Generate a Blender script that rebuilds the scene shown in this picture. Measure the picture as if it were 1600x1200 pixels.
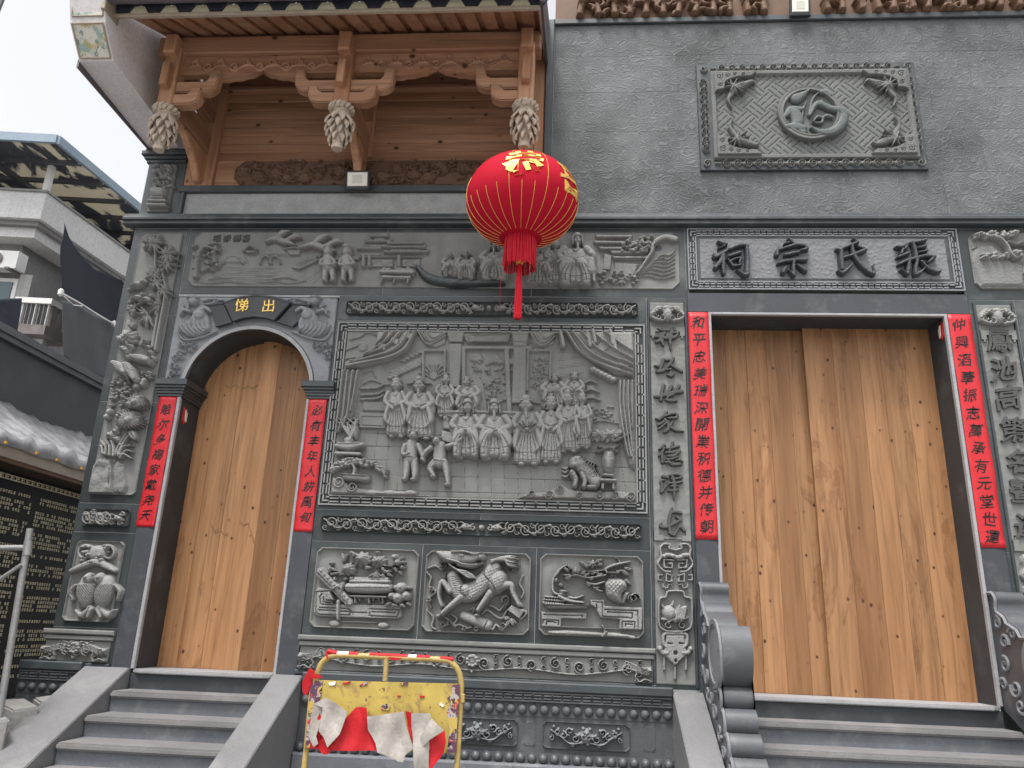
import bpy, bmesh, math, random
import numpy as np
from mathutils import Matrix, Vector
random.seed(7); rng=np.random.default_rng(7)
for o in list(bpy.data.objects): bpy.data.objects.remove(o)
SC=bpy.context.scene; COL=SC.collection
# ---------------------------------------------------------------- camera
EYE=1.6; DIST=6.5; FPX=1.2152
def _rot(y,p,r):
    cy,sy,cp,sp,cr,sr=math.cos(y),math.sin(y),math.cos(p),math.sin(p),math.cos(r),math.sin(r)
    f=np.array([sy*cp,cy*cp,sp]); rt=np.array([cy,-sy,0.]); up=np.cross(rt,f)
    return np.array([cr*rt+sr*up, sr*rt-cr*up, f])
MR=_rot(-.0771,.3078,.0387); CAMP=np.array([0,-DIST,EYE])
cd=bpy.data.cameras.new('camera'); cam=bpy.data.objects.new('camera',cd); COL.objects.link(cam)
cd.sensor_width=36; cd.lens=36*FPX/1.6; cd.clip_end=600; cd.clip_start=.05
cam.matrix_world=Matrix(((MR[0][0],-MR[1][0],-MR[2][0],0),(MR[0][1],-MR[1][1],-MR[2][1],-DIST),(MR[0][2],-MR[1][2],-MR[2][2],EYE),(0,0,0,1)))
SC.camera=cam
# ---------------------------------------------------------------- sky, sun, exposure (overcast)
W=bpy.data.worlds.new('World'); SC.world=W; W.use_nodes=True
nt=W.node_tree; bg=nt.nodes['Background']
sky=nt.nodes.new('ShaderNodeTexSky'); sky.sky_type='NISHITA'; sky.sun_disc=False
SUN_EL=math.radians(66); SUN_AZ=math.radians(204)
sky.sun_elevation=SUN_EL; sky.sun_rotation=SUN_AZ; sky.air_density=1; sky.dust_density=5; sky.ozone_density=1
hs=nt.nodes.new('ShaderNodeHueSaturation'); hs.inputs['Saturation'].default_value=.12
nt.links.new(sky.outputs[0],hs.inputs['Color']); nt.links.new(hs.outputs[0],bg.inputs[0]); bg.inputs[1].default_value=.15
sl=bpy.data.lights.new('sun','SUN'); sl.energy=1.15; sl.angle=math.radians(10); sl.color=(1,.96,.92)
so=bpy.data.objects.new('sun',sl); COL.objects.link(so)
sd=Vector((math.sin(SUN_AZ)*math.cos(SUN_EL),math.cos(SUN_AZ)*math.cos(SUN_EL),math.sin(SUN_EL)))
so.rotation_euler=sd.to_track_quat('Z','Y').to_euler(); so.location=(0,-10,20)
vs=SC.view_settings; vs.view_transform='Standard'; vs.look='None'; vs.exposure=1.12; vs.gamma=1; vs.use_curve_mapping=False
SC.render.engine='CYCLES'; SC.cycles.use_denoising=True; SC.cycles.max_bounces=6
# ---------------------------------------------------------------- placing helpers
def ray(px,py): return np.array([(px-800)/1000,(py-600)/1000,FPX])@MR
def at(px,py,y=0.):
    d=ray(px,py); t=(y-CAMP[1])/d[1]; return CAMP[0]+t*d[0], CAMP[2]+t*d[2]
def atx(px,py,x):
    d=ray(px,py); t=(x-CAMP[0])/d[0]; return CAMP[1]+t*d[1], CAMP[2]+t*d[2]
def P3(px,py,y=0.):
    x,z=at(px,py,y); return (x,y,z)
# ---------------------------------------------------------------- objects
def link(o,parent=None):
    COL.objects.link(o)
    if parent is not None:
        o.parent=parent
        if parent.type=='EMPTY': o.matrix_parent_inverse=Matrix.Translation(-Vector(parent.location))
    return o
def thing(name,label,cat,loc=(0,0,0),group=None):
    o=bpy.data.objects.new(name,None); o.location=loc; o.empty_display_size=.2; COL.objects.link(o)
    return tag(o,label,cat,group)
def tag(o,label,cat,group=None):
    o['label']=label; o['category']=cat; o['kind']='thing'
    if group: o['group']=group
    return o
def mesh_obj(name,v,f,mat,parent=None,smooth=False,angle=None):
    m=bpy.data.meshes.new(name); m.from_pydata([tuple(map(float,a)) for a in v],[],f); m.update()
    return mo(name,m,mat,parent,smooth)
def mo(name,m,mat,parent=None,smooth=False,loc=None):
    if mat is not None and not m.materials: m.materials.append(mat)
    if smooth: m.polygons.foreach_set('use_smooth',[True]*len(m.polygons))
    o=bpy.data.objects.new(name,m); link(o,parent)
    if loc is not None: o.location=loc
    return o
class MB:
    """collects shapes into one mesh (world coordinates)"""
    def __init__(s): s.v=[]; s.f=[]
    def add(s,v,f):
        n=len(s.v); s.v+=[tuple(a) for a in v]; s.f+=[[i+n for i in q] for q in f]; return s
    def box(s,x0,x1,y0,y1,z0,z1,b=0.):
        if b<=0:
            v=[(x0,y0,z0),(x1,y0,z0),(x1,y1,z0),(x0,y1,z0),(x0,y0,z1),(x1,y0,z1),(x1,y1,z1),(x0,y1,z1)]
            return s.add(v,[(0,3,2,1),(4,5,6,7),(0,1,5,4),(1,2,6,5),(2,3,7,6),(3,0,4,7)])
        v=[(x0,y0+b,z0),(x1,y0+b,z0),(x1,y1,z0),(x0,y1,z0),(x0,y0+b,z1),(x1,y0+b,z1),(x1,y1,z1),(x0,y1,z1),
           (x0+b,y0,z0+b),(x1-b,y0,z0+b),(x1-b,y0,z1-b),(x0+b,y0,z1-b)]
        return s.add(v,[(0,3,2,1),(4,5,6,7),(1,2,6,5),(2,3,7,6),(3,0,4,7),(8,9,10,11),(0,1,9,8),(1,5,10,9),(5,4,11,10),(4,0,8,11)])
    def prism(s,pts,axis,a0,a1):
        """polygon (u,v) extruded along axis: 'x' pts=(y,z); 'y' pts=(x,z); 'z' pts=(x,y)"""
        n=len(pts); g={'x':lambda u,w,a:(a,u,w),'y':lambda u,w,a:(u,a,w),'z':lambda u,w,a:(u,w,a)}[axis]
        v=[g(u,w,a0) for u,w in pts]+[g(u,w,a1) for u,w in pts]
        ar=sum(pts[i][0]*pts[(i+1)%n][1]-pts[(i+1)%n][0]*pts[i][1] for i in range(n))
        r=list(range(n)); flip=(ar>0)==(axis!='y'); flip=flip if a1>a0 else not flip
        f=[r[::-1] if flip else r, [i+n for i in (r if flip else r[::-1])]]
        for i in range(n):
            j=(i+1)%n; f.append((i,j,j+n,i+n) if flip else (j,i,i+n,j+n))
        return s.add(v,f)
    def tube(s,path,r,n=8,cap=True):
        P=[Vector(p) for p in path]; R=r if isinstance(r,(list,tuple)) else [r]*len(P); rings=[]; up=None
        for i,p in enumerate(P):
            t=(P[min(i+1,len(P)-1)]-P[max(i-1,0)]).normalized()
            if up is None:
                up=Vector((0,0,1)) if abs(t.z)<.9 else Vector((1,0,0))
            a=(up-t*up.dot(t)); a=a.normalized() if a.length>1e-6 else t.orthogonal().normalized(); up=a; b=t.cross(a)
            rings.append([p+(a*math.cos(2*math.pi*k/n)+b*math.sin(2*math.pi*k/n))*R[i] for k in range(n)])
        v=[tuple(q) for g in rings for q in g]; f=[]
        for i in range(len(P)-1):
            for k in range(n): f.append((i*n+k,i*n+(k+1)%n,(i+1)*n+(k+1)%n,(i+1)*n+k))
        if cap: f+= [tuple(range(n))[::-1], tuple(range((len(P)-1)*n,len(P)*n))]
        return s.add(v,f)
    def lathe(s,prof,c=(0,0,0),n=24,axis='z'):
        v=[];f=[]
        for r,z in prof:
            for k in range(n):
                a=2*math.pi*k/n; p=(r*math.cos(a),r*math.sin(a),z)
                if axis=='y': p=(p[0],p[2],p[1])
                if axis=='x': p=(p[2],p[0],p[1])
                v.append((c[0]+p[0],c[1]+p[1],c[2]+p[2]))
        for i in range(len(prof)-1):
            for k in range(n): f.append((i*n+k,i*n+(k+1)%n,(i+1)*n+(k+1)%n,(i+1)*n+k))
        f+=[tuple(range(n))[::-1],tuple(range((len(prof)-1)*n,len(prof)*n))]
        return s.add(v,f)
    def quad(s,a,b,c,d): return s.add([a,b,c,d],[(0,1,2,3)])
    def obj(s,name,mat,parent=None,smooth=False,bev=0.):
        m=bpy.data.meshes.new(name); m.from_pydata(s.v,[],s.f); m.update()
        if bev or smooth:
            bm=bmesh.new(); bm.from_mesh(m)
            bmesh.ops.recalc_face_normals(bm,faces=bm.faces)
            if bev: 
                es=[e for e in bm.edges if e.is_manifold and e.calc_face_angle(0)>.6]
                bmesh.ops.bevel(bm,geom=es,offset=bev,segments=2,affect='EDGES',clamp_overlap=True)
            bm.to_mesh(m); bm.free()
        o=mo(name,m,mat,parent)
        if smooth:
            m.polygons.foreach_set('use_smooth',[True]*len(m.polygons)); m.set_sharp_from_angle(angle=math.radians(40))
        return o
# ---------------------------------------------------------------- materials
KA=.80   # the stones, woods and paints here are all a little darker than their first estimate
def ramp(nt,src,stops):
    r=nt.nodes.new('ShaderNodeValToRGB'); e=r.color_ramp.elements
    while len(e)<len(stops): e.new(.5)
    for q,(p,c) in zip(e,stops):
        q.position=p; q.color=tuple(c)+(1,) if len(c)==3 else c
    nt.links.new(src,r.inputs[0]); return r.outputs[0]
def N(nt,typ,**k):
    n=nt.nodes.new(typ)
    for a,b in k.items():
        if a in n.inputs: n.inputs[a].default_value=b
        else: setattr(n,a,b)
    return n
def mixc(nt,f,a,b,mode='MIX'):
    n=nt.nodes.new('ShaderNodeMix'); n.data_type='RGBA'; n.blend_type=mode
    for i,x in ((0,f),(6,a),(7,b)):
        if hasattr(x,'links') or hasattr(x,'is_linked'): nt.links.new(x,n.inputs[i])
        else: n.inputs[i].default_value=x if i==0 else (tuple(x)+(1,))
    return n.outputs[2]
def math_(nt,op,a,b=0.,c=None):
    n=nt.nodes.new('ShaderNodeMath'); n.operation=op
    for i,x in enumerate((a,b)+((c,) if c is not None else ())):
        if hasattr(x,'is_linked'): nt.links.new(x,n.inputs[i])
        else: n.inputs[i].default_value=x
    return n.outputs[0]
def base_mat(name,rough=.6,spec=.4,metal=0.):
    m=bpy.data.materials.new(name); m.use_nodes=True; b=m.node_tree.nodes['Principled BSDF']
    b.inputs['Roughness'].default_value=rough; b.inputs['Specular IOR Level'].default_value=spec; b.inputs['Metallic'].default_value=metal
    return m,m.node_tree,b
def coords(nt,scale=(1,1,1),rnd=False):
    tc=nt.nodes.new('ShaderNodeTexCoord'); mp=nt.nodes.new('ShaderNodeMapping'); mp.inputs['Scale'].default_value=scale
    src=tc.outputs['Object']
    if rnd:
        oi=nt.nodes.new('ShaderNodeObjectInfo'); va=nt.nodes.new('ShaderNodeVectorMath'); va.operation='MULTIPLY_ADD'
        cx=nt.nodes.new('ShaderNodeCombineXYZ')
        for i in range(3): nt.links.new(oi.outputs['Random'],cx.inputs[i])
        nt.links.new(cx.outputs[0],va.inputs[0]); va.inputs[1].default_value=(37,53,71); nt.links.new(src,va.inputs[2]); src=va.outputs[0]
    nt.links.new(src,mp.inputs[0]); return mp.outputs[0]
def mottled(name,c,var=.25,scale=3.,rough=.6,spec=.4,bump=.15,bscale=60.,speck=0.,dust=0.,rnd=.0,metal=0.,streak=0.,rvar=.1):
    """stone / paint: two octaves of tone, fine bump, optional light specks, pale dust blotches, per-object tone, vertical streaks"""
    c=[x*KA for x in c]
    m,nt,b=base_mat(name,rough,spec,metal); co=coords(nt,rnd=rnd>0)
    n1=N(nt,'ShaderNodeTexNoise',Scale=scale,Detail=6.,Roughness=.6); nt.links.new(co,n1.inputs['Vector'])
    lo=[max(0,x*(1-var)) for x in c]; hi=[x*(1+var) for x in c]
    col=ramp(nt,n1.outputs[0],[(.32,lo),(.68,hi)])
    n2=N(nt,'ShaderNodeTexNoise',Scale=bscale,Detail=4.,Roughness=.65); nt.links.new(co,n2.inputs['Vector'])
    col=mixc(nt,.35,col,ramp(nt,n2.outputs[0],[(.3,[x*.6 for x in c]),(.7,[x*1.4 for x in c])]))
    if speck:
        v=N(nt,'ShaderNodeTexVoronoi',Scale=bscale*2.2); nt.links.new(co,v.inputs['Vector'])
        f=ramp(nt,v.outputs['Distance'],[(.12,(1,1,1)),(.25,(0,0,0))]); col=mixc(nt,math_(nt,'MULTIPLY',f,speck),col,[min(1,x*3.2+.05) for x in c])
    if dust:
        n3=N(nt,'ShaderNodeTexNoise',Scale=scale*1.7,Detail=8.,Roughness=.7); nt.links.new(co,n3.inputs['Vector'])
        f=ramp(nt,n3.outputs[0],[(.52,(0,0,0)),(.78,(1,1,1))]); col=mixc(nt,math_(nt,'MULTIPLY',f,dust),col,(.42,.41,.39))
    if streak:
        mp=coords(nt,(14,14,.7)); n4=N(nt,'ShaderNodeTexNoise',Scale=1.,Detail=5.,Roughness=.6); nt.links.new(mp,n4.inputs['Vector'])
        f=ramp(nt,n4.outputs[0],[(.5,(0,0,0)),(.8,(1,1,1))]); col=mixc(nt,math_(nt,'MULTIPLY',f,streak),col,[x*.45 for x in c])
    if rnd:
        oi=nt.nodes.new('ShaderNodeObjectInfo'); k=math_(nt,'MULTIPLY_ADD',oi.outputs['Random'],2*rnd,1-rnd)
        mm=N(nt,'ShaderNodeVectorMath',operation='SCALE'); nt.links.new(col,mm.inputs[0]); nt.links.new(k,mm.inputs['Scale']); col=mm.outputs[0]
    nt.links.new(col,b.inputs['Base Color'])
    r=math_(nt,'MULTIPLY_ADD',n1.outputs[0],rvar*2,rough-rvar); nt.links.new(r,b.inputs['Roughness'])
    if bump:
        bp=N(nt,'ShaderNodeBump',Strength=bump,Distance=.01); nt.links.new(n2.outputs[0],bp.inputs['Height']); nt.links.new(bp.outputs[0],b.inputs['Normal'])
    return m
def wood(name,c,axis='z',dark=.55,rough=.55,knots=True,rnd=.12,stain=0.,kscale=2.6):
    c=[x*KA for x in c]
    m,nt,b=base_mat(name,rough,.3); s={'z':(1,1,.045),'x':(.045,1,1),'y':(1,.045,1)}[axis]
    co=coords(nt,s,True); cw=coords(nt,(1,1,1),True)
    wv=N(nt,'ShaderNodeTexNoise',Scale=1.2,Detail=2.); nt.links.new(cw,wv.inputs['Vector'])
    dv=N(nt,'ShaderNodeVectorMath',operation='MULTIPLY_ADD'); nt.links.new(wv.outputs['Color'],dv.inputs[0]); dv.inputs[1].default_value=(.05,.05,.008); nt.links.new(co,dv.inputs[2])
    n=N(nt,'ShaderNodeTexNoise',Scale=26.,Detail=7.,Roughness=.62,Distortion=.6); nt.links.new(dv.outputs[0],n.inputs['Vector'])
    col=ramp(nt,n.outputs[0],[(.28,[x*dark for x in c]),(.5,c),(.75,[min(1,x*1.28) for x in c])])
    nb=N(nt,'ShaderNodeTexNoise',Scale=5.,Detail=3.); nt.links.new(dv.outputs[0],nb.inputs['Vector'])
    col=mixc(nt,ramp(nt,nb.outputs[0],[(.42,(0,0,0)),(.75,(.8,.8,.8))]),col,(c[0]*.62,c[1]*.5,c[2]*.42))
    h=n.outputs[0]
    if knots:
        ks={'z':(kscale*2.6,kscale*2.6,kscale*2),'x':(kscale*2,kscale*2.6,kscale*2.6),'y':(kscale,kscale,kscale)}[axis]
        ck=coords(nt,ks,True); v=N(nt,'ShaderNodeTexVoronoi',Scale=1.,Randomness=1.); nt.links.new(ck,v.inputs['Vector'])
        v2=N(nt,'ShaderNodeTexNoise',Scale=.9); nt.links.new(ck,v2.inputs['Vector'])
        d=math_(nt,'MULTIPLY_ADD',v2.outputs[0],.22,v.outputs['Distance'])
        f=ramp(nt,d,[(.180,(.95,.95,.95)),(.200,(.62,.62,.62)),(.206,(.28,.28,.28)),(.27,(0,0,0))]); col=mixc(nt,f,col,(c[0]*.16,c[1]*.1,c[2]*.08))
    if stain:
        st=N(nt,'ShaderNodeTexNoise',Scale=1.1,Detail=6.,Roughness=.7,Distortion=.8); nt.links.new(coords(nt,(1.6,1.6,.5),True),st.inputs['Vector'])
        f=ramp(nt,st.outputs[0],[(.55,(0,0,0)),(.585,(1,1,1)),(.60,(.35,.35,.35)),(.8,(.2,.2,.2))]); col=mixc(nt,math_(nt,'MULTIPLY',f,stain),col,(c[0]*.3,c[1]*.2,c[2]*.15))
    oi=nt.nodes.new('ShaderNodeObjectInfo'); k=math_(nt,'MULTIPLY_ADD',oi.outputs['Random'],2*rnd,1-rnd)
    mm=N(nt,'ShaderNodeVectorMath',operation='SCALE'); nt.links.new(col,mm.inputs[0]); nt.links.new(k,mm.inputs['Scale'])
    nt.links.new(mm.outputs[0],b.inputs['Base Color'])
    bp=N(nt,'ShaderNodeBump',Strength=.25,Distance=.006); nt.links.new(h,bp.inputs['Height']); nt.links.new(bp.outputs[0],b.inputs['Normal'])
    return m
def plain(name,c,rough=.6,spec=.4,metal=0.,emit=None):
    m,nt,b=base_mat(name,rough,spec,metal); b.inputs['Base Color'].default_value=tuple(c)+(1,)
    if emit: b.inputs['Emission Color'].default_value=tuple(c)+(1,); b.inputs['Emission Strength'].default_value=emit
    return m
M={}
M['slab']=mottled('green_slab',(.043,.052,.054),.30,1.3,.40,.45,.05,90,dust=.26,rnd=.20,streak=.25)
M['mortar']=mottled('joint_mortar',(.40,.41,.41),.2,8,.9,.2)
M['mould']=mottled('dark_moulding_stone',(.050,.060,.066),.2,2.2,.45,.45,.06,80,dust=.18)
M['carve']=mottled('carved_bluestone',(.295,.296,.286),.22,2.5,.7,.3,.2,120,dust=.16,streak=.22)
M['carve2']=mottled('carved_bluestone_ground',(.228,.231,.222),.22,2.2,.8,.25,.2,160,dust=.14,streak=.3)
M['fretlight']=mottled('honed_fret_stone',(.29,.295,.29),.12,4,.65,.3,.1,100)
M['fretdark']=mottled('shaded_fret_ground_stone',(.055,.06,.062),.2,4,.7,.3,.1,100)  # recess shade behind the raised bars and scrolls is put into this colour
M['letter']=mottled('carved_letter_stone',(.088,.09,.088),.15,5,.7,.3,.12,140)
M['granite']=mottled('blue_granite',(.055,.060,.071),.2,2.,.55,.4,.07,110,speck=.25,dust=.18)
M['granite_dark']=mottled('dark_granite_and_reveal_shade',(.042,.047,.053),.25,2.,.55,.4,.06,90,speck=.12,dust=.12)  # tone carries the shade and polish of the reveals; also plain dark granite
M['granite_light']=mottled('light_granite_carving',(.27,.28,.30),.14,4,.7,.3,.3,150,speck=.15)
M['plaque_ground']=mottled('plaque_ground',(.215,.22,.235),.12,5,.8,.25,.35,150,speck=.3)
M['trim']=mottled('pale_trim_strip',(.36,.36,.37),.15,6,.6,.3,.1,60,dust=.2)
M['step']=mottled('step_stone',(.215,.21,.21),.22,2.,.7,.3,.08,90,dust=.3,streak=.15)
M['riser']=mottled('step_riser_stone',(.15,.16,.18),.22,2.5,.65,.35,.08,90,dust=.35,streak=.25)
M['ramp']=mottled('smooth_ramp_stone',(.215,.215,.22),.16,1.5,.5,.4,.04,90,dust=.3,streak=.2)
M['doorwood']=wood('fir_door_planks',(.425,.222,.103),'z',.55,.5,True,.22,.42,3.6)
M['redwood']=wood('reddish_fir_timber',(.48,.268,.165),'x',.6,.6,True,.10,0,2.)
M['redwood_z']=wood('reddish_fir_post',(.52,.285,.168),'z',.6,.6,True,.10,0,2.)
M['redwood_y']=wood('reddish_fir_rafter',(.42,.235,.145),'y',.6,.6,False,.12)
M['carvewood']=mottled('carved_brown_wood',(.165,.096,.060),.3,5,.6,.3,.2,60)
M['palewood']=mottled('pale_carved_pendant',(.56,.46,.37),.2,12,.7,.3,.25,70,dust=.1)
M['redpaper']=mottled('red_paper',(.60,.020,.028),.12,2.5,.42,.4,.03,60)
M['ink']=plain('black_ink',(.012,.01,.01),.45)
M['gold']=plain('gold_lettering',(.78,.52,.12),.4,.5,.3)
M['black']=mottled('black_stone',(.008,.008,.009),.3,3,.55,.15)
# ---------------------------------------------------------------- carved relief: height fields on the wall plane
def catmull(P,n):
    P=np.asarray(P,float)
    if len(P)<3: 
        t=np.linspace(0,1,max(2,n))[:,None]; return P[0]*(1-t)+P[-1]*t if len(P)==2 else P
    Q=np.vstack([2*P[0]-P[1],P,2*P[-1]-P[-2]]); out=[]
    for i in range(1,len(Q)-2):
        a,b,c,d=Q[i-1:i+3]; t=np.linspace(0,1,n,endpoint=False)[:,None]
        out.append(.5*((2*b)+(c-a)*t+(2*a-5*b+4*c-d)*t**2+(3*b-a-3*c+d)*t**3))
    return np.vstack(out+[P[-1:]])
class Rel:
    """px(): positions are given on the flat wall, then everything is in metres"""
    gain=1.55; grain=.0016
    def __init__(s,x0,x1,z0,z1,h=.006,base=0.,fill=None):
        s.x0,s.z0,s.h=x0,z0,h; nx=int(round((x1-x0)/h))+1; nz=int(round((z1-z0)/h))+1
        s.X=x0+np.arange(nx)*h; s.Z=z0+np.arange(nz)*h; s.base=base
        s.H=np.full((nz,nx),base if fill is None else fill)
    @classmethod
    def box(c,q,h=.006,base=0.,fill=None):
        w=[at(*p) for p in q]; xs=[p[0] for p in w]; zs=[p[1] for p in w]
        if len(q)==4: return c((xs[0]+xs[3])/2,(xs[1]+xs[2])/2,(zs[2]+zs[3])/2,(zs[0]+zs[1])/2,h,base,fill)
        return c(min(xs),max(xs),min(zs),max(zs),h,base,fill)
    def k(s,p): return at(p[0]+1,p[1])[0]-at(p[0],p[1])[0]
    def win(s,xa,xb,za,zb):
        i0=max(0,int((xa-s.x0)/s.h)); i1=min(len(s.X),int((xb-s.x0)/s.h)+2); j0=max(0,int((za-s.z0)/s.h)); j1=min(len(s.Z),int((zb-s.z0)/s.h)+2)
        return (slice(j0,max(j0,j1)),slice(i0,max(i0,i1)))
    def put(s,w,V,m,op,base):
        H=s.H[w]; b=s.base if base is None else base
        if op=='max': s.H[w]=np.where(m,np.maximum(H,b+V),H)
        elif op=='add': s.H[w]=np.where(m,H+V,H)
        elif op=='sub': s.H[w]=np.where(m&(H>-.5),H-V,H)
        elif op=='set': s.H[w]=np.where(m,b+V,H)
    def stroke(s,pts,w,hgt,prof='r',op='max',base=None,n=6,px=True,straight=False):
        pts=np.asarray(pts,float); ww=np.atleast_1d(np.asarray(w,float))
        if px:
            kk=s.k(pts[len(pts)//2]); pts=np.array([at(*p) for p in pts]); ww=ww*kk
        C=pts if straight else catmull(pts,n); R=np.interp(np.linspace(0,1,len(C)),np.linspace(0,1,len(ww)),ww)/2
        r=R.max(); W=s.win(C[:,0].min()-r,C[:,0].max()+r,C[:,1].min()-r,C[:,1].max()+r)
        X=s.X[W[1]][None,:]; Z=s.Z[W[0]][:,None]
        if X.size==0 or Z.size==0: return s
        V=np.full((Z.size,X.size),9.); 
        for i in range(len(C)-1):
            a,b=C[i],C[i+1]; d=b-a; L=d@d+1e-12; rm=max(R[i],R[i+1],1e-5)
            ws=s.win(min(a[0],b[0])-rm,max(a[0],b[0])+rm,min(a[1],b[1])-rm,max(a[1],b[1])+rm)
            sx=slice(ws[1].start-W[1].start,ws[1].stop-W[1].start); sz=slice(ws[0].start-W[0].start,ws[0].stop-W[0].start)
            x=s.X[ws[1]][None,:]; z=s.Z[ws[0]][:,None]
            if x.size==0 or z.size==0: continue
            t=np.clip(((x-a[0])*d[0]+(z-a[1])*d[1])/L,0,1)
            q=np.hypot(x-a[0]-t*d[0],z-a[1]-t*d[1])/(R[i]*(1-t)+R[i+1]*t+1e-6)
            V[sz,sx]=np.minimum(V[sz,sx],q)
        m=V<1
        if prof=='r': h=hgt*np.sqrt(np.clip(1-V**3,0,1))
        elif prof=='f': h=hgt*np.clip((1-V)/.35,0,1)
        elif prof=='g': h=hgt*(1-np.clip(V,0,1)**2)**2
        elif prof=='c': h=hgt*np.clip(1-V,0,1)
        s.put(W,h,m,op,base); return s
    def dome(s,cx,cy,rx,ry,hgt,rot=0.,op='max',base=None,pw=.5,px=True):
        if px:
            k=s.k((cx,cy)); cx,cy=at(cx,cy); rx*=k; ry*=k
        r=max(rx,ry); W=s.win(cx-r,cx+r,cy-r,cy+r); X=s.X[W[1]][None,:]-cx; Z=s.Z[W[0]][:,None]-cy
        c,q=math.cos(math.radians(rot)),math.sin(math.radians(rot)); u=(X*c+Z*q)/rx; v=(-X*q+Z*c)/ry; d=u*u+v*v
        s.put(W,hgt*np.clip(1-d**1.5,0,1)**pw,d<1,op,base); return s
    def sdf(s,pts,px=True):
        P=np.array([at(*p) for p in pts]) if px else np.asarray(pts,float)
        pad=2*s.h; W=s.win(P[:,0].min()-pad,P[:,0].max()+pad,P[:,1].min()-pad,P[:,1].max()+pad)
        X=s.X[W[1]][None,:]; Z=s.Z[W[0]][:,None]; ins=np.zeros((Z.size,X.size),bool); D=np.full(ins.shape,9.)
        for i in range(len(P)):
            a,b=P[i],P[(i+1)%len(P)]; d=b-a; L=d@d+1e-12
            t=np.clip(((X-a[0])*d[0]+(Z-a[1])*d[1])/L,0,1); D=np.minimum(D,np.hypot(X-a[0]-t*d[0],Z-a[1]-t*d[1]))
            if abs(d[1])>1e-9:
                c=((a[1]>Z)!=(b[1]>Z))&(X<(Z-a[1])/d[1]*d[0]+a[0]); ins^=c
        return W,ins,D
    def poly(s,pts,hgt,bev=.008,op='max',base=None,px=True,smooth=0):
        if smooth: 
            pts=catmull(list(pts)+[pts[0]],smooth)[:-1]
        W,ins,D=s.sdf(pts,px); s.put(W,hgt*np.clip(D/bev,0,1),ins,op,base); return s
    def pillow(s,pts,hgt,R=.05,op='max',base=None,px=True,smooth=0):
        if smooth: pts=catmull(list(pts)+[pts[0]],smooth)[:-1]
        W,ins,D=s.sdf(pts,px); q=1-np.clip(D/R,0,1); s.put(W,hgt*np.sqrt(np.clip(1-q*q,0,1)),ins,op,base); return s
    def tex(s,pts,fn,px=True):
        W,ins,D=s.sdf(pts,px); X=s.X[W[1]][None,:]; Z=s.Z[W[0]][:,None]; H=s.H[W]; s.H[W]=np.where(ins&(H>-.5),H+fn(X,Z),H); return s
    def spiral(s,cx,cy,r,turns,a0,sgn,w,hgt,px=True,tail=None,**kw):
        n=int(10*turns)+4; t=np.linspace(0,1,n); a=math.radians(a0)+sgn*2*math.pi*turns*t; rr=r*(1-.82*t)
        P=[(cx+q*math.cos(b),cy-q*math.sin(b)) if px else (cx+q*math.cos(b),cy+q*math.sin(b)) for q,b in zip(rr,a)]
        if tail is not None: P=[tail]+P
        return s.stroke(P,[w,w,w*.75],hgt,px=px,n=2,**kw)
    def flower(s,cx,cy,r,hgt,n=8,layers=3,rot=0,sq=.8,base=None):
        b=s.base if base is None else base
        for l in range(layers):
            f=1-l/layers*.85; m=max(4,n-l)
            for i in range(m):
                a=2*math.pi*(i+.5*l)/m+rot; s.dome(cx+r*f*.62*math.cos(a),cy+r*f*.62*math.sin(a)*sq,r*f*.44,r*f*.30*(.8+.2*sq),hgt*(.45+.2*l),rot=-math.degrees(math.atan2(math.sin(a)*sq,math.cos(a))),base=b)
                s.stroke([(cx+r*f*.3*math.cos(a),cy+r*f*.3*math.sin(a)*sq),(cx+r*f*.95*math.cos(a),cy+r*f*.95*math.sin(a)*sq)],r*.07,hgt*.1,'g','sub',n=2)
        s.dome(cx,cy,r*.2,r*.2,hgt*1.15,base=b); return s
    def leaf(s,a,b,w,hgt,base=None,vein=True):
        a=np.array(a,float); b=np.array(b,float); c=(a+b)/2
        s.stroke([a,a*.65+b*.35,b],[w*.35,w,w*.85,w*.08],hgt,base=base,n=4,prof='r')
        if vein: s.stroke([a,b],[w*.2,w*.12],hgt*.3,'c','sub',n=2)
        return s
    def noise(s,amp,sc=.02,it=2,seed=0,pts=None,px=True):
        g=np.random.default_rng(seed).random(s.H.shape)-.5; k=max(1,int(sc/s.h))
        for _ in range(it):
            for ax in (0,1):
                c=np.cumsum(np.pad(g,[(k,k) if a==ax else (0,0) for a in (0,1)],mode='wrap'),ax)
                g=(np.take(c,range(2*k,c.shape[ax]),ax)-np.take(c,range(0,c.shape[ax]-2*k),ax))
        g*=amp/(np.abs(g).max()+1e-9)
        if pts is not None:
            W,ins,_=s.sdf(pts,px); H=s.H[W]; s.H[W]=np.where(ins&(H>-.5),H+g[W],H)
        else: s.H=np.where(s.H>-.5,s.H+g,s.H)
        return s
    def clip_corner(s,c,rim=.012,rimh=.02,rimd=.018):
        """octagonal / clipped slab with a raised rim; outside the outline the cells are dropped"""
        x0,x1,z0,z1=s.X[0],s.X[-1],s.Z[0],s.Z[-1]; X=s.X[None,:]; Z=s.Z[:,None]
        d=np.minimum(np.minimum(X-x0,x1-X),np.minimum(Z-z0,z1-Z)); u=np.minimum(X-x0,x1-X)+np.minimum(Z-z0,z1-Z)
        e=np.minimum(d,(u-c)/1.414); s.edge=e
        if rimh: s.H=np.where(e<rimd,np.maximum(s.H,s.base+rimh*np.clip((rimd-e)/.004,0,1)),s.H)
        s.H=np.where(e<-.0005,-1,s.H); return s
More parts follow.
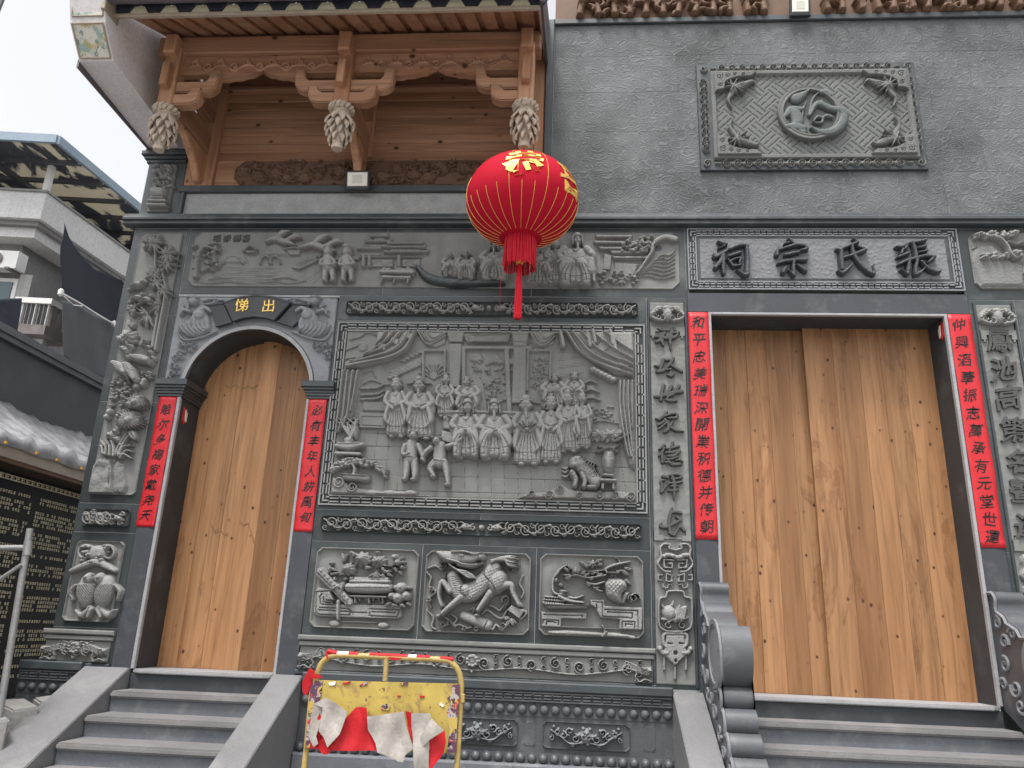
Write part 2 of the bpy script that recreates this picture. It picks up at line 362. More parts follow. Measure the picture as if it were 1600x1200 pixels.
    def mesh(s,name,mat,parent=None,y0=0.,back=-.004,drop=True,smooth=True,edge_drop=True):
        H=s.H; m=H>-.5; nz,nx=H.shape
        cell=m[:-1,:-1]|m[1:,:-1]|m[:-1,1:]|m[1:,1:] if drop and not m.all() else np.ones((nz-1,nx-1),bool)
        V=np.where(m,np.where(H>s.base,s.base+(H-s.base)*s.gain,H),back)
        if s.grain: 
            gn=np.random.default_rng(H.size).random((nz+1,nx+1))-.5; gn=(gn[1:,1:]+gn[:-1,:-1]+gn[1:,:-1]+gn[:-1,1:]); V=np.where(m&(H>s.base+.003),V+gn*s.grain,V)
        if edge_drop:
            V=V.copy()
            V[0,:]=V[-1,:]=back; V[:,0]=V[:,-1]=back
        used=np.zeros((nz,nx),bool); used[:-1,:-1]|=cell; used[1:,:-1]|=cell; used[:-1,1:]|=cell; used[1:,1:]|=cell
        idx=-np.ones((nz,nx),np.int64); idx[used]=np.arange(used.sum())
        XX,ZZ=np.meshgrid(s.X,s.Z); co=np.stack([XX[used],y0-V[used],ZZ[used]],1).astype(np.float32)
        j,i=np.nonzero(cell); q=np.stack([idx[j,i],idx[j,i+1],idx[j+1,i+1],idx[j+1,i]],1).astype(np.int32)
        me=bpy.data.meshes.new(name); me.vertices.add(len(co)); me.vertices.foreach_set('co',co.ravel())
        me.loops.add(q.size); me.loops.foreach_set('vertex_index',q.ravel())
        me.polygons.add(len(q)); me.polygons.foreach_set('loop_start',np.arange(len(q),dtype=np.int32)*4)
        me.update(calc_edges=True); me.validate()
        return mo(name,me,mat,parent,smooth)
def fig_canvas(x0,x1,y0,y1,h=.005,base=.016):
    """empty canvas over a pixel window, for one carved piece"""
    return Rel.box([(x0,y0),(x1,y0),(x1,y1),(x0,y1),(x0,(y0+y1)/2)],h,base,-1.)
# ---------------------------------------------------------------- key-fret border made of real bars
def fret_bars(mb,x0,x1,z0,z1,w,P,y,th,t=.014,sides='tblr'):
    def run(L,f):
        n=max(1,int(round(L/P))); p=L/n
        f(0,L,0,t); f(0,L,w-t,w)
        for i in range(n):
            c=i*p; a=w*.335; b=w*.665
            f(max(0,c-t/2),c+t/2,t,a+t/2); f(max(0,c-p*.45),min(L,c+p*.45),a-t/2,a+t/2)
            f(c+p/2-t/2,c+p/2+t/2,b-t/2,w-t); f(c+p*.05,c+p*.95,b-t/2,b+t/2)
    B=lambda a,b,c,d: mb.box(a,b,y-th,y+.002,c,d)
    if 't' in sides: run(x1-x0-2*w*('l' in sides),lambda a,b,u,v:B(x0+w*('l' in sides)+a,x0+w*('l' in sides)+b,z1-v,z1-u))
    if 'b' in sides: run(x1-x0-2*w*('l' in sides),lambda a,b,u,v:B(x0+w*('l' in sides)+a,x0+w*('l' in sides)+b,z0+u,z0+v))
    if 'l' in sides: run(z1-z0-2*w,lambda a,b,u,v:B(x0+u,x0+v,z0+w+a,z0+w+b))
    if 'r' in sides: run(z1-z0-2*w,lambda a,b,u,v:B(x1-v,x1-u,z0+w+a,z0+w+b))
    if 'l' in sides and 't' in sides:
        for cx,cz,sx,sz in ((x0,z0,1,1),(x1,z0,-1,1),(x0,z1,1,-1),(x1,z1,-1,-1)):
            for (u0,u1,v0,v1) in ((0,w,0,t),(0,t,t,w),(w*.36,w,w*.36,w*.36+t),(w*.36,w*.36+t,w*.36+t,w),(w*.72,w,w*.72,w*.72+t)):
                xs=sorted((cx+sx*u0,cx+sx*u1)); zs=sorted((cz+sz*v0,cz+sz*v1)); B(xs[0],xs[1],zs[0],zs[1])
    return mb
# ---------------------------------------------------------------- lettering
_fc={}
def glyph(ch,ext=.01,bev=0.,off=0.,res=3):
    key=(ch,ext,bev,off)
    if key not in _fc:
        c=bpy.data.curves.new('glyph','FONT'); c.body=ch; c.size=1; c.extrude=ext; c.bevel_depth=bev; c.offset=off; c.resolution_u=res; c.bevel_resolution=1
        o=bpy.data.objects.new('glyph',c); COL.objects.link(o); dg=bpy.context.evaluated_depsgraph_get()
        m=bpy.data.meshes.new_from_object(o.evaluated_get(dg)); v=np.empty(len(m.vertices)*3,np.float32); m.vertices.foreach_get('co',v); v=v.reshape(-1,3)
        f=[tuple(p.vertices) for p in m.polygons]; bpy.data.objects.remove(o); bpy.data.curves.remove(c); bpy.data.meshes.remove(m)
        a,b=v[:,:2].min(0),v[:,:2].max(0); v[:,:2]-=(a+b)/2; v[:,:2]/=max(b-a); _fc[key]=(v,f)
    return _fc[key]
def char_obj(ch,x,z,size,y,depth,mat,parent,off=.02,bev=0.,rot=0.,shear=.0,wx=1.,seed=0,name='character',wob=.02):
    """one character standing proud of a wall: the font outline is bent a little so that it reads as brush work"""
    v,f=glyph(ch,1.,bev,off); v=v.copy(); g=random.Random(seed*7+ord(ch)); p=[g.uniform(0,6) for _ in range(6)]
    u,w=v[:,0].copy(),v[:,1].copy()
    u2=u+wob*np.sin(w*6+p[0])+wob*.6*np.sin(w*13+u*5+p[1]); w2=w+wob*np.sin(u*6+p[2])+wob*.6*np.sin(u*12-w*4+p[3])+u*(.10+.05*math.sin(p[4]))
    u2=u2+shear*w2; c,s_=math.cos(rot),math.sin(rot); u3=(u2*c-w2*s_)*wx; w3=u2*s_+w2*c
    zz=np.clip(v[:,2],-1-bev,1+bev); d=np.where(zz>0,depth,-.002); 
    if bev: d=np.where(zz>1.0001-bev*0,depth,np.where(zz>0,depth*.55,-.002)) if False else np.where(zz>.999+bev*.5,depth,np.where(zz>0,depth*.6,-.002))
    V=np.stack([x+u3*size,y-d,z+w3*size],1)
    return mesh_obj(name,V,f,mat,parent)
# ================================================================ ground and the big structure
GZ=.2
def swirl_mat(name,c,scale=9.):
    c=[x*KA for x in c]
    m,nt,b=base_mat(name,.7,.3); co=coords(nt)
    nd=N(nt,'ShaderNodeTexNoise',Scale=7.,Detail=2.); nt.links.new(co,nd.inputs['Vector'])
    dv=N(nt,'ShaderNodeVectorMath',operation='MULTIPLY_ADD'); nt.links.new(nd.outputs['Color'],dv.inputs[0]); dv.inputs[1].default_value=(.16,.16,.16); nt.links.new(co,dv.inputs[2])
    mp=nt.nodes.new('ShaderNodeMapping'); mp.inputs['Scale'].default_value=(.75,0,1.25); nt.links.new(dv.outputs[0],mp.inputs[0])
    v=N(nt,'ShaderNodeTexVoronoi',Scale=scale); nt.links.new(mp.outputs[0],v.inputs['Vector'])
    s=math_(nt,'SINE',math_(nt,'MULTIPLY',v.outputs['Distance'],26.)); h=ramp(nt,s,[(.15,(0,0,0)),(.85,(1,1,1))])
    n1=N(nt,'ShaderNodeTexNoise',Scale=1.3,Detail=8.,Roughness=.65); nt.links.new(co,n1.inputs['Vector'])
    col=ramp(nt,n1.outputs[0],[(.33,[x*.55 for x in c]),(.5,c),(.68,[x*1.45 for x in c])])
    n3=N(nt,'ShaderNodeTexNoise',Scale=2.6,Detail=9.,Roughness=.75,Distortion=1.2); nt.links.new(coords(nt,(1,1,.9)),n3.inputs['Vector'])
    f=ramp(nt,n3.outputs[0],[(.50,(0,0,0)),(.72,(1,1,1))]); col=mixc(nt,math_(nt,'MULTIPLY',f,.35),col,(.24,.245,.245))
    col=mixc(nt,math_(nt,'MULTIPLY',h,.27),col,[x*1.9 for x in c])
    oi=nt.nodes.new('ShaderNodeObjectInfo'); k=math_(nt,'MULTIPLY_ADD',oi.outputs['Random'],.18,.91)
    mm=N(nt,'ShaderNodeVectorMath',operation='SCALE'); nt.links.new(col,mm.inputs[0]); nt.links.new(k,mm.inputs['Scale'])
    nt.links.new(mm.outputs[0],b.inputs['Base Color'])
    bp=N(nt,'ShaderNodeBump',Strength=.42,Distance=.012); nt.links.new(h,bp.inputs['Height']); nt.links.new(bp.outputs[0],b.inputs['Normal'])
    return m
M['swirl']=swirl_mat('swirl_carved_slab',(.115,.124,.127),10.)
M['paving']=mottled('concrete_paving',(.30,.29,.28),.2,.8,.85,.2,.2,40,dust=.2)
MB().box(-60,60,-60,40,GZ-.3,GZ).obj('ground',M['paving'])['kind']='structure'
# ---- wall: stone core with joints showing between the facing slabs
wall=thing('stone_facade','dark green stone hall facade faced with polished slabs between the carved panels','wall',(0,0,GZ))
mb=MB()
for q in ((-4.235,-3.68,GZ,6.0),(-3.68,-2.137,4.49,5.62),(-2.135,1.04,GZ,5.3),(-2.135,-.242,5.3,5.62),(1.04,3.46,4.6,5.3),(3.46,7.2,GZ,5.3),(-3.68,-2.135,GZ,1.0),(1.04,3.46,GZ,1.0),(-.24,7.2,5.3,7.6)):
    mb.box(q[0],q[1],.0035,.42,q[2],q[3])
mb.obj('wall_core',M['mortar'],wall)
def slab(x0,x1,z0,z1,mat='slab',y=0.,g=.002,name='stone_slab',th=.03):
    return MB().box(x0+g,x1-g,y,y+th,z0+g,z1-g,.0025 if mat=='slab' else .0009).obj(name,M[mat],wall)
pz=[5.205,4.3,3.45,2.53,2.28,1.5,1.2]
for a,b in zip(pz,pz[1:]): slab(-4.245,-3.68,b,a)
for a,b in zip((-3.68,-1.74,-.36),(-1.74,-.36,1.04)): slab(a,b,4.51,5.205)
slab(-2.135,.68,4.262,4.51); slab(-2.135,.68,2.53,4.262)
slab(-2.135,-.72,2.265,2.53); slab(-.72,.68,2.265,2.53)
for a,b in zip((-2.135,-1.19,-.245),(-1.19,-.245,.68)): slab(a,b,1.5,2.265)
slab(-2.135,.68,1.2,1.5)
slab(.68,1.04,2.34,4.51); slab(.68,1.04,1.22,2.34)
slab(3.46,5.2,4.51,5.205); slab(5.2,7.2,4.51,5.205); slab(3.46,3.85,2.34,4.51); slab(3.46,3.85,1.2,2.34); slab(3.85,7.2,1.2,4.51)
slab(1.04,1.07,4.56,5.205); slab(3.44,3.46,4.56,5.205)
# swirl-carved slabs of the upper wall
xs=[-.20,.62,1.55,2.48,3.41,4.34,5.27,7.2]; zs=[5.345,5.80,6.26,6.72,7.15,7.53]
for r,(a,b) in enumerate(zip(zs,zs[1:])):
    sh=.0 if r%2==0 else .40
    xx=[-.20]+[x+sh for x in xs[1:-1]]+[7.2]
    for c,d in zip(xx,xx[1:]): slab(c,d,a,b,'swirl',.0,.0005,'swirl_slab')
for c,d in zip((-3.79,-2.9,-1.95,-1.02),(-2.9,-1.95,-1.02,-.29)): slab(c,d,5.345,5.585,'swirl',.004,.0005,'swirl_slab')
fr=[(-.285,-.205,5.345,7.60),(-.205,7.2,7.535,7.60),(-3.85,-.285,5.59,5.665),(-3.835,-3.79,5.345,5.59)]
for i,q in enumerate(fr): MB().box(q[0],q[1],-.035,.02,q[2],q[3],.008).obj('frame_strip',M['mould'],wall)
# ---- cornice that runs along the whole wall
pr=[(.0,5.345),(-.03,5.345),(-.055,5.335),(-.06,5.30),(-.085,5.295),(-.095,5.28),(-.095,5.258),(-.075,5.252),(-.07,5.244),(-.08,5.236),(-.078,5.218),(-.055,5.212),(-.02,5.207),(0,5.207)]
MB().prism(pr,'x',-4.33,7.2).obj('cornice',M['mould'],wall)
# ---- upper block of the corner pilaster, with its cap
MB().box(-4.225,-3.835,-.01,.40,5.345,5.945,.004).obj('pilaster_block',M['mould'],wall)
cp=MB(); 
for a,z0,z1 in ((.015,5.93,5.965),(.035,5.965,6.0),(.06,6.0,6.045),(.04,6.045,6.075)): cp.box(-4.235-a,-3.845+a*.3,-.01-a,.40,z0,z1,.006)
cp.obj('pilaster_cap',M['mould'],wall)
# ================================================================ door surrounds
ds=thing('arched_door_surround','granite surround of the small arched doorway with pale carved spandrels','door frame',(-2.9,0,1.2))
CX,CZ,RO,RI=-2.895,3.574,.618,.585
for x0,x1 in ((-3.678,-3.512),(-2.302,-2.137)): MB().box(x0,x1,-.012,.41,1.2,3.51,.004).obj('jamb',M['granite'],ds)
MB().box(-3.512,-3.482,-.016,.02,1.2,3.51,.004).obj('trim_strip',M['trim'],ds); MB().box(-2.326,-2.302,-.016,.02,1.2,3.51,.004).obj('trim_strip',M['trim'],ds)
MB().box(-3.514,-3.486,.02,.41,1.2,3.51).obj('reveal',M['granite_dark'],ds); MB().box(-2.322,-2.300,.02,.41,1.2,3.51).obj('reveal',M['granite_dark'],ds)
mb=MB(); mt=MB(); nn=40; a0=math.asin((3.50-CZ)/RI)
body=[]
for i in range(nn+1):
    a=math.pi*i/nn*1.0; body.append((CX+RI*math.cos(a),CZ+RI*math.sin(a)))
poly=[(-2.137,3.51),(-2.137,4.488),(-3.678,4.488),(-3.678,3.51),(CX-RI,3.51)]+[p for p in body[::-1]]+[(CX+RI,3.51)]
# body as ring of quads between arch and outline so that the hole stays clean
def outer(a):
    dx,dz=math.cos(a),math.sin(a); t=1e9
    for lim,d,o in ((-2.137,dx,CX),(-3.678,dx,CX)):
        if abs(d)>1e-6 and (lim-o)/d>0: t=min(t,(lim-o)/d)
    if dz>1e-6: t=min(t,(4.488-CZ)/dz)
    return CX+dx*t,CZ+dz*t
for i in range(nn):
    a,b=math.pi*i/nn,math.pi*(i+1)/nn
    p,q=(CX+RI*math.cos(a),CZ+RI*math.sin(a)),(CX+RI*math.cos(b),CZ+RI*math.sin(b)); P,Q=outer(a),outer(b)
    mb.quad((p[0],.0,p[1]),(q[0],.0,q[1]),(Q[0],.0,Q[1]),(P[0],.0,P[1])); mb.quad((p[0],.41,p[1]),(P[0],.41,P[1]),(Q[0],.41,Q[1]),(q[0],.41,q[1]))
    mb.quad((p[0],-.01,p[1]),(p[0],.41,p[1]),(q[0],.41,q[1]),(q[0],-.01,q[1]))
    o,r=(CX+RO*math.cos(a),CZ+RO*math.sin(a)),(CX+RO*math.cos(b),CZ+RO*math.sin(b))
    mt.quad((p[0],-.022,p[1]),(q[0],-.022,q[1]),(r[0],-.022,r[1]),(o[0],-.022,o[1])); mt.quad((o[0],-.022,o[1]),(r[0],-.022,r[1]),(r[0],.01,r[1]),(o[0],.01,o[1])); mt.quad((p[0],-.022,p[1]),(p[0],.02,p[1]),(q[0],.02,q[1]),(q[0],-.022,q[1]))
for i,(u,v) in enumerate(((0,None),)):
    for x0,x1 in ((CX-RI-.001,-3.678),(-2.137,CX+RI+.001)): pass
mb.box(-3.678,CX-RI,0,.41,3.49,CZ); mb.box(CX+RI,-2.137,0,.41,3.49,CZ)
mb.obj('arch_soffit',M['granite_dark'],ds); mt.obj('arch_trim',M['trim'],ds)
for sx in (-1,1):
    cpm=MB(); xo=CX+sx*.79; xi=CX+sx*.585
    for a,z0,z1 in ((.012,3.50,3.525),(.022,3.525,3.55),(.03,3.55,3.575),(.045,3.575,3.60),(.06,3.60,3.655)):
        xa,xb=sorted((xo+sx*min(a,.03),xi-sx*a)); cpm.box(xa,xb,-.012-a,.355,z0,z1,.004)
    cpm.obj('capital',M['mould'],ds)
md=thing('main_door_surround','wide blue granite surround of the tall double doorway','door frame',(2.24,0,1.2))
MB().box(1.042,3.458,-.012,.41,4.368,4.556,.004).obj('lintel',M['granite'],md)
for x0,x1 in ((1.042,1.222),(3.265,3.458)): MB().box(x0,x1,-.012,.41,1.2,4.366,.004).obj('jamb',M['granite'],md)
MB().box(1.222,1.246,-.017,.02,1.2,4.368,.004).obj('trim_strip',M['trim'],md); MB().box(3.238,3.265,-.017,.02,1.2,4.368,.004).obj('trim_strip',M['trim'],md); MB().box(1.246,3.238,-.017,.02,4.345,4.368,.004).obj('trim_strip',M['trim'],md)
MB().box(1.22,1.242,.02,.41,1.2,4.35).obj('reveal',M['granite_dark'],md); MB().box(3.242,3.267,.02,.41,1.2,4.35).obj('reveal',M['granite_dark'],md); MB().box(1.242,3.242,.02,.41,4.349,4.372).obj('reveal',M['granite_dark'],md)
# ---- doors: two leaves of planks
def leaf_door(t,x0,x1,z0,z1,y,n,seed):
    g=random.Random(seed); lf=MB().box(x0+.004,x1-.004,y+.022,y+.05,z0+.01,z1-.01).obj('door_leaf',M['doorwood'],t)
    c=[x0]+[x0+(x1-x0)*(i+g.uniform(-.22,.22))/n for i in range(1,n)]+[x1]
    for a,b in zip(c,c[1:]):
        MB().box(a+.0008,b-.0008,y+g.uniform(0,.003),y+.022,z0,z1,.0012).obj('plank',M['doorwood'],lf)
MB().box(-3.6,3.4,.55,.65,1.0,4.7).obj('dark_backing',M['black'],wall)  # unseen dark panel added to keep sky light out of the door gaps
def stain(leaf,P,w,y,seed):
    g=random.Random(seed); up=[];lo=[]
    for (a,b) in P:
        x,z=at(a,b,y); k=w*.55*g.uniform(.3,1.5); up.append((x,z+k*.35)); lo.append((x+g.uniform(-.006,.006),z-k))
    MB().prism(up+lo[::-1],'y',y-.0012,y+.001).obj('water_stain',M['stain'],leaf)
M['stain']=mottled('dark_wood_stain',(.33,.17,.075),.3,12,.6,.3,.1,60)
d1=thing('arched_doorway_door','tall fir plank double door set inside the small arched doorway','door',(-2.9,.36,1.2))
xm=at(380,800,.36)[0]
leaf_door(d1,-3.485,xm,1.2,4.30,.365,3,3); leaf_door(d1,xm-.012,-2.318,1.2,4.30,.312,3,4)
d2=thing('wide_double_door','wide natural fir plank double door with dark knots in the main doorway','door',(2.24,.36,1.2))
xm=at(1276,800,.36)[0]
leaf_door(d2,1.242,xm,1.2,4.35,.368,5,5); leaf_door(d2,xm-.014,3.242,1.2,4.35,.305,5,6)
stain(d1,[(352,602),(360,606),(368,601),(377,608),(386,603),(394,606),(404,600)],.02,.3635,3)
stain(d1,[(375,814),(381,820),(388,817),(392,832),(396,842),(399,852)],.024,.310,4)
stain(d1,[(330,820),(336,830),(344,826),(350,836),(356,833)],.03,.3635,5)
# ================================================================ stairs
def ZT(y): return 1.205+.527*y     # slope of the ramps (y is negative in front)
def stairs(label,x0,x1,ramps,nm='stone_steps'):
    t=thing(nm,label,'steps',((x0+x1)/2,-.9,GZ))
    MB().box(x0+.01,x1-.01,-.018,.36,1.0,1.168).obj('threshold_riser',M['granite_dark'],t)
    xx0,xx1=x0+.01,x1-.01
    pts=[(xx0+.07,-.05),(xx1-.07,-.05),(xx1-.02,-.02),(xx1-.0,.0),(xx1-.0,.36),(xx0,.36),(xx0,.0),(xx0+.02,-.02)]
    MB().prism(pts,'z',1.168,1.2).obj('threshold',M['trim'],t,bev=.008)
    z=[1.05,.90,.755,.61,.465,.32]; y=-.02
    for i,zz in enumerate(z):
        yf=-.28*(i+1)-.005*i
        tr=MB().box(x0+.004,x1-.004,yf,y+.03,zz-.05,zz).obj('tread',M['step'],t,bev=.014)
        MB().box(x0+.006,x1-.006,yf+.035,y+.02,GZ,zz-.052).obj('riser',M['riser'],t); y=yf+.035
    for a,b in ramps:
        pr=[(.0,GZ),(.0,1.205),(-.04,1.205),(-1.85,ZT(-1.81)),(-1.85,GZ)]
        MB().prism(pr,'x',a,b).obj('ramp',M['ramp'],t,bev=.006)
    return t
st1=stairs('plain grey stone steps between two sloping ramps up to the arched doorway',-3.505,-2.318,((-3.885,-3.507),(-2.316,-2.075)))
st2=stairs('wider grey stone steps leading up to the main double doorway',1.275,3.262,((.826,1.058),(3.56,3.80)),'stone_steps')
for o in list(st2.children):
    pass
# ---- drum-stone balustrades that flank the main steps
M['drum']=mottled('blue_granite_drum',(.088,.093,.104),.22,2.2,.42,.5,.12,120,speck=.3,dust=.22)
M['drumside']=mottled('drum_side_carving',(.22,.225,.24),.16,4,.7,.3,.25,130,dust=.15)
def arc(cy,cz,r,a,b,n): return [(cy+r*math.cos(math.radians(a+(b-a)*i/n)),cz+r*math.sin(math.radians(a+(b-a)*i/n))) for i in range(n+1)]
def drum_profile():
    p=[(.0,2.03)]+arc(-.075,1.975,.055,80,215,6)+arc(-.16,1.925,.03,40,-20,3)[::-1][:0]
    p+=[(-.115,1.92),(-.125,1.885),(-.17,1.865),(-.215,1.84),(-.235,1.80),(-.30,1.775),(-.36,1.75),(-.40,1.70)]
    p+=arc(-.61,1.505,.24,128,292,18)
    for k,(cy,cz) in enumerate(((-.70,1.20),(-.80,1.06),(-.90,.92),(-1.02,.79),(-1.14,.66),(-1.27,.53))): p+=arc(cy,cz+.02,.085,100,235,6)
    p+=[(-1.46,.44)]+[(-1.40,ZT(-1.40)-.06)]
    return p+[(0,1.18)]
def drum(label,x0,x1,side):
    t=thing('drum_balustrade',label,'balustrade',((x0+x1)/2,-.6,GZ),'drum stone balustrades')
    pr=drum_profile(); MB().prism(pr,'x',x0,x1).obj('body',M['drum'],t,smooth=True)
    # carved side face: relief cells on a (y,z) plane, rim scrolls, drum disc
    xs=x0 if side<0 else x1
    dm=MB(); 
    dm.lathe([(.205,0),(.235,.004),(.235,.02),(.20,.022),(.195,.012),(.12,.016),(.0,.018)][::1],(0,0,0),28,'x')
    v=[(xs+side*p[0],p[1]-.61,p[2]+1.505) for p in dm.v]; d=MB(); d.add(v,dm.f); d.obj('drum_disc',M['drumside'],t,smooth=True)
    def curl(cy,cz,r,turn,a0,sg,w):
        n=14; pts=[]
        for i in range(n+1):
            u=i/n; a=math.radians(a0)+sg*2*math.pi*turn*u; rr=r*(1-.8*u); pts.append((xs+side*.006,cy+rr*math.cos(a),cz+rr*math.sin(a)))
        MB().tube(pts,[w*(1-.4*i/n) for i in range(n+1)],6).obj('scroll_carving',M['drumside'],t,smooth=True)
    for i in range(7):
        a=2*math.pi*i/7; curl(-.61+.11*math.cos(a),1.505+.11*math.sin(a),.05,1.2,math.degrees(a),1,.012)
    for (cy,cz,r,tn,a0,sg) in ((-.10,1.80,.05,1.3,90,1),(-.16,1.66,.06,1.3,200,-1),(-.12,1.5,.06,1.3,80,1),(-.22,1.34,.07,1.4,20,-1),(-.38,1.20,.06,1.2,150,1),(-.52,1.12,.06,1.3,40,-1),(-.66,1.0,.06,1.3,200,1),(-.80,.90,.05,1.2,30,-1),(-.94,.80,.05,1.3,120,1),(-.25,1.22,.05,1.2,250,1),(-.06,1.36,.05,1.2,0,1),(-.28,1.72,.05,1.2,10,1)): curl(cy,cz,r,tn,a0,sg,.014)
    inner=[(y*.93-.02,z-.03 if z>1.3 else z) for y,z in pr]
    rim=MB(); e=pr[:-2]
    rim.tube([(xs+side*.004,y+.018,z-.012) for y,z in e[::1]],.016,5); rim.obj('rim',M['drumside'],t,smooth=True)
    return t
drum('carved blue granite drum balustrade left of the main steps, its round drum in full view',1.065,1.268,-1)
drum('carved granite drum balustrade cut off by the right edge of the picture',3.275,3.48,-1)
# ================================================================ moulded base below the centre panels
bs=thing('moulded_stone_base','low dark stone base with key fret, bead rows and lotus panels behind the barrier','plinth',(-.6,-.03,GZ))
M['base']=mottled('base_stone',(.085,.09,.098),.2,3,.6,.35,.12,90,dust=.22)
bx=[(-2.07,.826),(-4.42,-3.89)]
for x0,x1 in bx:
    MB().box(x0,x1,-.075,.05,1.165,1.235,.01).obj('base_ledge',M['mould'],bs)
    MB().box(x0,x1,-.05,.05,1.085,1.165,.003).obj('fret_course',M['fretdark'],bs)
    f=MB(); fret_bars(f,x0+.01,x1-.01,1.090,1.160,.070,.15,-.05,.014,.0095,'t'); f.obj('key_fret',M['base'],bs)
    MB().box(x0,x1,-.035,.05,.985,1.085).obj('bead_course',M['base'],bs)
    MB().box(x0,x1,-.03,.05,.73,.985).obj('dado',M['base'],bs)
    MB().box(x0,x1,-.05,.05,.66,.73).obj('bead_course',M['base'],bs)
    MB().box(x0,x1,-.12,.05,GZ,.66,.015).obj('foot_course',M['riser'],bs)
def bead_mesh(r,d):
    b=MB().lathe([(.0001,0),(r*.5,.16*d),(r*.86,.5*d),(r,d),(r*1.05,d*1.2)],(0,0,0),12,'y'); m=bpy.data.meshes.new('bead'); m.from_pydata([(p[0],p[1]-d,p[2]*1.05) for p in b.v],[],b.f); m.update()
    bm=bmesh.new(); bm.from_mesh(m); bmesh.ops.recalc_face_normals(bm,faces=bm.faces); bm.to_mesh(m); bm.free(); return m
bm1=bead_mesh(.036,.035); bm2=bead_mesh(.036,.04)
for x0,x1 in bx:
    n=int((x1-x0)/.083)
    for i in range(n):
        x=x0+(i+.5)*(x1-x0)/n
        if -2.0<x<-1.25 and i%1==0 and False: continue
        mo('bead',bm1,M['base'],bs,True,None).location=Vector((x,-.036,1.035))
        mo('bead',bm2,M['drum'],bs,True,None).location=Vector((x,-.05,.695))
# ================================================================ carved panels
def T(ox,oy,s): return lambda x,y:(ox+x/s,oy+y/s)
class Sub:
    """draws on a relief in the coordinates of one enlarged view"""
    def __init__(s,R,t,k): s.R=R; s.t=t; s.k=k
    def st(s,pts,w,h,**a): s.R.stroke([s.t(*p) for p in pts],np.atleast_1d(np.asarray(w,float))/s.k,h,**a); return s
    def do(s,x,y,rx,ry,h,**a): p=s.t(x,y); s.R.dome(p[0],p[1],rx/s.k,ry/s.k,h,**a); return s
    def po(s,pts,h,bev=.008,**a): s.R.poly([s.t(*p) for p in pts],h,bev,**a); return s
    def pi(s,pts,h,R=.05,**a): s.R.pillow([s.t(*p) for p in pts],h,R,**a); return s
    def sp(s,x,y,r,tn,a0,sg,w,h,tail=None,**a): p=s.t(x,y); s.R.spiral(p[0],p[1],r/s.k,tn,a0,sg,w/s.k,h,tail=None if tail is None else s.t(*tail),**a); return s
    def fl(s,x,y,r,h,**a): p=s.t(x,y); s.R.flower(p[0],p[1],r/s.k,h,**a); return s
    def lf(s,a,b,w,h,**k): s.R.leaf(s.t(*a),s.t(*b),w/s.k,h,**k); return s
    def te(s,pts,fn): s.R.tex([s.t(*p) for p in pts],fn); return s
def sub(win,t,k,h=.0045,base=.008):
    x0,y0=t(win[0],win[1]); x1,y1=t(win[2],win[3]); return Sub(fig_canvas(x0,x1,y0,y1,h,base),t,k)
def panel(name,label,quad,clip=.03,h=.006,base=.006,rimh=.016,rimd=.014,cat='relief',group=None,mat='carve2',noise=.003,part='panel_ground',seed=1):
    R=Rel.box(quad,h,base); t=thing(name,label,cat,((R.X[0]+R.X[-1])/2,-.01,R.Z[0]),group)
    if noise: R.noise(noise,.03,2,seed)
    R.clip_corner(clip,rimh=rimh,rimd=rimd)
    return t,R
def fin(s,name,t,mat='carve',y0=0.): return (s.R if isinstance(s,Sub) else s).mesh(name,M[mat],t,y0)
scale_fn=lambda a,f:(lambda X,Z:a*np.abs(np.sin(X*f)*np.sin(Z*f*1.1+.6*np.sin(X*f))))
# ---------------------------------------------------------------- scroll vines
def vine(R,p0,p1,amp,n,w,h,flip=1,curl=True,leafy=True):
    p0=np.array(p0,float); p1=np.array(p1,float); d=(p1-p0); L=np.hypot(*d); d/=L; nrm=np.array([-d[1],d[0]])
    pts=[]
    for i in range(n+1):
        c=p0+d*L*i/n; pts.append(c+nrm*amp*.62*flip*(1 if i%2 else -1))
    R.stroke(pts,[w]*3,h,n=8)
    sg=1 if d[0]>=0 else -1
    for i in range(n):
        c=p0+d*L*(i+.5)/n; s_=flip*(1 if i%2 else -1); q=c-nrm*amp*.12*s_
        R.spiral(q[0],q[1],amp*.80,1.5,90*s_+30,s_*sg,w*.8,h*1.1)
        for e in (-1,1):
            k=c+d*L/n*.44*e+nrm*amp*.55*s_; R.spiral(k[0],k[1],amp*.40,1.1,90*s_+e*40,e*s_,w*.6,h*.8)
            if leafy: R.dome(k[0]+d[0]*amp*.3*e,k[1]+d[1]*amp*.3*e+ .1*amp,amp*.17,amp*.12,h*.7)
def dragon_head(R,x,y,r,h,sg):
    R.dome(x,y,r*1.1,r*.75,h); R.dome(x+sg*r*.9,y+r*.1,r*.6,r*.36,h*.9); R.stroke([(x+sg*r*.2,y+r*.5),(x+sg*r*1.4,y+r*.55)],r*.4,h*.7)
    R.stroke([(x-sg*r*.2,y-r*.5),(x-sg*r*1.0,y-r*1.0),(x-sg*r*1.9,y-r*.8)],[r*.45,r*.15],h*.9); R.stroke([(x-sg*r*.5,y),(x-sg*r*1.5,y+r*.4),(x-sg*r*2.3,y+.1*r)],[r*.5,r*.2],h*.9)
    R.dome(x+sg*r*.3,y-r*.35,r*.2,r*.2,h*1.25); R.dome(x+sg*r*.85,y+r*.35,r*.18,r*.1,h*.5,op='sub')
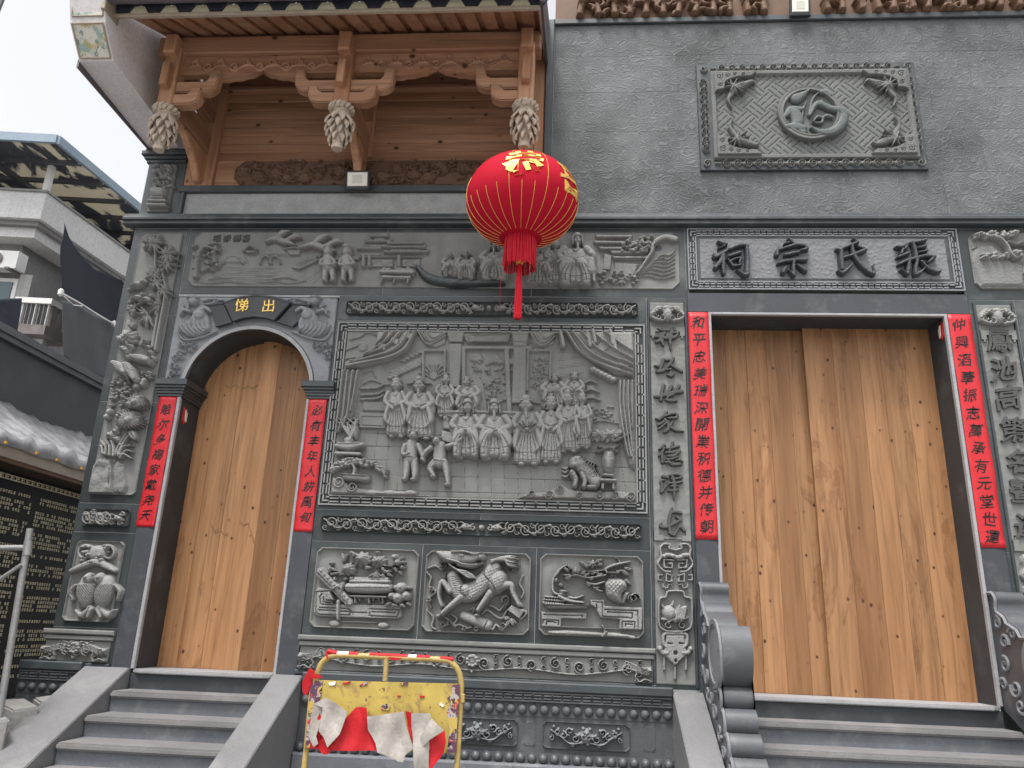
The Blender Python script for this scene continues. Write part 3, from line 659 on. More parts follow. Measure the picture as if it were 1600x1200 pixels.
def scroll_band(label,quad,ballx,n=9):
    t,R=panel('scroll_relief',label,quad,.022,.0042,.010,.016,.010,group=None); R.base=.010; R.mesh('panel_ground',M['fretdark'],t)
    (xa,ya),(xb,yb),(xc,yc),(xd,yd)=quad; L=np.array([(xa+xd)/2,(ya+yd)/2]); Rr=np.array([(xb+xc)/2,(yb+yc)/2]); c=L+(Rr-L)*ballx; am=abs(yd-ya)/2*.86
    for nm,e,sg in (('vine_carving',L,1),('vine_carving',Rr,-1)):
        u=(e-c)/np.hypot(*(e-c)); F=fig_canvas(min(c[0],e[0])-3,max(c[0],e[0])+3,min(ya,yb),max(yc,yd),.0042,.008)
        dragon_head(F,*(c+u*am*2.2+np.array([0,-.1*am])),am*.62,.034,sg)
        F.spiral(*(c+u*am*1.15),am*.45,1.1,90,sg,3.0,.022); vine(F,c+u*am*3.0,e-u*am*.5,am,n,2.9,.026,flip=sg)
        F.mesh(nm,M['carve'],t)
    F=fig_canvas(c[0]-8,c[0]+8,c[1]-8,c[1]+8,.0042,.008); F.dome(c[0],c[1],am*.42,am*.42,.04); F.mesh('pearl',M['carve'],t)
    return t
scroll_band('narrow dragon scroll frieze directly above the big family scene',[(541,471),(998,475),(996,496),(542,493)],.49)
scroll_band('narrow dragon scroll frieze directly below the big family scene',[(505,805),(1003,820),(1003,845),(500,831)],.5)
# ---------------------------------------------------------------- people carved in stone
def figure(t,x,yt,yb,w,hat='bun',beard=False,seat=False,fan=False,lean=0,seed=0,hands=0,dep=1.):
    w*=1.22; g=random.Random(seed); Hh=yb-yt; F=fig_canvas(x-w*.72,x+w*.72,yt-3,yb+3,.0045,.012); hw=w/2
    ys=yt+Hh*(.27 if not seat else .30)
    body=[(x-hw*.62,ys),(x+hw*.62,ys),(x+hw*.98,ys+Hh*.17),(x+hw*.80,yb-Hh*.30),(x+hw*.78,yb-Hh*.03),(x+hw*.30,yb),(x-hw*.35,yb-1),(x-hw*.80,yb-Hh*.04),(x-hw*.78,yb-Hh*.3),(x-hw*.98,ys+Hh*.17)]
    F.pillow(body,.050*dep,.035,smooth=3); F.dome(x,ys+Hh*.15,hw*.66,Hh*.18,.060*dep)
    if seat:
        for e in (-1,1): F.stroke([(x+e*hw*.2,yb-Hh*.42),(x+e*hw*.5,yb-Hh*.30),(x+e*hw*.48,yb-Hh*.04)],[hw*.6,hw*.62,hw*.5],.075*dep)
    for e in (-1,1):
        F.stroke([(x+e*hw*.52,ys+Hh*.03),(x+e*hw*.74,ys+Hh*.17),(x+e*hw*.14,ys+Hh*(.23+.08*g.random()))],[hw*.42,hw*.46,hw*.34],.070*dep)
        F.stroke([(x+e*hw*.50,ys+Hh*.24),(x+e*hw*(.58+.2*g.random()),ys+Hh*.44),(x+e*hw*(.36+.2*g.random()),ys+Hh*(.52+.1*g.random()))],[hw*.40,hw*.44,hw*.14],.070*dep)
    F.stroke([(x-hw*.2,ys),(x,ys+Hh*.08),(x+hw*.2,ys)],hw*.12,.012,'g','add')
    F.stroke([(x-hw*.5,ys+Hh*.17),(x,ys+Hh*.215),(x+hw*.5,ys+Hh*.17)],hw*.09,.010,'g','add')
    # hands, sash, skirt folds, decorated hem
    F.dome(x+hands*hw*.3,ys+Hh*.255,hw*.17,Hh*.035,.084*dep)
    y1=ys+Hh*.32
    for i in range(7):
        fx=x+(i-3)/3*hw*.62; b=(i-3)/3*hw*.10
        F.stroke([(fx*.6+x*.4,y1),(fx+b*.4+g.uniform(-1,1),(y1+yb)/2),(fx+b,yb-Hh*.05)],[.8,1.6,1.9],.013,'g','sub')
    F.stroke([(x-hw*.9,yb-Hh*.17),(x,yb-Hh*.15),(x+hw*.9,yb-Hh*.17)],1.6,.007,'g','sub'); F.stroke([(x-hw*.9,yb-Hh*.06),(x,yb-Hh*.045),(x+hw*.9,yb-Hh*.06)],1.4,.007,'g','sub')
    F.stroke([(x-hw*.16,y1),(x-hw*.14,yb-Hh*.2)],1.4,.006,'g','sub'); F.stroke([(x+hw*.16,y1),(x+hw*.14,yb-Hh*.2)],1.4,.006,'g','sub')
    F.noise(.0035,.008,1,seed,[(x-hw*.8,yb-Hh*.16),(x+hw*.8,yb-Hh*.16),(x+hw*.8,yb-Hh*.06),(x-hw*.8,yb-Hh*.06)])
    for e in (-1,1): F.dome(x+e*hw*.36,yb,hw*.22,Hh*.03,.05)
    # head
    hx=x+lean+g.uniform(-.05,.05)*w; hy=yt+Hh*.165; hr=min(Hh*.092,w*.20)
    F.dome(hx,hy+hr*1.2,hr*.5,hr*.6,.045*dep); F.dome(hx,hy,hr*.95,hr*1.2,.066*dep,pw=.42)
    for e in (-1,1):
        F.dome(hx+e*hr*.36,hy-hr*.12,hr*.22,hr*.13,.008,op='sub',pw=1); F.dome(hx+e*hr*.92,hy,hr*.2,hr*.36,.055*dep)
        F.dome(hx+e*hr*.42,hy+hr*.3,hr*.26,hr*.24,.005,op='add',pw=1)
    F.stroke([(hx,hy-hr*.3),(hx,hy+hr*.25)],hr*.26,.012,'g','add'); F.stroke([(hx-hr*.3,hy+hr*.62),(hx,hy+hr*.70),(hx+hr*.3,hy+hr*.62)],hr*.16,.006,'g','sub')
    if beard: F.stroke([(hx,hy+hr*.7),(hx+.3,hy+hr*1.6),(hx,hy+hr*2.3)],[hr*.8,hr*.7,hr*.15],.066*dep)
    if hat=='wing':
        F.stroke([(hx-hr*.78,hy-hr*.85),(hx+hr*.78,hy-hr*.85)],hr*.38,.056*dep,'f'); F.dome(hx,hy-hr*1.2,hr*.8,hr*.7,.062*dep)
        for e in (-1,1): F.stroke([(hx+e*hr*.9,hy-hr*.7),(hx+e*hr*2.1,hy-hr*.6)],[hr*.16,hr*.22],.026)
    elif hat=='scarf':
        F.stroke([(hx-hr*.9,hy-hr*.7),(hx,hy-hr*.95),(hx+hr*.9,hy-hr*.7)],hr*.45,.069*dep); F.dome(hx,hy-hr*1.15,hr*.88,hr*.75,.063*dep)
        for e in (-1,1): F.stroke([(hx+e*hr*.95,hy-hr*.5),(hx+e*hr*1.05,hy+hr*.9)],hr*.4,.06)
    else:
        F.dome(hx,hy-hr*.8,hr*1.0,hr*.7,.064*dep); F.dome(hx,hy-hr*1.5,hr*.5,hr*.45,.060*dep)
        if hat=='buns':
            for e in (-1,1): F.dome(hx+e*hr*.85,hy-hr*1.15,hr*.42,hr*.42,.06*dep)
    if fan:
        for i in range(7):
            a=math.radians(200+i*23.3); F.stroke([(x,ys+Hh*.27),(x+hw*.62*math.cos(a),ys+Hh*.25+hw*.5*math.sin(a))],[.8,2.4],.086*dep,'f')
    return F.mesh('carved_figure',M['carve'],t)
def child(t,hx,hy,hr,pts_torso,legs,arms,seed=0):
    xs=[p[0] for l in [pts_torso]+legs+arms for p in l]+[hx]; ys=[p[1] for l in [pts_torso]+legs+arms for p in l]+[hy]
    F=fig_canvas(min(xs)-10,max(xs)+10,min(ys)-14,max(ys)+8,.0045,.012)
    F.stroke(pts_torso,[hr*2.9,hr*3.5,hr*3.3],.070)
    for l in legs: F.stroke(l,[hr*2.1,hr*1.75,hr*1.0],.065); F.dome(l[-1][0]-hr*.3,l[-1][1]+.5,hr*.9,hr*.42,.06)
    for l in arms: F.stroke(l,[hr*1.5,hr*1.3,hr*.8],.08); F.dome(*l[-1],hr*.45,hr*.4,.085)
    F.stroke([(pts_torso[-1][0]-hr*1.2,pts_torso[-1][1]-hr*.4),(pts_torso[-1][0]+hr*1.2,pts_torso[-1][1]-hr*.2)],hr*.3,.01,'g','add')
    F.dome(hx,hy,hr,hr*1.1,.098); 
    for e in (-1,1):
        F.dome(hx+e*hr*.38,hy,hr*.2,hr*.13,.008,op='sub',pw=1); F.dome(hx+e*hr*.8,hy-hr*.95,hr*.42,hr*.42,.08); F.dome(hx+e*hr*.98,hy+hr*.1,hr*.2,hr*.3,.06)
    F.stroke([(hx,hy-hr*.1),(hx,hy+hr*.3)],hr*.26,.01,'g','add'); F.stroke([(hx-hr*.35,hy+hr*.5),(hx,hy+hr*.65),(hx+hr*.35,hy+hr*.5)],hr*.18,.008,'g','sub')
    for l in legs: F.stroke([(l[0][0]-hr*.4,l[0][1]+1),(l[1][0]-hr*.3,l[1][1])],1.2,.006,'g','sub')
    return F.mesh('carved_child',M['carve'],t)
# ---------------------------------------------------------------- the big family scene
fam=thing('family_scene_relief','big framed carving of a robed family gathered in a curtained hall','relief',(-.72,-.02,2.562),None)
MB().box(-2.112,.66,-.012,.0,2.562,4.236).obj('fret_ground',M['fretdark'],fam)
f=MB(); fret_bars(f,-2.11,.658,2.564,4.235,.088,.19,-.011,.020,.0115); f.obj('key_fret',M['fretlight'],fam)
R=Rel.box([(544,518),(992,521),(995,787),(516,773)],.005,.018)
L5=T(500,480,3.636); L6=T(740,480,3.638)
B5=Sub(R,L5,3.636); B6=Sub(R,L6,3.638)
# floor tiles: incised lines converging upward
for i in range(5): 
    y=L5(0,720+i*72+i*i*2)[1]; R.stroke([(540,y-1.5),(995,y+12)],1.3,.008,'g','sub',straight=True)
for i in range(22): R.stroke([(552+i*19.5,675),(535+i*21.2,772+i*.6)],1.2,.008,'g','sub',straight=True)
# columns, painted screen, lattice panels, name board
for q in ([(722,150),(828,150),(815,215),(735,215)],[(735,215),(815,215),(800,470),(735,470)]): B5.po(q,.030,.01)
for q in ([(215,150),(320,150),(305,240),(225,240)],[(225,240),(305,240),(300,560),(215,560)]): B6.po(q,.030,.01)
for a,b in (((820,240),(820,480)),((820,240),(1200,240))): B5.st([a,b],26,.024,prof='f',straight=True)
B6.st([(190,240),(205,600)],34,.024,prof='f',straight=True)
R.poly([L5(812,160),L5(835,215),L6(200,215),L6(215,160)],.022,.008); 
B5.st([(850,185),(870,165),(1220,165)],10,.006,prof='f',op='add'); B5.st([(850,185),(870,205),(1220,205)],10,.006,prof='f',op='add')
B6.st([(190,185),(175,165),(0,165)],10,.006,prof='f',op='add'); B6.st([(190,185),(175,205),(0,205)],10,.006,prof='f',op='add')
for (a,b,c,d) in ((590,255,715,430),): B5.st([(a,b),(c,b),(c-5,d)],16,.02,prof='f',straight=True); B5.st([(a,b),(a,d)],16,.02,prof='f',straight=True)
B6.st([(305,480),(310,255),(440,255),(435,420)],16,.02,prof='f',straight=True)
g=random.Random(3)
for i in range(9): # orchid leaves on the side screen
    a=-90+(i-4)*17; B5.st([(650,415),(650+50*math.cos(math.radians(a)),415+70*math.sin(math.radians(a))),(650+95*math.cos(math.radians(a)),400+90*math.sin(math.radians(a))+15)],[8,9,3],.012)
for i in range(46): B6.do(g.uniform(330,425),g.uniform(290,480),g.uniform(6,13),g.uniform(5,10),.014)
for (a,b,c) in (((345,470),(380,400),(400,310)),((360,440),(350,370),(340,330))): B6.st([a,b,c],7,.012)
for i in range(120): # trees and rocks on the centre screen
    x,y=g.uniform(860,1140),g.uniform(300,560); R.dome(*L5(x,y),g.uniform(1.6,4),g.uniform(1.2,3),.012+.008*g.random())
B5.do(890,295,40,28,.016); B5.po([(960,320),(1000,260),(1060,330)],.014); B5.po([(1060,330),(1120,255),(1180,350)],.016,.01)
B5.po([(820,480),(880,370),(930,430),(960,600),(820,600)],.014,.01)
# window walls, pine, roof, clouds, sun disc on the left; pagoda and bricks on the right
for i in range(3):
    for j in range(9): B5.do(420+j*20-i*8,375-j*9+i*16,20,12,.022,base=.012); 
for j in range(10): B5.do(470+j*12,310-j*6+8*(j%2),14,10,.016)
B5.do(245,230,28,30,.010)
for p in ([(175,190),(230,175),(270,150),(330,165)],[(145,250),(190,235),(235,215)],[(140,300),(200,290)],[(250,440),(300,420),(380,445),(430,430)],[(255,380),(300,365),(320,400)]): B5.st(p,9,.012)
for y in (470,505,530): B5.st([(240,y),(330,y-5),(365,y-22)],16,.02,prof='f'); 
B5.po([(245,535),(375,545),(375,600),(245,595)],.010); B5.po([(225,605),(385,610),(385,700),(225,695)],.020,.008); B5.st([(245,630),(370,633),(370,685),(245,680),(245,630)],8,.008,prof='g',op='sub',straight=True)
for i in range(16): B6.st([(480,258+i*13),(650-i*3,262+i*13)],3.0,.007,prof='g',op='sub',straight=True)
for y,w in ((440,70),(490,90),(535,100)): B6.st([(665-w/2,y),(665,y-14),(665+w/2,y)],14,.024,prof='f')
for y in (460,510,560): B6.po([(640,y-10),(690,y-10),(692,y+22),(638,y+22)],.018)
for i in range(26): B6.do(g.uniform(660,790),g.uniform(570,660),g.uniform(8,16),g.uniform(6,10),.014)
B6.st([(660,660),(730,650),(820,665)],10,.012)
B6.st([(830,170),(880,190),(840,215),(900,245)],8,.012); B6.st([(840,270),(780,300),(830,290)],8,.012)
R.noise(.0012,.03,2,5)
R.mesh('scene_ground',M['carve2'],fam)
for ch,x in zip('五代同堂',(888,930,982,1030)): 
    p=L5(x,186); X,Z=at(*p); char_obj(ch,X,Z,.062,-.042,.005,M['letter'],fam,off=.012,seed=4,wob=.008)
# curtains
def folds(S,region,lines,h=.034,a=.030):
    S.pi(region,h,.03)
    for P,w in lines: S.st(P,w,a,prof='g',op='add')
    for P,w in lines: S.st([(x+w*.55,y+w*.1) for x,y in P],w*.22,.012,prof='g',op='sub')
S=sub((60,140,575,720),L5,3.636)
folds(S,[(330,146),(562,146),(500,260),(400,320),(250,355),(148,362),(150,322),(250,300),(320,240)],[([(552,150),(455,280),(165,352)],34),([(520,150),(420,262),(165,335)],30),([(470,150),(390,235),(190,318)],26),([(430,150),(372,215),(240,300)],22),([(385,150),(350,205),(290,260)],20)])
folds(S,[(128,366),(245,368),(225,500),(200,620),(150,700),(95,745),(110,560)],[([(145,370),(132,480),(120,600),(100,720)],22),([(172,370),(160,480),(145,620),(118,720)],20),([(200,370),(186,480),(170,610),(140,700)],22),([(228,372),(208,490),(188,600)],20)])
for (x,y) in ((350,215),(420,185),(500,155)): S.po([(x,y),(x+45,y+18),(x+28,y+50),(x-20,y+28)],.055,.004); 
for (x,y) in ((355,222),(425,192),(505,162)):
    for k in range(3): S.st([(x-8+k*14,y),(x-22+k*14,y+30)],4,.012,prof='g',op='sub')
fin(S,'carved_curtain',fam)
S=sub((545,145,735,260),L5,3.636)
folds(S,[(552,148),(730,148),(715,215),(660,240),(600,225)],[([(560,150),(620,222),(722,170)],16),([(580,150),(632,205),(722,155)],16),([(610,150),(650,185),(715,148)],14)],.022,.016)
fin(S,'carved_curtain',fam)
S=sub((470,145,915,470),L6,3.638)
folds(S,[(512,148),(905,148),(912,300),(908,410),(800,395),(680,330),(580,255)],[([(522,152),(640,300),(905,402)],34),([(560,152),(680,285),(905,376)],28),([(610,152),(720,262),(905,345)],26),([(670,152),(770,235),(905,312)],24),([(740,152),(820,215),(905,270)],22)])
for (x,y) in ((505,215),(655,215),(685,195),(785,210),(800,235)): S.st([(x-12,y-60),(x-4,y-25),(x+4,y+20)],[24,28,34],.062); S.st([(x-6,y+12),(x-4,y+28)],3,.012,prof='g',op='sub')
for i in range(6): S.do(680+i*22,370+i*11,24,18,.06)
S.do(738,235,30,30,.012,op='add',pw=.3); S.do(855,335,34,30,.012,op='add',pw=.3)
fin(S,'carved_curtain',fam)
S=sub((800,410,930,960),L6,3.638)
folds(S,[(815,425),(908,425),(912,560),(905,700),(912,800),(918,940),(880,905),(850,800),(825,690)],[([(830,428),(828,560),(845,700),(875,860)],20),([(852,428),(850,560),(866,700),(890,860)],18),([(876,428),(874,560),(888,720),(905,900)],18),([(898,428),(896,560),(902,700)],16)])
fin(S,'carved_curtain',fam)
S=sub((305,145,480,250),L6,3.638)
folds(S,[(312,150),(475,150),(455,215),(400,240),(345,225)],[([(322,152),(385,232),(468,172)],16),([(345,152),(395,212),(468,155)],15),([(375,152),(410,188),(460,150)],14)],.022,.016)
fin(S,'carved_curtain',fam)
# couch behind the elders
S=sub((690,580,1260,790),L5,3.636); S.po([(700,640),(725,590),(1240,600),(1250,700),(1240,780),(700,700)],.030,.01)
S.st([(715,645),(735,605),(1230,612)],16,.012,prof='f',op='add')
for i in range(12): S.sp(745+i*42,650,18,1.2,90*(i%2),1,7,.038,base=.012)
S.po([(690,700),(765,720),(770,790),(690,770)],.036,.01); fin(S,'carved_couch',fam)
# people
for i,a in enumerate(((697,587,653,28,'bun',False,False,False),(732,591,652,38,'wing',False,False,False),(865,587,642,38,'wing',False,False,False),(897,583,640,30,'buns',False,False,False),
    (621,590,685,34,'bun',False,False,False),(658,591,688,44,'wing',True,False,False),(910,612,703,28,'bun',False,False,False),(888,612,708,38,'wing',False,False,False),(861,617,724,37,'bun',False,False,False),(825,620,727,46,'wing',True,False,True))):
    figure(fam,a[0],a[1],a[2],a[3],a[4],a[5],a[6],a[7],seed=i+2,dep=.8 if i<4 else 1.)
figure(fam,730,626,718,46,'scarf',False,True,seed=31,dep=1.12); figure(fam,774,626,719,52,'scarf',True,True,seed=32,dep=1.12,lean=2,hands=.3)
q=lambda *P:[L5(*p) for p in P]
child(fam,*L5(542,748),6.6,q((530,790),(528,830),(525,870)),[q((505,880),(500,950),(495,985)),q((545,880),(548,950),(545,985))],[q((495,800),(485,850),(520,845)),q((570,800),(590,850),(600,885))])
child(fam,*L5(672,778),6.6,q((690,800),(685,850),(685,890)),[q((660,890),(635,925),(655,970)),q((710,890),(725,940),(735,1015))],[q((640,815),(610,840),(590,880)),q((735,805),(780,790),(820,760))],seed=1)
# still life: incense burner, bonsai pine, lion, vase on a stand, clouds
S=sub((90,610,260,860),L5,3.636)
for i in range(9): S.st([(190,760),(180+math.sin(i)*40,700-i*4),(170+60*math.cos(i*.9),650+18*math.sin(i*2))],[14,16,10],.05+.006*(i%3))
S.st([(110,800),(180,805),(250,795)],[30,56,34],.07).st([(105,840),(240,845)],22,.06,prof='f').st([(120,790),(240,785)],14,.075).do(175,770,30,26,.07).do(215,720,14,50,.055); fin(S,'carved_censer',fam)
S=sub((70,850,395,1000),L5,3.636)
for i in range(150):
    u=g.random(); a=math.pi*(1-u); x=230-150*math.cos(math.pi-a)*1.0; y=930-52*math.sin(a)+g.uniform(-12,26)+ (x-230)*.12*(x>230)
    S.do(x,y,g.uniform(10,20),g.uniform(7,12),.045+.02*g.random())
S.st([(205,960),(210,930),(200,905)],[26,20,16],.06).st([(160,975),(275,985)],40,.065).st([(150,960),(280,968)],10,.075); fin(S,'carved_bonsai',fam)
S=sub((55,945,640,1085),L5,3.636)
S.po([(65,1065),(75,960),(150,985),(190,1020),(300,1035),(380,1050),(470,1045),(560,1065),(640,1070),(640,1085),(65,1070)],.035,.02).sp(120,1000,34,1.6,180,1,12,.05).sp(195,1028,30,1.6,180,1,12,.05)
for x in (300,400,520): S.do(x,1060,46,18,.04)
fin(S,'carved_clouds',fam)
S=sub((495,855,720,1045),L6,3.638)
S.st([(690,1000),(640,940),(600,910)],[80,95,80],.075).do(590,895,52,44,.085).do(570,912,28,20,.095).st([(560,950),(580,990),(575,1025)],[40,34,30],.08).st([(615,960),(630,1000),(625,1030)],[34,30,30],.085).do(690,1000,40,40,.08).st([(650,1030),(690,1030)],26,.07)
for i in range(18): S.sp(612+(i%6)*15,880+(i//6)*26+(i%6)*8,15,1.3,i*60,1,6,.080)
for i in range(5): S.st([(548+i*2,930+i*14),(572+i*2,934+i*14)],4,.008,prof='g',op='sub')
for y in (920,965,940): S.st([(505,y),(525,y+6),(540,y-8)],[16,20,8],.04)
S.do(580,880,6,5,.012,op='add'); S.do(602,878,6,5,.012,op='add'); fin(S,'carved_lion',fam)
S=sub((660,700,900,1060),L6,3.638)
S.pi([(740,820),(790,820),(803,870),(795,920),(780,960),(745,960),(730,910),(728,860)],.085,.06,smooth=3).st([(738,818),(792,818)],14,.09).po([(738,875),(792,878),(785,935),(745,932)],.012,.004,op='add').st([(740,965),(785,968)],22,.07)
S.po([(710,985),(810,988),(812,1010),(705,1005)],.085,.006).po([(722,1008),(745,1008),(740,1050),(718,1045)],.07,.006).po([(780,1010),(800,1010),(803,1052),(782,1050)],.07,.006).st([(735,990),(800,992)],6,.006,prof='g',op='sub')
for x,y,r in ((710,738,46),(768,738,48),(680,748,28),(835,732,40)): S.fl(x,y,r,.07,n=7,layers=2)
for a,b in (((765,820),(700,800)),((765,820),(690,830)),((770,820),(830,790)),((775,820),(820,830)),((800,770),(870,740)),((840,750),(900,730))): S.lf(a,b,20,.06)
fin(S,'carved_vase',fam)
S=sub((240,980,925,1110),L6,3.638)
S.po([(250,1085),(300,1060),(420,1050),(500,1010),(560,1040),(700,1050),(800,1045),(920,1060),(920,1105),(245,1092)],.035,.015)
for x,y,r in ((330,1065,22),(430,1070,28),(490,1040,26),(600,1075,24),(715,1075,30),(800,1075,26),(890,1080,30)): S.sp(x,y,r,1.7,180,1,9,.05)
fin(S,'carved_clouds',fam)
# ---------------------------------------------------------------- three square panels below
def clip_panel(name,label,quad,seed): 
    t,R=panel(name,label,quad,.05,.0055,.008,.020,.016,seed=seed); R.mesh('panel_ground',M['carve2'],t); return t
t1=clip_panel('still_life_relief','square carving of flowers in a planter, tied books and fruit on a low table',[(497,855),(655,858),(650,986),(484,981)],1)
K=7.5; p1=T(480,840,K)
S=sub((70,560,1160,1080),p1,K)
S.po([(105,620),(140,580),(310,590),(330,770),(1120,785),(1135,930),(1085,965),(160,935),(85,890)],.034,.012)
for P in ([(130,640),(290,630)],[(130,640),(125,880),(170,905),(520,910),(520,870),(160,850)],[(200,660),(170,700),(180,780),(330,790)],[(215,700),(215,760),(300,765)],[(550,880),(720,885)],[(750,880),(750,920),(1070,930),(1100,850),(750,840)],[(170,820),(500,835),(540,870)],[(780,870),(1050,880)]): S.st(P,14,.018,prof='f',op='sub',straight=True)
S.do(330,1010,70,44,.03).do(900,1030,70,40,.03).st([(400,985),(830,995)],16,.02); fin(S,'carved_table',t1)
S=sub((455,430,1040,790),p1,K)
S.st([(520,590),(970,600)],[120,150,120],.075).st([(545,520),(985,525)],44,.07).st([(590,490),(960,490)],50,.05).st([(540,690),(945,700)],26,.06,prof='f')
for x in (580,740,900): S.st([(x,700),(x+8,770)],24,.05)
for x in (620,700,780,850): S.st([(x,705),(x+10,735)],30,.03)
for i in range(14): S.do(510+i*36,585,16,12,.012,op='add',pw=1)
fin(S,'carved_planter',t1)
S=sub((120,330,590,990),p1,K)
S.st([(185,400),(530,760)],100,.060,prof='f').st([(165,425),(505,775)],10,.02,prof='g',op='sub').st([(150,440),(490,785)],34,.05,prof='f')
for i in range(9): S.do(205+i*38,400+i*40,14,14,.008,op='add')
for i in range(7): S.st([(310,630),(370+i*14,590-i*8),(440,580+i*10)],[14,24,16],.075)
for i in range(6): S.st([(300,640),(250+i*16,690+i*6),(270+i*14,730)],[14,24,16],.07)
S.st([(395,750),(390,860),(390,960)],[50,56,30],.06); fin(S,'carved_books',t1)
S=sub((240,150,1190,530),p1,K)
for x,y,r in ((665,262,105),(855,285,90),(500,375,92)): S.fl(x,y,r,.085,n=9,layers=4,rot=x)
for a,b in (((560,200),(520,170)),((450,270),(430,190)),((440,300),(500,200)),((580,190),(560,240)),((290,360),(360,400)),((270,370),(310,420)),((300,440),(390,420)),((350,470),(350,520)),((480,480),(460,510)),((530,480),(560,500)),((700,360),(780,360)),((900,360),(930,410)),((920,410),(1020,400)),((960,430),(1030,460)),((900,440),(940,480)),((1040,360),(1080,410)),((1100,400),(1120,450)),((1110,350),(1165,360)),((1120,300),(1170,290)),((1090,270),(1150,240)),((830,190),(870,180)),((290,320),(330,300)),((830,440),(770,520)),((830,420),(880,530)),((820,430),(730,470)),((830,420),(900,470)),((840,400),(850,530))): S.lf(a,b,44,.058)
for x,y in ((1050,240),(1082,300)): S.do(x,y,40,38,.085)
S.st([(900,330),(1000,340),(1050,320)],12,.05).st([(400,440),(500,430)],12,.05); fin(S,'carved_flowers',t1)
S=sub((930,520,1250,850),p1,K)
for x,y,r in ((1010,690,46),(1180,690,62),(1115,595,70),(1085,712,74)): S.do(x,y,r,r*.95,.075).do(x+8,y-4,r*.22,r*.25,.012,op='add')
for a,b in (((940,800),(1030,760)),((1010,790),(1100,810)),((1110,790),(1190,815)),((1190,770),(1230,800)),((1050,570),(1060,630)),((1190,590),(1240,600))): S.lf(a,b,44,.07)
fin(S,'carved_fruit',t1)
t2=clip_panel('beast_relief','square carving of a scaly horned beast striding over ribbons and clouds',[(667,859),(829,866),(828,993),(658,988)],2)
K=8.; p2=T(650,850,K)
S=sub((140,180,1400,1110),p2,K)
rib=[[(150,360),(200,430),(180,540),(260,600),(170,690),(200,800)],[(150,830),(230,920),(210,1030),(260,1070)],[(450,880),(520,940),(470,1020),(560,1010),(640,1050),(700,1040)],[(900,1000),(960,1070),(1010,1010),(1080,1080),(1130,1010)],[(930,770),(1000,800),(1050,830),(1100,780)],[(830,880),(900,830),(1000,900),(1080,930),(1150,820),(1240,790)],[(1340,400),(1300,500),(1350,600),(1320,680)],[(1080,730),(1080,680),(1140,650),(1170,700)],[(1330,820),(1380,870),(1300,950)],[(690,820),(740,800),(720,860)],[(340,900),(420,960),(360,1030),(320,990)],[(160,310),(260,280),(330,330),(300,240)]]
for r in rib: S.st(r,[24,34,30,22],.036)
for x,y,r in ((350,270,50),(400,390,40),(210,565,30),(175,700,30),(620,1050,34),(760,1060,30),(480,1030,30),(340,1010,36),(430,980,34),(1260,240,44),(1190,320,30),(1090,1020,40)): S.sp(x,y,r,1.5,200,1,14,.05)
S.st([(605,900),(760,960),(900,1010)],[120,130,140],.055).st([(905,955),(860,1060)],16,.02,prof='g',op='sub').po([(1140,830),(1200,760),(1370,830),(1300,950)],.055,.006).st([(1170,720),(1100,830)],14,.05)
for a,b in (((1110,930),(1200,930)),((1200,940),(1270,1000)),((1170,960),(1110,1060)),((1180,950),(1240,1030))): S.lf(a,b,56,.05)
fin(S,'carved_ribbons',t2)
S=sub((270,90,1390,980),p2,K)
S.st([(480,420),(560,600),(720,600),(860,480),(960,360),(1010,300)],[170,230,250,240,210,150],.085).do(1030,480,125,160,.105,rot=-20).do(640,590,80,95,.10)
for i in range(10): S.st([(470+i*7,420+i*28),(590+i*5,440+i*26)],9,.012,prof='g',op='sub')
W=[p2(x,y) for x,y in ((620,560),(860,300),(1000,260),(1120,400),(1100,600),(760,700),(640,680))]
S.R.tex(W,lambda X,Z:.0045*np.abs(np.sin(X*115+Z*60)*np.sin(Z*125-X*60)))
for P,w in (([(1060,540),(1190,520),(1220,620),(1290,760)],[120,100,70,60]),([(940,620),(880,700),(790,830)],[110,85,60]),([(620,640),(520,720),(350,870)],[120,90,66]),([(440,600),(350,480),(310,640),(345,780)],[80,75,55,50])): S.st(P,w,.09)
for x,y,a in ((1300,770,-40),(770,890,30),(300,900,20),(345,770,80)): S.po([(x-50,y-20),(x+30,y-40),(x+55,y+30),(x-30,y+50)],.085,.02)
S.st([(310,130),(400,170),(560,190),(720,200),(830,170)],[60,150,180,140,90],.11).st([(560,260),(700,290),(830,250)],[90,70,50],.095).do(830,180,50,46,.12).do(800,240,40,24,.03,op='sub').do(600,165,34,20,.018,op='add').do(600,165,12,10,.012,op='sub')
S.st([(480,120),(640,120),(760,150),(850,130)],[30,36,30,20],.125).st([(420,210),(540,240),(620,270),(760,280)],[26,30,26,18],.115)
for i in range(8): S.st([(440+i*22,270+i*14),(530+i*20,330+i*14),(640+i*14,350+i*12),(740+i*4,400+i*6)],[30,34,26,12],.10+.006*(i%2))
for i in range(6): S.st([(960,250-i*6),(1060+i*12,200-i*12+i*i*3),(1170,190+i*22-20),(1290,180+i*24)],[40,52,44,14],.085+.01*(i%2))
for i in range(9): S.do(690+i*28,690-i*26+6*math.sin(i*2),20,16,.09)
S.st([(880,330),(870,400),(960,500),(1010,590)],16,.02,prof='g',op='sub').st([(590,540),(580,620),(640,660)],14,.018,prof='g',op='sub'); fin(S,'carved_beast',t2)
t3=clip_panel('vase_still_life_relief','square carving of a blossoming vase, a boat shaped dish and a stepped table',[(843,864),(1005,871),(1007,998),(842,993)],3)
K=7.5; p3=T(830,850,K)
S=sub((100,630,1320,1120),p3,K)
S.po([(115,790),(660,800),(650,890),(360,880),(355,960),(1020,990),(1025,890),(800,870),(740,750),(690,720),(680,650),(860,650),(865,720),(1305,740),(1300,1015),(120,975)],.036,.008)
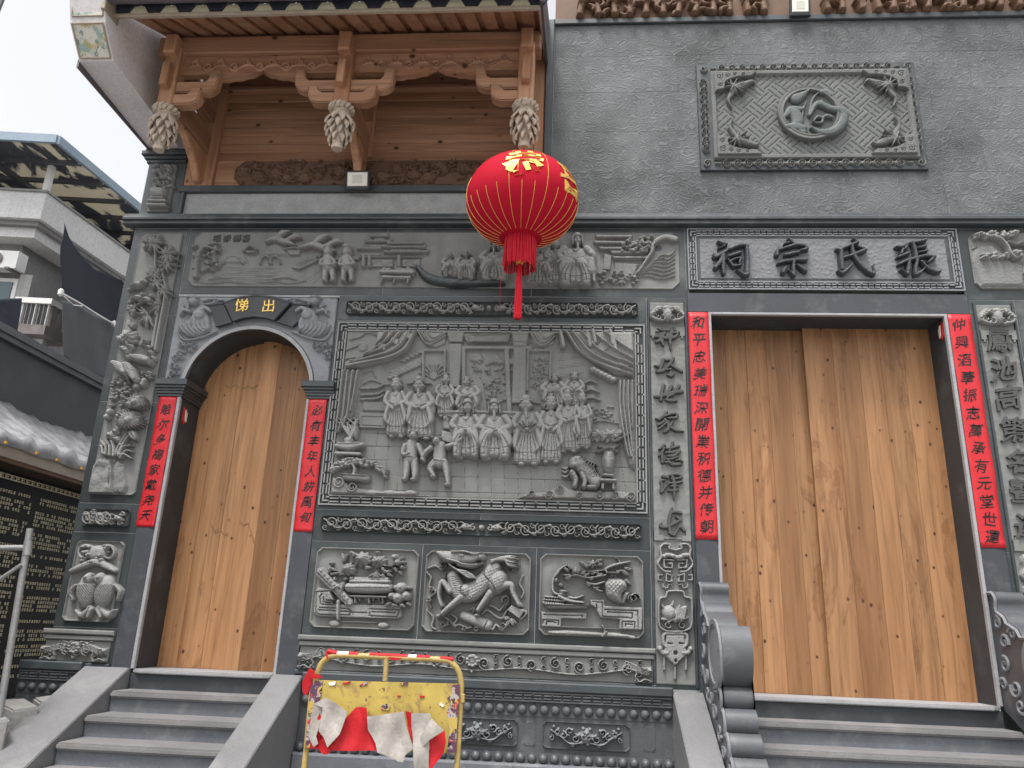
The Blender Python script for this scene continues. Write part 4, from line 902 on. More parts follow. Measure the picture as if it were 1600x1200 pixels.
for P in ([(150,830),(600,840),(600,855)],[(140,930),(140,890),(320,895),(320,950)],[(180,950),(185,910),(290,920)],[(720,680),(830,685),(830,850),(1180,870),(1180,810),(890,800)],[(860,770),(1240,785),(1250,990)],[(1060,980),(1060,910),(1210,915),(1210,990)],[(1100,960),(1100,940),(1180,945)],[(760,710),(770,770)]): S.st(P,14,.02,prof='f',op='sub',straight=True)
S.st([(210,1035),(430,1040),(820,1060),(1000,1070),(1200,1095)],[40,60,44,60,40],.035).do(330,1040,110,22,.045).do(1060,1075,110,22,.045).st([(830,960),(860,1020),(830,1080),(880,1030)],[20,24,20],.06); fin(S,'carved_table',t3)
S=sub((110,520,730,800),p3,K)
S.pi([(150,705),(690,715),(640,765),(200,765)],.065,.04).st([(150,708),(690,718)],12,.07)
for i in range(26): S.do(150+ (i%9)*28+ (i//9)*10,690-(i//9)*34+ (i%9)*2,20,17,.055)
S.st([(330,620),(450,670),(610,690)],[44,50,30],.07).st([(440,630),(520,640),(610,610)],[30,34,20],.065).st([(400,640),(470,620)],14,.06); fin(S,'carved_dish',t3)
S=sub((230,140,1290,720),p3,K)
S.pi([(900,400),(1030,400),(1110,450),(1120,520),(1060,600),(1050,710),(890,640),(860,560),(850,470)],.085,.07,smooth=3).st([(880,340),(1020,345)],16,.08).po([(910,345),(1005,350),(1010,400),(905,400)],.06,.02).pi([(1090,560),(1160,560),(1120,640),(1090,710),(1040,700),(1060,600)],.06,.04)
S.te([p for p in ((900,430),(1030,430),(1090,520),(1040,600),(900,560))],lambda X,Z:.006*np.sin(X*190)*np.sin(Z*190))
for P,w in (([(880,340),(870,300),(950,260),(1030,240),(1150,215)],[30,34,36,22]),([(1030,240),(1020,190),(985,165)],[20,12]),([(1000,330),(1080,320),(1140,370)],[22,20,14]),([(870,370),(760,390),(640,400),(520,370),(420,400)],[22,20,18,14]),([(860,310),(740,330),(640,330)],[18,14]),([(330,330),(260,420),(260,560),(320,600)],[20,34,40,30]),([(430,250),(330,310),(270,390)],[24,30,26]),([(850,450),(740,480),(640,450)],[26,30,16]),([(830,560),(760,540),(720,500)],[20,24,16])): S.st(P,w,.06)
for x,y,r in ((720,240,60),(520,330,55)): S.fl(x,y,r,.075,n=6,layers=2,rot=x)
for a,b in (((620,250),(560,210)),((660,280),(600,240)),((760,220),(840,180)),((780,250),(850,240)),((480,300),(400,240)),((440,330),(370,270)),((470,380),(370,370)),((460,400),(380,410)),((600,360),(640,310)),((620,380),(700,340)),((700,360),(790,310)),((720,330),(800,350)),((760,380),(850,350)),((680,420),(740,400)),((1080,290),(1190,310)),((1060,330),(1140,380)),((1090,420),(1170,490)),((330,480),(380,500)),((280,450),(310,390)),((330,560),(430,560)),((330,590),(400,600)),((740,530),(800,510)),((690,490),(630,460))): S.lf(a,b,46,.06)
S.sp(1200,640,70,1.0,0,1,16,.05).sp(1165,650,62,1.0,0,1,14,.055).st([(1120,640),(1270,640)],10,.045); fin(S,'carved_vase',t3)
# ---------------------------------------------------------------- long scroll over the arch and the family scene
lt,R=panel('long_scroll_relief','long horizontal carving of palaces, bridges and sages directly under the cornice',[(303,364),(1060,364),(1062,454),(295,447)],.07,.0055,.008,.006,.008,seed=4)
a1=T(280,340,3.81); a2=T(660,230,3.81); A=Sub(R,a1,3.81); Bq=Sub(R,a2,3.81); g=random.Random(8)
for i in range(10): A.st([(140+g.uniform(0,300),300+i*11),(300+g.uniform(0,300),302+i*11),(560+g.uniform(0,100),298+i*11)],[2,7,2],.006)
for cx,r in ((325,60),(520,34),(575,34)): A.st([(cx-r,280),(cx-r*.6,248),(cx,236),(cx+r*.6,248),(cx+r,280)],12,.02)
A.po([(240,280),(270,220),(330,200),(400,220),(420,280)],.012,.02).po([(480,240),(530,170),(580,140),(630,180),(670,240)],.014,.03).po([(640,200),(735,200),(720,235),(660,235)],.02).st([(635,200),(690,190),(745,200)],12,.03)
A.st([(390,210),(430,180),(470,205)],14,.03).po([(400,205),(470,205),(465,225),(405,225)],.025)
for i in range(40): A.do(g.uniform(95,250),g.uniform(165,330),g.uniform(8,20),g.uniform(6,14),.02+.03*g.random())
A.st([(110,360),(120,260),(160,190),(250,210)],[40,30,26,14],.04)
A.st([(90,385),(200,395),(300,385),(420,395),(560,385),(660,395),(760,380)],7,.010).st([(180,370),(320,360)],6,.01).st([(560,370),(640,355),(700,375)],[8,30,8],.014)
for i in range(5): A.st([(720+i*70,400),(840+i*66,320)],5,.006,prof='g',op='sub')
R.poly([a1(670,310),a1(690,290),a1(800,250),a1(1080,240),a1(1080,262),a1(830,272),a1(720,322)],.02,.008)
for i in range(7): A.sp(720+i*22,292-i*7,14,1.1,0,1,6,.028)
for x in (1090,1125,1300): A.po([(x,232),(x+26,232),(x+26,310),(x,310)],.03)
for x0,x1 in ((1150,1280),(1330,1440)): A.po([(x0,255),(x1,255),(x1,305),(x0,305)],.018).st([(x0+15,280),(x0+50,268),(x0+75,290),(x1-15,278)],8,.024)
A.po([(1030,238),(1450,238),(1450,250),(1030,250)],.024)
for y,x0,x1 in ((122,1150,1240),(152,1120,1260),(165,1250,1450),(195,1070,1200),(186,1250,1460),(215,1230,1480)): 
    A.po([(x0,y-10),(x1,y-10),(x1+14,y-22),(x1+10,y+8),(x0-10,y+8),(x0-14,y-20)],.028,.006)
    for i in range(int((x1-x0)/14)): A.st([(x0+i*14,y-8),(x0+i*14,y+6)],4,.006,prof='g',op='sub')
for y,x0,x1 in ((138,1165,1230),(176,1130,1240),(205,1260,1440),(228,1080,1200)): A.po([(x0,y-8),(x1,y-8),(x1,y+10),(x0,y+10)],.018,.004)
Bq.st([(0,150),(90,150),(170,170),(260,260),(330,300)],[30,40,30,24,16],.03)
for x0,x1,y in ((1040,1240,545),(1030,1260,580),(1060,1180,615),(1130,1300,640),(1140,1330,670)):
    Bq.po([(x0,y-12),(x1,y-10),(x1+14,y-20),(x1+8,y+8),(x0-8,y+8),(x0-16,y-18)],.028,.006)
    for i in range(int((x1-x0)/14)): Bq.st([(x0+i*14,y-8),(x0+i*14,y+6)],4,.006,prof='g',op='sub')
Bq.po([(1080,640),(1130,650),(1120,740),(1070,740)],.018).po([(1140,690),(1290,700),(1250,790),(1140,760)],.016,.01)
for i in range(7): Bq.st([(1150+i*10,820-i*8),(1250+i*16,790-i*14),(1330+i*14,770-i*20),(1420+i*9,790-i*24),(1500,770-i*26)],7,.012)
for i in range(60): Bq.do(g.uniform(1180,1360),g.uniform(545,640),g.uniform(10,18),g.uniform(7,12),.03+.02*g.random())
Bq.st([(1500,560),(1440,550),(1380,580),(1360,640),(1320,700),(1280,760)],[50,44,36,26,20,16],.035).do(1400,605,26,20,.03,op='sub')
for i in range(36): Bq.do(g.uniform(1050,1280),g.uniform(740,820),g.uniform(8,16),g.uniform(6,12),.015+.02*g.random())
Bq.po([(720,660),(860,640),(860,750),(740,750)],.016)
R.mesh('panel_ground',M['carve2'],lt)
for ch,x in zip('福禄壽喜',(228,288,348,402)):
    X,Z=at(*a1(x,128)); char_obj(ch,X,Z,.075,-.013,.006,M['letter'],lt,off=.015,seed=6,wob=.015)
for (x,y,r) in ((640,155,60),(870,190,72)):
    S=sub((x-170,y-110,x+150,y+60),a1,3.81)
    S.st([(x-r*1.9,y+r*.1),(x-r,y-r*.2),(x,y+r*.05),(x+r*.9,y+r*.35)],[10,40,44,18],.045).st([(x-r*.9,y-r*.1),(x-r*.2,y-r*.75),(x+r*.5,y-r*.9)],[30,44,10],.05).st([(x+r*.1,y),(x+r*1.1,y-r*.5),(x+r*1.6,y-r*.3)],[30,40,8],.045)
    fin(S,'carved_crane',lt)
for (x,y) in ((900,225),(1010,225)):
    S=sub((x-70,y-45,x+75,y+180),a1,3.81)
    S.do(x,y,30,34,.075).do(x,y-26,30,16,.08).st([(x-4,y+40),(x,y+80)],[70,84],.065).st([(x+25,y+45),(x+45,y+75),(x+10,y+85)],26,.075).st([(x-30,y+50),(x-40,y+80),(x+10,y+85)],26,.07).st([(x-20,y+100),(x-24,y+160)],[40,30],.05).st([(x+20,y+100),(x+26,y+160)],[40,30],.05)
    for e in (-1,1): S.do(x+e*11,y-4,7,4,.008,op='sub'); S.do(x+e*22,y+165,20,8,.045)
    fin(S,'carved_child',lt)
S=sub((1200,310,1440,410),a1,3.81); S.st([(1210,340),(1400,345)],26,.05,prof='f').st([(1220,368),(1380,372)],20,.04,prof='f')
for x in (1215,1290,1370): S.st([(x,375),(x-8,400)],12,.035)
for i in range(24): S.do(g.uniform(1225,1390),g.uniform(315,336),14,10,.045)
fin(S,'carved_planter',lt)
S=sub((1410,300,1610,480),a1,3.81); S=Sub(fig_canvas(*a2(-30,700),*a2(520,700),.0045,.008),a2,3.81) if False else None
F=fig_canvas(650,795,405,452,.0045,.008); F.stroke([(654,421),(672,437),(710,444),(788,446)],[8,15,15,5],.045); F.mesh('carved_boat',M['mould'],lt)
def sage(win,hx,hy,s,seat=True):
    S=sub(win,a2,3.81); S.do(hx,hy,26*s,34*s,.085).do(hx,hy-24*s,30*s,18*s,.088)
    S.pi([(hx-50*s,hy+45*s),(hx+50*s,hy+45*s),(hx+95*s,hy+120*s),(hx+90*s,hy+230*s),(hx-60*s,hy+235*s),(hx-90*s,hy+130*s)],.065,.05,smooth=3)
    S.st([(hx-45*s,hy+70*s),(hx-75*s,hy+130*s),(hx+5*s,hy+140*s)],[44*s,48*s,36*s],.08).st([(hx+45*s,hy+70*s),(hx+80*s,hy+130*s),(hx+10*s,hy+150*s)],[44*s,48*s,36*s],.08).st([(hx,hy+20*s),(hx,hy+70*s)],[30*s,10*s],.085)
    for i in range(5): S.st([(hx+(i-2)*16*s,hy+150*s),(hx+(i-2)*28*s,hy+230*s)],5,.009,prof='g',op='sub')
    for e in (-1,1): S.do(hx+e*10*s,hy-2,7*s,5*s,.008,op='sub')
    return fin(S,'carved_figure',lt)
for i,a_ in enumerate(((899,368,449,56,'scarf',True,True),(773,380,441,42,'scarf',True,True),(842,384,447,40,'bun',False,False),(706,399,437,26,'bun',False,True),(729,396,441,30,'wing',False,True),(868,376,446,34,'bun',False,False))): figure(lt,*a_,seed=50+i,dep=.85)
S=sub((940,640,1060,830),a2,3.81); S.do(1000,665,22,24,.08).st([(1000,700),(1000,760)],[60,70],.075).st([(985,770),(985,820)],[34,24],.06).st([(1015,770),(1020,820)],[34,24],.06); fin(S,'carved_child',lt)
# ---------------------------------------------------------------- corner pilaster panels
bt,R=panel('bamboo_relief','tall carving of bamboo, birds and chrysanthemums on the left corner pilaster',[(223,364),(286,364),(213,775),(140,772)],.03,.005,.006,.008,.010,seed=5)
b1=T(130,350,5.217); b2=T(90,560,5.0); Bm=Sub(R,b2,5.)
Bm.po([(250,1060),(290,850),(330,790),(400,780),(440,830),(450,1065)],.028,.012).po([(440,1065),(450,840),(480,790),(540,830),(560,1000),(540,1065)],.022,.02)
Bm.st([(425,870),(420,990)],[10,18],.02,prof='g',op='sub')
R.noise(.010,.02,2,9,[b2(*p) for p in ((330,800),(250,1060),(540,1065),(540,830))]); R.mesh('panel_ground',M['carve2'],bt)
S=sub((440,100,830,1100),b1,5.217)
def burst(x,y,r,a0,a1,n,h):
    for i in range(n):
        a=math.radians(a0+(a1-a0)*i/(n-1)+g.uniform(-8,8)); q=r*g.uniform(.75,1.1); S.lf((x+8*math.cos(a),y+8*math.sin(a)),(x+q*math.cos(a),y+q*math.sin(a)),24,h*g.uniform(.75,1.1))
S.st([(605,250),(612,420),(640,640),(585,1010)],[14,16,18,34],.035).st([(660,380),(690,560),(650,820),(610,1040)],[12,16,26,30],.04)
for x,y,r,n in ((600,180,95,12),(705,270,90,11),(605,430,85,10),(700,350,80,9),(625,500,80,8),(680,560,70,8)): burst(x,y,r,-200,120,n,.05)
burst(650,680,110,120,260,7,.05); burst(560,760,110,80,230,8,.055); burst(450,710,70,120,260,6,.05)
fin(S,'carved_bamboo',bt)
for (x,y,rot) in ((475,520,-25),(480,625,-10),(550,640,15)):
    S=sub((x-110,y-60,x+90,y+70),b1,5.217); S.do(x,y,46,28,.06,rot=-rot).do(x+40,y-22,20,17,.065).st([(x-30,y+8),(x-90,y+40)],[26,12],.04).lf((x+10,y),(x-60,y+20),26,.07); fin(S,'carved_bird',bt)
S=sub((300,780,660,1240),b1,5.217)
for x,y,r in ((385,930,78),(365,1050,46),(405,1015,34),(340,1030,34),(385,1105,34),(530,970,30),(545,1020,30),(565,1065,34),(585,1110,34)): S.fl(x,y,r,.06,n=8,layers=3,rot=x)
for a,b in (((430,960),(470,920)),((440,980),(470,970)),((400,850),(400,800)),((420,860),(440,820)),((330,960),(300,930)),((490,1010),(510,960))): S.lf(a,b,34,.045)
fin(S,'carved_flowers',bt)
S=sub((440,0,800,220),b2,5.)
for x0,y0,x1,y1 in ((480,60,560,130),(570,70,640,180),(620,10,740,40)):
    S.st([(x0,y0),((x0+x1)/2,(y0+y1)/2-5),(x1,y1)],[50,86,54],.075).do(x1+8,y1+10,26,30,.06)
    for k in range(5): S.st([(x0+k*12,y0+k*12+14),(x0+k*14+24,y0+k*12-8)],4,.008,prof='g',op='sub')
fin(S,'carved_quail',bt)
S=sub((380,110,790,790),b2,5.)
for i in range(70): S.do(g.uniform(430,590),g.uniform(160,460),g.uniform(8,20),g.uniform(6,14),.02+.025*g.random())
for i in range(40): S.do(g.uniform(680,760),g.uniform(90,170),g.uniform(8,14),g.uniform(6,12),.03+.02*g.random())
for x,y in ((640,235),(690,215),(700,190),(430,430),(410,470)): S.do(x,y,24,26,.05)
for x,y,r in ((645,350,90),(595,490,110)):
    for i in range(13):
        a=math.radians(180+i*15); S.lf((x+r*.25*math.cos(a),y+20+r*.2*math.sin(a)),(x+r*math.cos(a),y+20+r*.85*math.sin(a)),r*.26,.055)
    for i in range(11):
        a=math.radians(i*18); S.lf((x+r*.25*math.cos(a),y+20+r*.1*math.sin(a)),(x+r*1.05*math.cos(a),y+20+r*.55*math.sin(a)),r*.26,.065)
    S.do(x,y+15,r*.33,r*.36,.085)
for x,y,r in ((430,610,42),(480,640,36),(470,580,34)): S.fl(x,y,r,.05)
S.lf((600,590),(640,650),70,.05)
for P in ([(480,740),(530,650),(580,580)],[(500,750),(560,640),(610,590)],[(400,760),(400,700),(360,650)],[(430,765),(430,700),(400,640)],[(460,770),(460,710),(440,650)],[(380,755),(370,700),(340,690)],[(500,770),(540,700),(610,690)],[(510,790),(560,730),(610,740)],[(500,760),(550,760),(600,790)],[(480,760),(510,690),(580,680)]): S.st(P,[22,18,6],.04)
fin(S,'carved_flowers',bt)
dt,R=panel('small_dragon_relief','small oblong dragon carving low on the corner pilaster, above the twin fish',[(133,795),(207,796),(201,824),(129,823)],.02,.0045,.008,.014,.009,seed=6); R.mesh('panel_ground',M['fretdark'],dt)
F=fig_canvas(130,205,794,826,.0042,.008); vine(F,(136,809),(178,811),11,4,2.6,.03); dragon_head(F,188,811,5,.045,1)
for x,y,a in ((146,817,0),(157,815,90),(168,803,180),(178,817,30),(194,803,200),(150,801,60),(163,818,120),(190,819,0)): F.spiral(x,y,4,1.2,a,1,1.8,.025)
F.mesh('dragon_carving',M['carve'],dt)
ft,R=panel('twin_fish_relief','carving of twin fish under a stone chime, at the foot of the corner pilaster',[(124,844),(198,847),(174,972),(98,971)],.035,.005,.008,.016,.012,seed=7); R.mesh('panel_ground',M['carve2'],ft)
f1=T(0,600,2.)
S=sub((215,490,395,745),f1,2.)
S.sp(275,530,26,1.2,60,1,9,.03).sp(345,530,26,1.2,120,-1,9,.03).do(310,530,34,24,.04)
for i in range(16): S.do(g.uniform(268,352),g.uniform(508,560),7,6,.04+.015*g.random())
S.st([(235,585),(270,570),(310,558),(345,572),(370,585)],[16,22,24,22,14],.045)
for e in (-1,1):
    S.do(308+e*29,648,29,52,.055,rot=-e*8).do(308+e*17,610,18,20,.062).st([(308+e*4,600),(308+e*2,625)],6,.02,prof='g',op='sub').do(308+e*20,606,5,5,.012,op='add')
    S.st([(308+e*14,700),(308+e*40,722),(308+e*58,708)],[16,24,8],.045).st([(308+e*10,705),(308+e*20,728)],[16,10],.05).st([(308+e*62,630),(308+e*76,650),(308+e*70,675)],[10,16,8],.035)
S.te([(225,625),(390,625),(390,700),(225,700)],lambda X,Z:.010*np.abs(np.sin(X*150+Z*150)*np.sin(X*150-Z*150))); fin(S,'carved_fish',ft)
vt,R=panel('flower_vase_relief','small carving of a flower vase on the top block of the corner pilaster',[(243,259),(276,260),(268,333),(231,333)],.02,.0045,.022,.006,.008,seed=8); R.mesh('panel_ground',M['carve2'],vt)
v1=T(200,200,10)
S=sub((310,620,760,1300),v1,10.,base=.024); S.pi([(400,980),(640,980),(650,1060),(600,1130),(440,1130),(390,1060)],.05,.05,smooth=3).st([(380,1190),(640,1195)],50,.04,prof='f').st([(370,1260),(640,1262)],50,.045,prof='f').st([(440,1150),(600,1150)],40,.045)
for i in range(50): S.do(g.uniform(420,720)+0,g.uniform(640,980),g.uniform(20,40),g.uniform(14,30),.02+.03*g.random())
for x,y in ((540,900),(600,800),(680,690),(580,680),(640,760)): S.fl(x,y,52,.05)
fin(S,'carved_vase',vt)
# ---------------------------------------------------------------- apron-shaped bands at the foot of the wall
def apron(label,quad,n,seed,t=None):
    (xa,ya),(xb,yb),(xc,yc),(xd,yd)=quad
    t=thing('apron_relief',label,'relief',(*[at((xa+xb)/2,yc)[0]],-.02,at(xc,yc)[1]))
    R=Rel.box(quad,.005,.006); R.noise(.003,.03,2,seed); R.mesh('panel_ground',M['carve2'],t)
    x0,x1,z0,z1=R.X[0],R.X[-1],R.Z[0],R.Z[-1]; H=z1-z0
    MB().box(x0-.02,x1+.03,-.045,.01,z1+.045,z1+.085,.01).obj('moulding',M['carve2'],t); MB().box(x0-.01,x1+.02,-.03,.01,z1+.002,z1+.038,.008).obj('moulding',M['carve2'],t); MB().box(x0-.02,x1+.03,-.03,.01,z0-.035,z0-.002,.006).obj('moulding',M['mould'],t)
    F=Rel(x0,x1,z0,z1,.0045,.008,-1.); q=lambda u,v:(x0+(x1-x0)*u,z1-H*v)
    lw=H*.07; a=H*.9/(x1-x0)
    for e in (0,1):
        m=lambda u:u if e==0 else 1-u
        F.stroke([q(m(a*.02),.88),q(m(a*.35),.80),q(m(a*.62),.9),q(m(a*.8),.7),q(m(a*.75),.5),q(m(a*1.2),.38)],lw,.03,px=False)
        for i in range(3): F.spiral(*q(m(a*(.15+.3*i)),.85),H*.10,1.2,90,1-2*e,H*.045,.028,px=False)
        for i in range(5): F.stroke([q(m(a*.0),.32+.07*i),q(m(a*.4),.36+.06*i),q(m(a*.8),.24+.05*i),q(m(a*1.25+.02*i*a),.10+.06*i)],H*.055,.03,px=False)
        F.dome(*q(m(a*.12),.42),H*.14,H*.09,.042,px=False); F.spiral(*q(m(a*.62),.6),H*.12,1.2,200,1,H*.045,.03,px=False)
    pts=[q(a*1.15,.42)]; k=n
    for i in range(k+1):
        u=a*1.15+(1-a*2.3)*i/k; pts.append(q(u,.56+.16*(i%2) if i not in (0,k) else .44))
    F.stroke(pts,lw*.8,.026,px=False,n=8)
    for i in range(k*2+2):
        u=a*1.15+(1-a*2.3)*i/(k*2+1); s=1-2*(i%2)
        F.spiral(*q(u,.30+.12*(i%2)),H*.25,1.6,90*s,s,H*.055,.03,px=False); F.spiral(*q(u+.5*(1-a*2.3)/(k*2+1),.16),H*.12,1.2,-60*s,-s,H*.045,.026,px=False); F.spiral(*q(u+.5*(1-a*2.3)/(k*2+1),.46),H*.10,1.1,60*s,s,H*.045,.026,px=False)
    F.dome(*q(.5,.32),H*.2,H*.2,.03,px=False)
    for i in range(9): F.dome(x0+(x1-x0)*.5+H*.22*math.cos(i*.7),z1-H*.34+H*.2*math.sin(i*.7),H*.10,H*.08,.04,px=False)
    F.dome(*q(.5,.78),H*.08,H*.10,.03,px=False)
    F.mesh('scroll_carving',M['carve'],t)
    return t
apron('apron shaped scroll band low on the centre wall, partly behind the yellow barrier',[(469,1011),(1018,1029),(1018,1068),(466,1047)],6,11)
apron('short apron shaped scroll carving at the foot of the left corner pilaster',[(72,998),(175,1002),(168,1036),(66,1033)],2,12)
# lotus panels of the base
for x0,x1 in ((-1.82,-1.16),(-.98,-.35),(-.165,.50)):
    R=Rel(x0,x1,.765,.96,.005,.032); R.clip_corner(.03,rimh=.012,rimd=.010); R.mesh('panel_ground',M['base'],bs)
    F=Rel(x0,x1,.765,.96,.0045,.034,-1.); cx,cz=(x0+x1)/2,.865
    F.dome(cx,cz,.05,.055,.035,px=False)
    for e in (-1,1):
        F.spiral(cx+e*.018,cz,.03,1.2,90,e,.012,.05,px=False)
        for i in range(5): F.spiral(cx+e*(.08+.045*i),cz+(.018 if i%2 else -.020)+.01*i*(i<3),.032-.003*i,1.3,90+180*(i%2),e,.011,.03,px=False)
        F.stroke([(cx+e*.03,cz-.045),(cx+e*.12,cz-.055),(cx+e*.19,cz-.01),(cx+e*.27,cz+.035)],[.016,.014,.012,.008],.03,px=False)
        for i in range(6): F.dome(cx+e*(.07+.035*i),cz+.035*math.sin(i*1.7)+.012*i*.5,.012,.010,.03,px=False)
        F.dome(cx+e*.1,cz-.07,.02,.012,.02,px=False)
    for i in range(7): F.dome(cx+.05*math.cos(i),cz+.058*math.sin(i),.016,.014,.035,px=False)
    F.mesh('lotus_carving',M['drumside'],bs)
for cx in (-1.07,-.257,.645):
    R=Rel(cx-.055,cx+.055,.765,.96,.005,.032); R.clip_corner(.025,rimh=-0.,rimd=.01); R.H=np.where((R.H>-.5)&(R.edge<.010),.018,R.H); R.H=np.where((R.H>-.5)&(R.edge<.004),.032,R.H); R.mesh('cartouche',M['base'],bs)
# ---------------------------------------------------------------- couplet columns beside the main door
SH={}
SH['神']=[([(185,100),(225,115),(255,120)],[26,36,26]),([(150,185),(200,180),(250,150)],[20,40,34]),([(165,240),(210,215),(240,160)],[24,40,36]),([(215,160),(225,230),(235,275)],[40,40,22]),([(255,200),(300,190),(350,190),(385,165),(395,135)],[36,50,40,24,16]),([(270,195),(320,150),(380,140)],[30,34,24]),([(335,90),(320,150),(310,240),(318,325)],[26,34,34,10])]
SH['塔']=[([(150,485),(190,490),(230,475)],[14,34,24]),([(240,420),(225,470),(200,540)],[36,34,30]),([(175,550),(220,540),(260,520)],[26,40,24]),([(270,425),(305,425)],[22,28]),([(345,405),(325,440),(280,500),(240,550)],[28,32,26,14]),([(320,480),(370,510),(430,545)],[24,30,30]),([(275,530),(320,520)],[20,20]),([(285,580),(320,585),(345,570)],[22,44,28]),([(320,550),(310,590)],[28,30])]
SH['世']=[([(155,805),(220,800),(320,770),(430,750)],[28,34,36,38]),([(245,685),(225,760),(215,845)],[30,28,30]),([(325,700),(290,770),(280,845)],[34,30,26]),([(400,695),(360,750),(330,790),(270,800)],[38,34,28,18]),([(270,840),(310,850),(370,845)],[26,30,34])]
SH['家']=[([(165,1035),(200,1040),(230,1010)],[20,34,22]),([(275,965),(240,1010),(200,1040)],[22,28,22]),([(250,1010),(330,985),(380,990),(370,1025),(290,1030)],[22,24,26,30,20]),([(250,1060),(220,1085),(190,1100)],[26,24,26]),([(270,1080),(230,1115),(190,1145)],[24,24,22]),([(255,1040),(290,1090),(285,1150),(250,1175)],[26,30,34,24]),([(340,1060),(310,1110)],[20,26]),([(310,1120),(370,1155),(450,1168)],[28,34,12])]
SH2={}
SH2['德']=[([(250,175),(220,205),(195,220)],[30,26,18]),([(250,210),(220,260),(195,290)],[26,26,18]),([(225,260),(230,360)],[28,26]),([(275,215),(330,205),(400,185)],[22,28,26]),([(340,145),(325,190),(300,240)],[22,26,20]),([(270,255),(340,250),(410,235)],[26,34,26]),([(290,290),(350,285),(410,245)],[28,34,20]),([(270,325),(330,320),(390,300)],[20,24,20]),([(265,355),(300,350)],[26,30]),([(290,340),(330,375),(415,375)],[22,34,34]),([(370,335),(410,330),(435,345)],[18,26,26])]
SH2['澤']=[([(240,500),(290,515)],[36,26]),([(220,545),(250,540)],[26,22]),([(215,560),(225,610),(215,665)],[26,30,26]),([(225,665),(270,600),(310,570)],[24,18,12]),([(300,490),(370,480),(425,495),(410,520),(320,530)],[20,24,30,26,18]),([(290,570),(360,570),(435,560)],[20,26,18]),([(330,500),(350,560),(355,640),(350,740)],[30,36,34,12]),([(320,605),(390,600)],[22,20]),([(295,650),(340,650),(390,640)],[22,22,20])]
SH2['長']=[([(330,825),(310,900),(300,1000),(310,1090)],[16,32,34,34]),([(320,880),(370,868),(420,880)],[24,30,34]),([(220,980),(210,1020),(260,1030),(330,1000),(420,955)],[12,26,34,34,28]),([(370,925),(420,950)],[14,28]),([(305,1090),(350,1105),(390,1050),(400,1020)],[30,40,22,14]),([(395,1020),(430,1030),(455,1065)],[20,34,30])]
def brush_char(t,name,strokes,tr,k,mat,h=.02,y0=0.,base=.008,hres=.004,prof='f',fat=1.):
    P=[tr(*p) for s,w in strokes for p in s]; xs=[p[0] for p in P]; ys=[p[1] for p in P]
    F=fig_canvas(min(xs)-6,max(xs)+6,min(ys)-6,max(ys)+6,hres,base)
    for s,w in strokes: F.stroke([tr(*p) for p in s],np.array(w,float)/k*fat,h,prof)
    return F.mesh(name,M[mat],t,y0)
def column(label,qx0,qx1,cut=None):
    t=thing('couplet_column',label,'relief',((qx0+qx1)/2,-.01,1.24))
    MB().box(qx0-.02,qx0,-.02,.01,1.235,4.475,.006).obj('edge_moulding',M['mould'],t); MB().box(qx1,qx1+.02,-.02,.01,1.235,4.475,.006).obj('edge_moulding',M['mould'],t)
    R=Rel(qx0,qx1,1.25,4.46,.007,.006); R.noise(.003,.02,2,13); R.mesh('panel_ground',M['carve2'],t)
    cx=(qx0+qx1)/2
    F=Rel(qx0,qx1,4.20,4.45,.0045,.008,-1.)
    F.dome(cx,4.33,.045,.07,.05,px=False); F.dome(cx,4.385,.05,.03,.045,px=False)
    for e in (-1,1):
        F.stroke([(cx+e*.03,4.36),(cx+e*.08,4.395),(cx+e*.14,4.33),(cx+e*.12,4.29),(cx+e*.05,4.27)],[.03,.04,.035,.03,.03],.035,px=False)
        for i in range(5): F.dome(cx+e*(.05+.022*i),4.39-.016*i,.018,.016,.042,px=False)
        F.spiral(cx+e*.05,4.285,.03,1.2,90,e,.014,.04,px=False); F.spiral(cx+e*.105,4.315,.025,1.2,0,e,.012,.035,px=False)
    F.mesh('bat_emblem',M['carve'],t)
    for z,s in ((4.195,-1),(2.372,1)):
        kb=MB(); kb.box(qx0+.03,qx1-.03,-.02,-.002,z-.008,z+.008)
        for e,x in ((1,qx0+.005),(-1,qx1-.005)):
            for (u0,u1,v0,v1) in ((0,.075,-.022,.022),(0,.04,.022*s,.062*s),(.015,.03,.062*s,.085*s)):
                a,b=sorted((x+e*u0,x+e*u1)); c,d=sorted((z+v0,z+v1)); kb.box(a,b,-.024-(.001 if v0==-.022 else 0),-.002,c,d)
        kb.obj('corner_key',M['carve2'],t)
    return t,cx
c1,cx=column('stone couplet column with big raised characters, between the family scene and the main door',.705,1.012)
for k_,v_ in SH.items(): brush_char(c1,'character',v_,T(1000,500,6.667),6.667,'letter',.020,fat=1.3)
for k_,v_ in SH2.items(): brush_char(c1,'character',v_,T(1000,670,6.667),6.667,'letter',.020,fat=1.25)
c2,cx2=column('stone couplet column with big raised characters, right of the main door',3.515,3.815)
for ch,(px,py) in zip('鳳池高第名聲達',((1557,534),(1563,578),(1571,622),(1579,672),(1588,722),(1594,768),(1603,820))):
    X,Z=at(px,py); char_obj(ch,3.66,Z,.215,-.008,.022,M['letter'],c2,off=.010,bev=.010,seed=2,shear=.15,wob=.035)
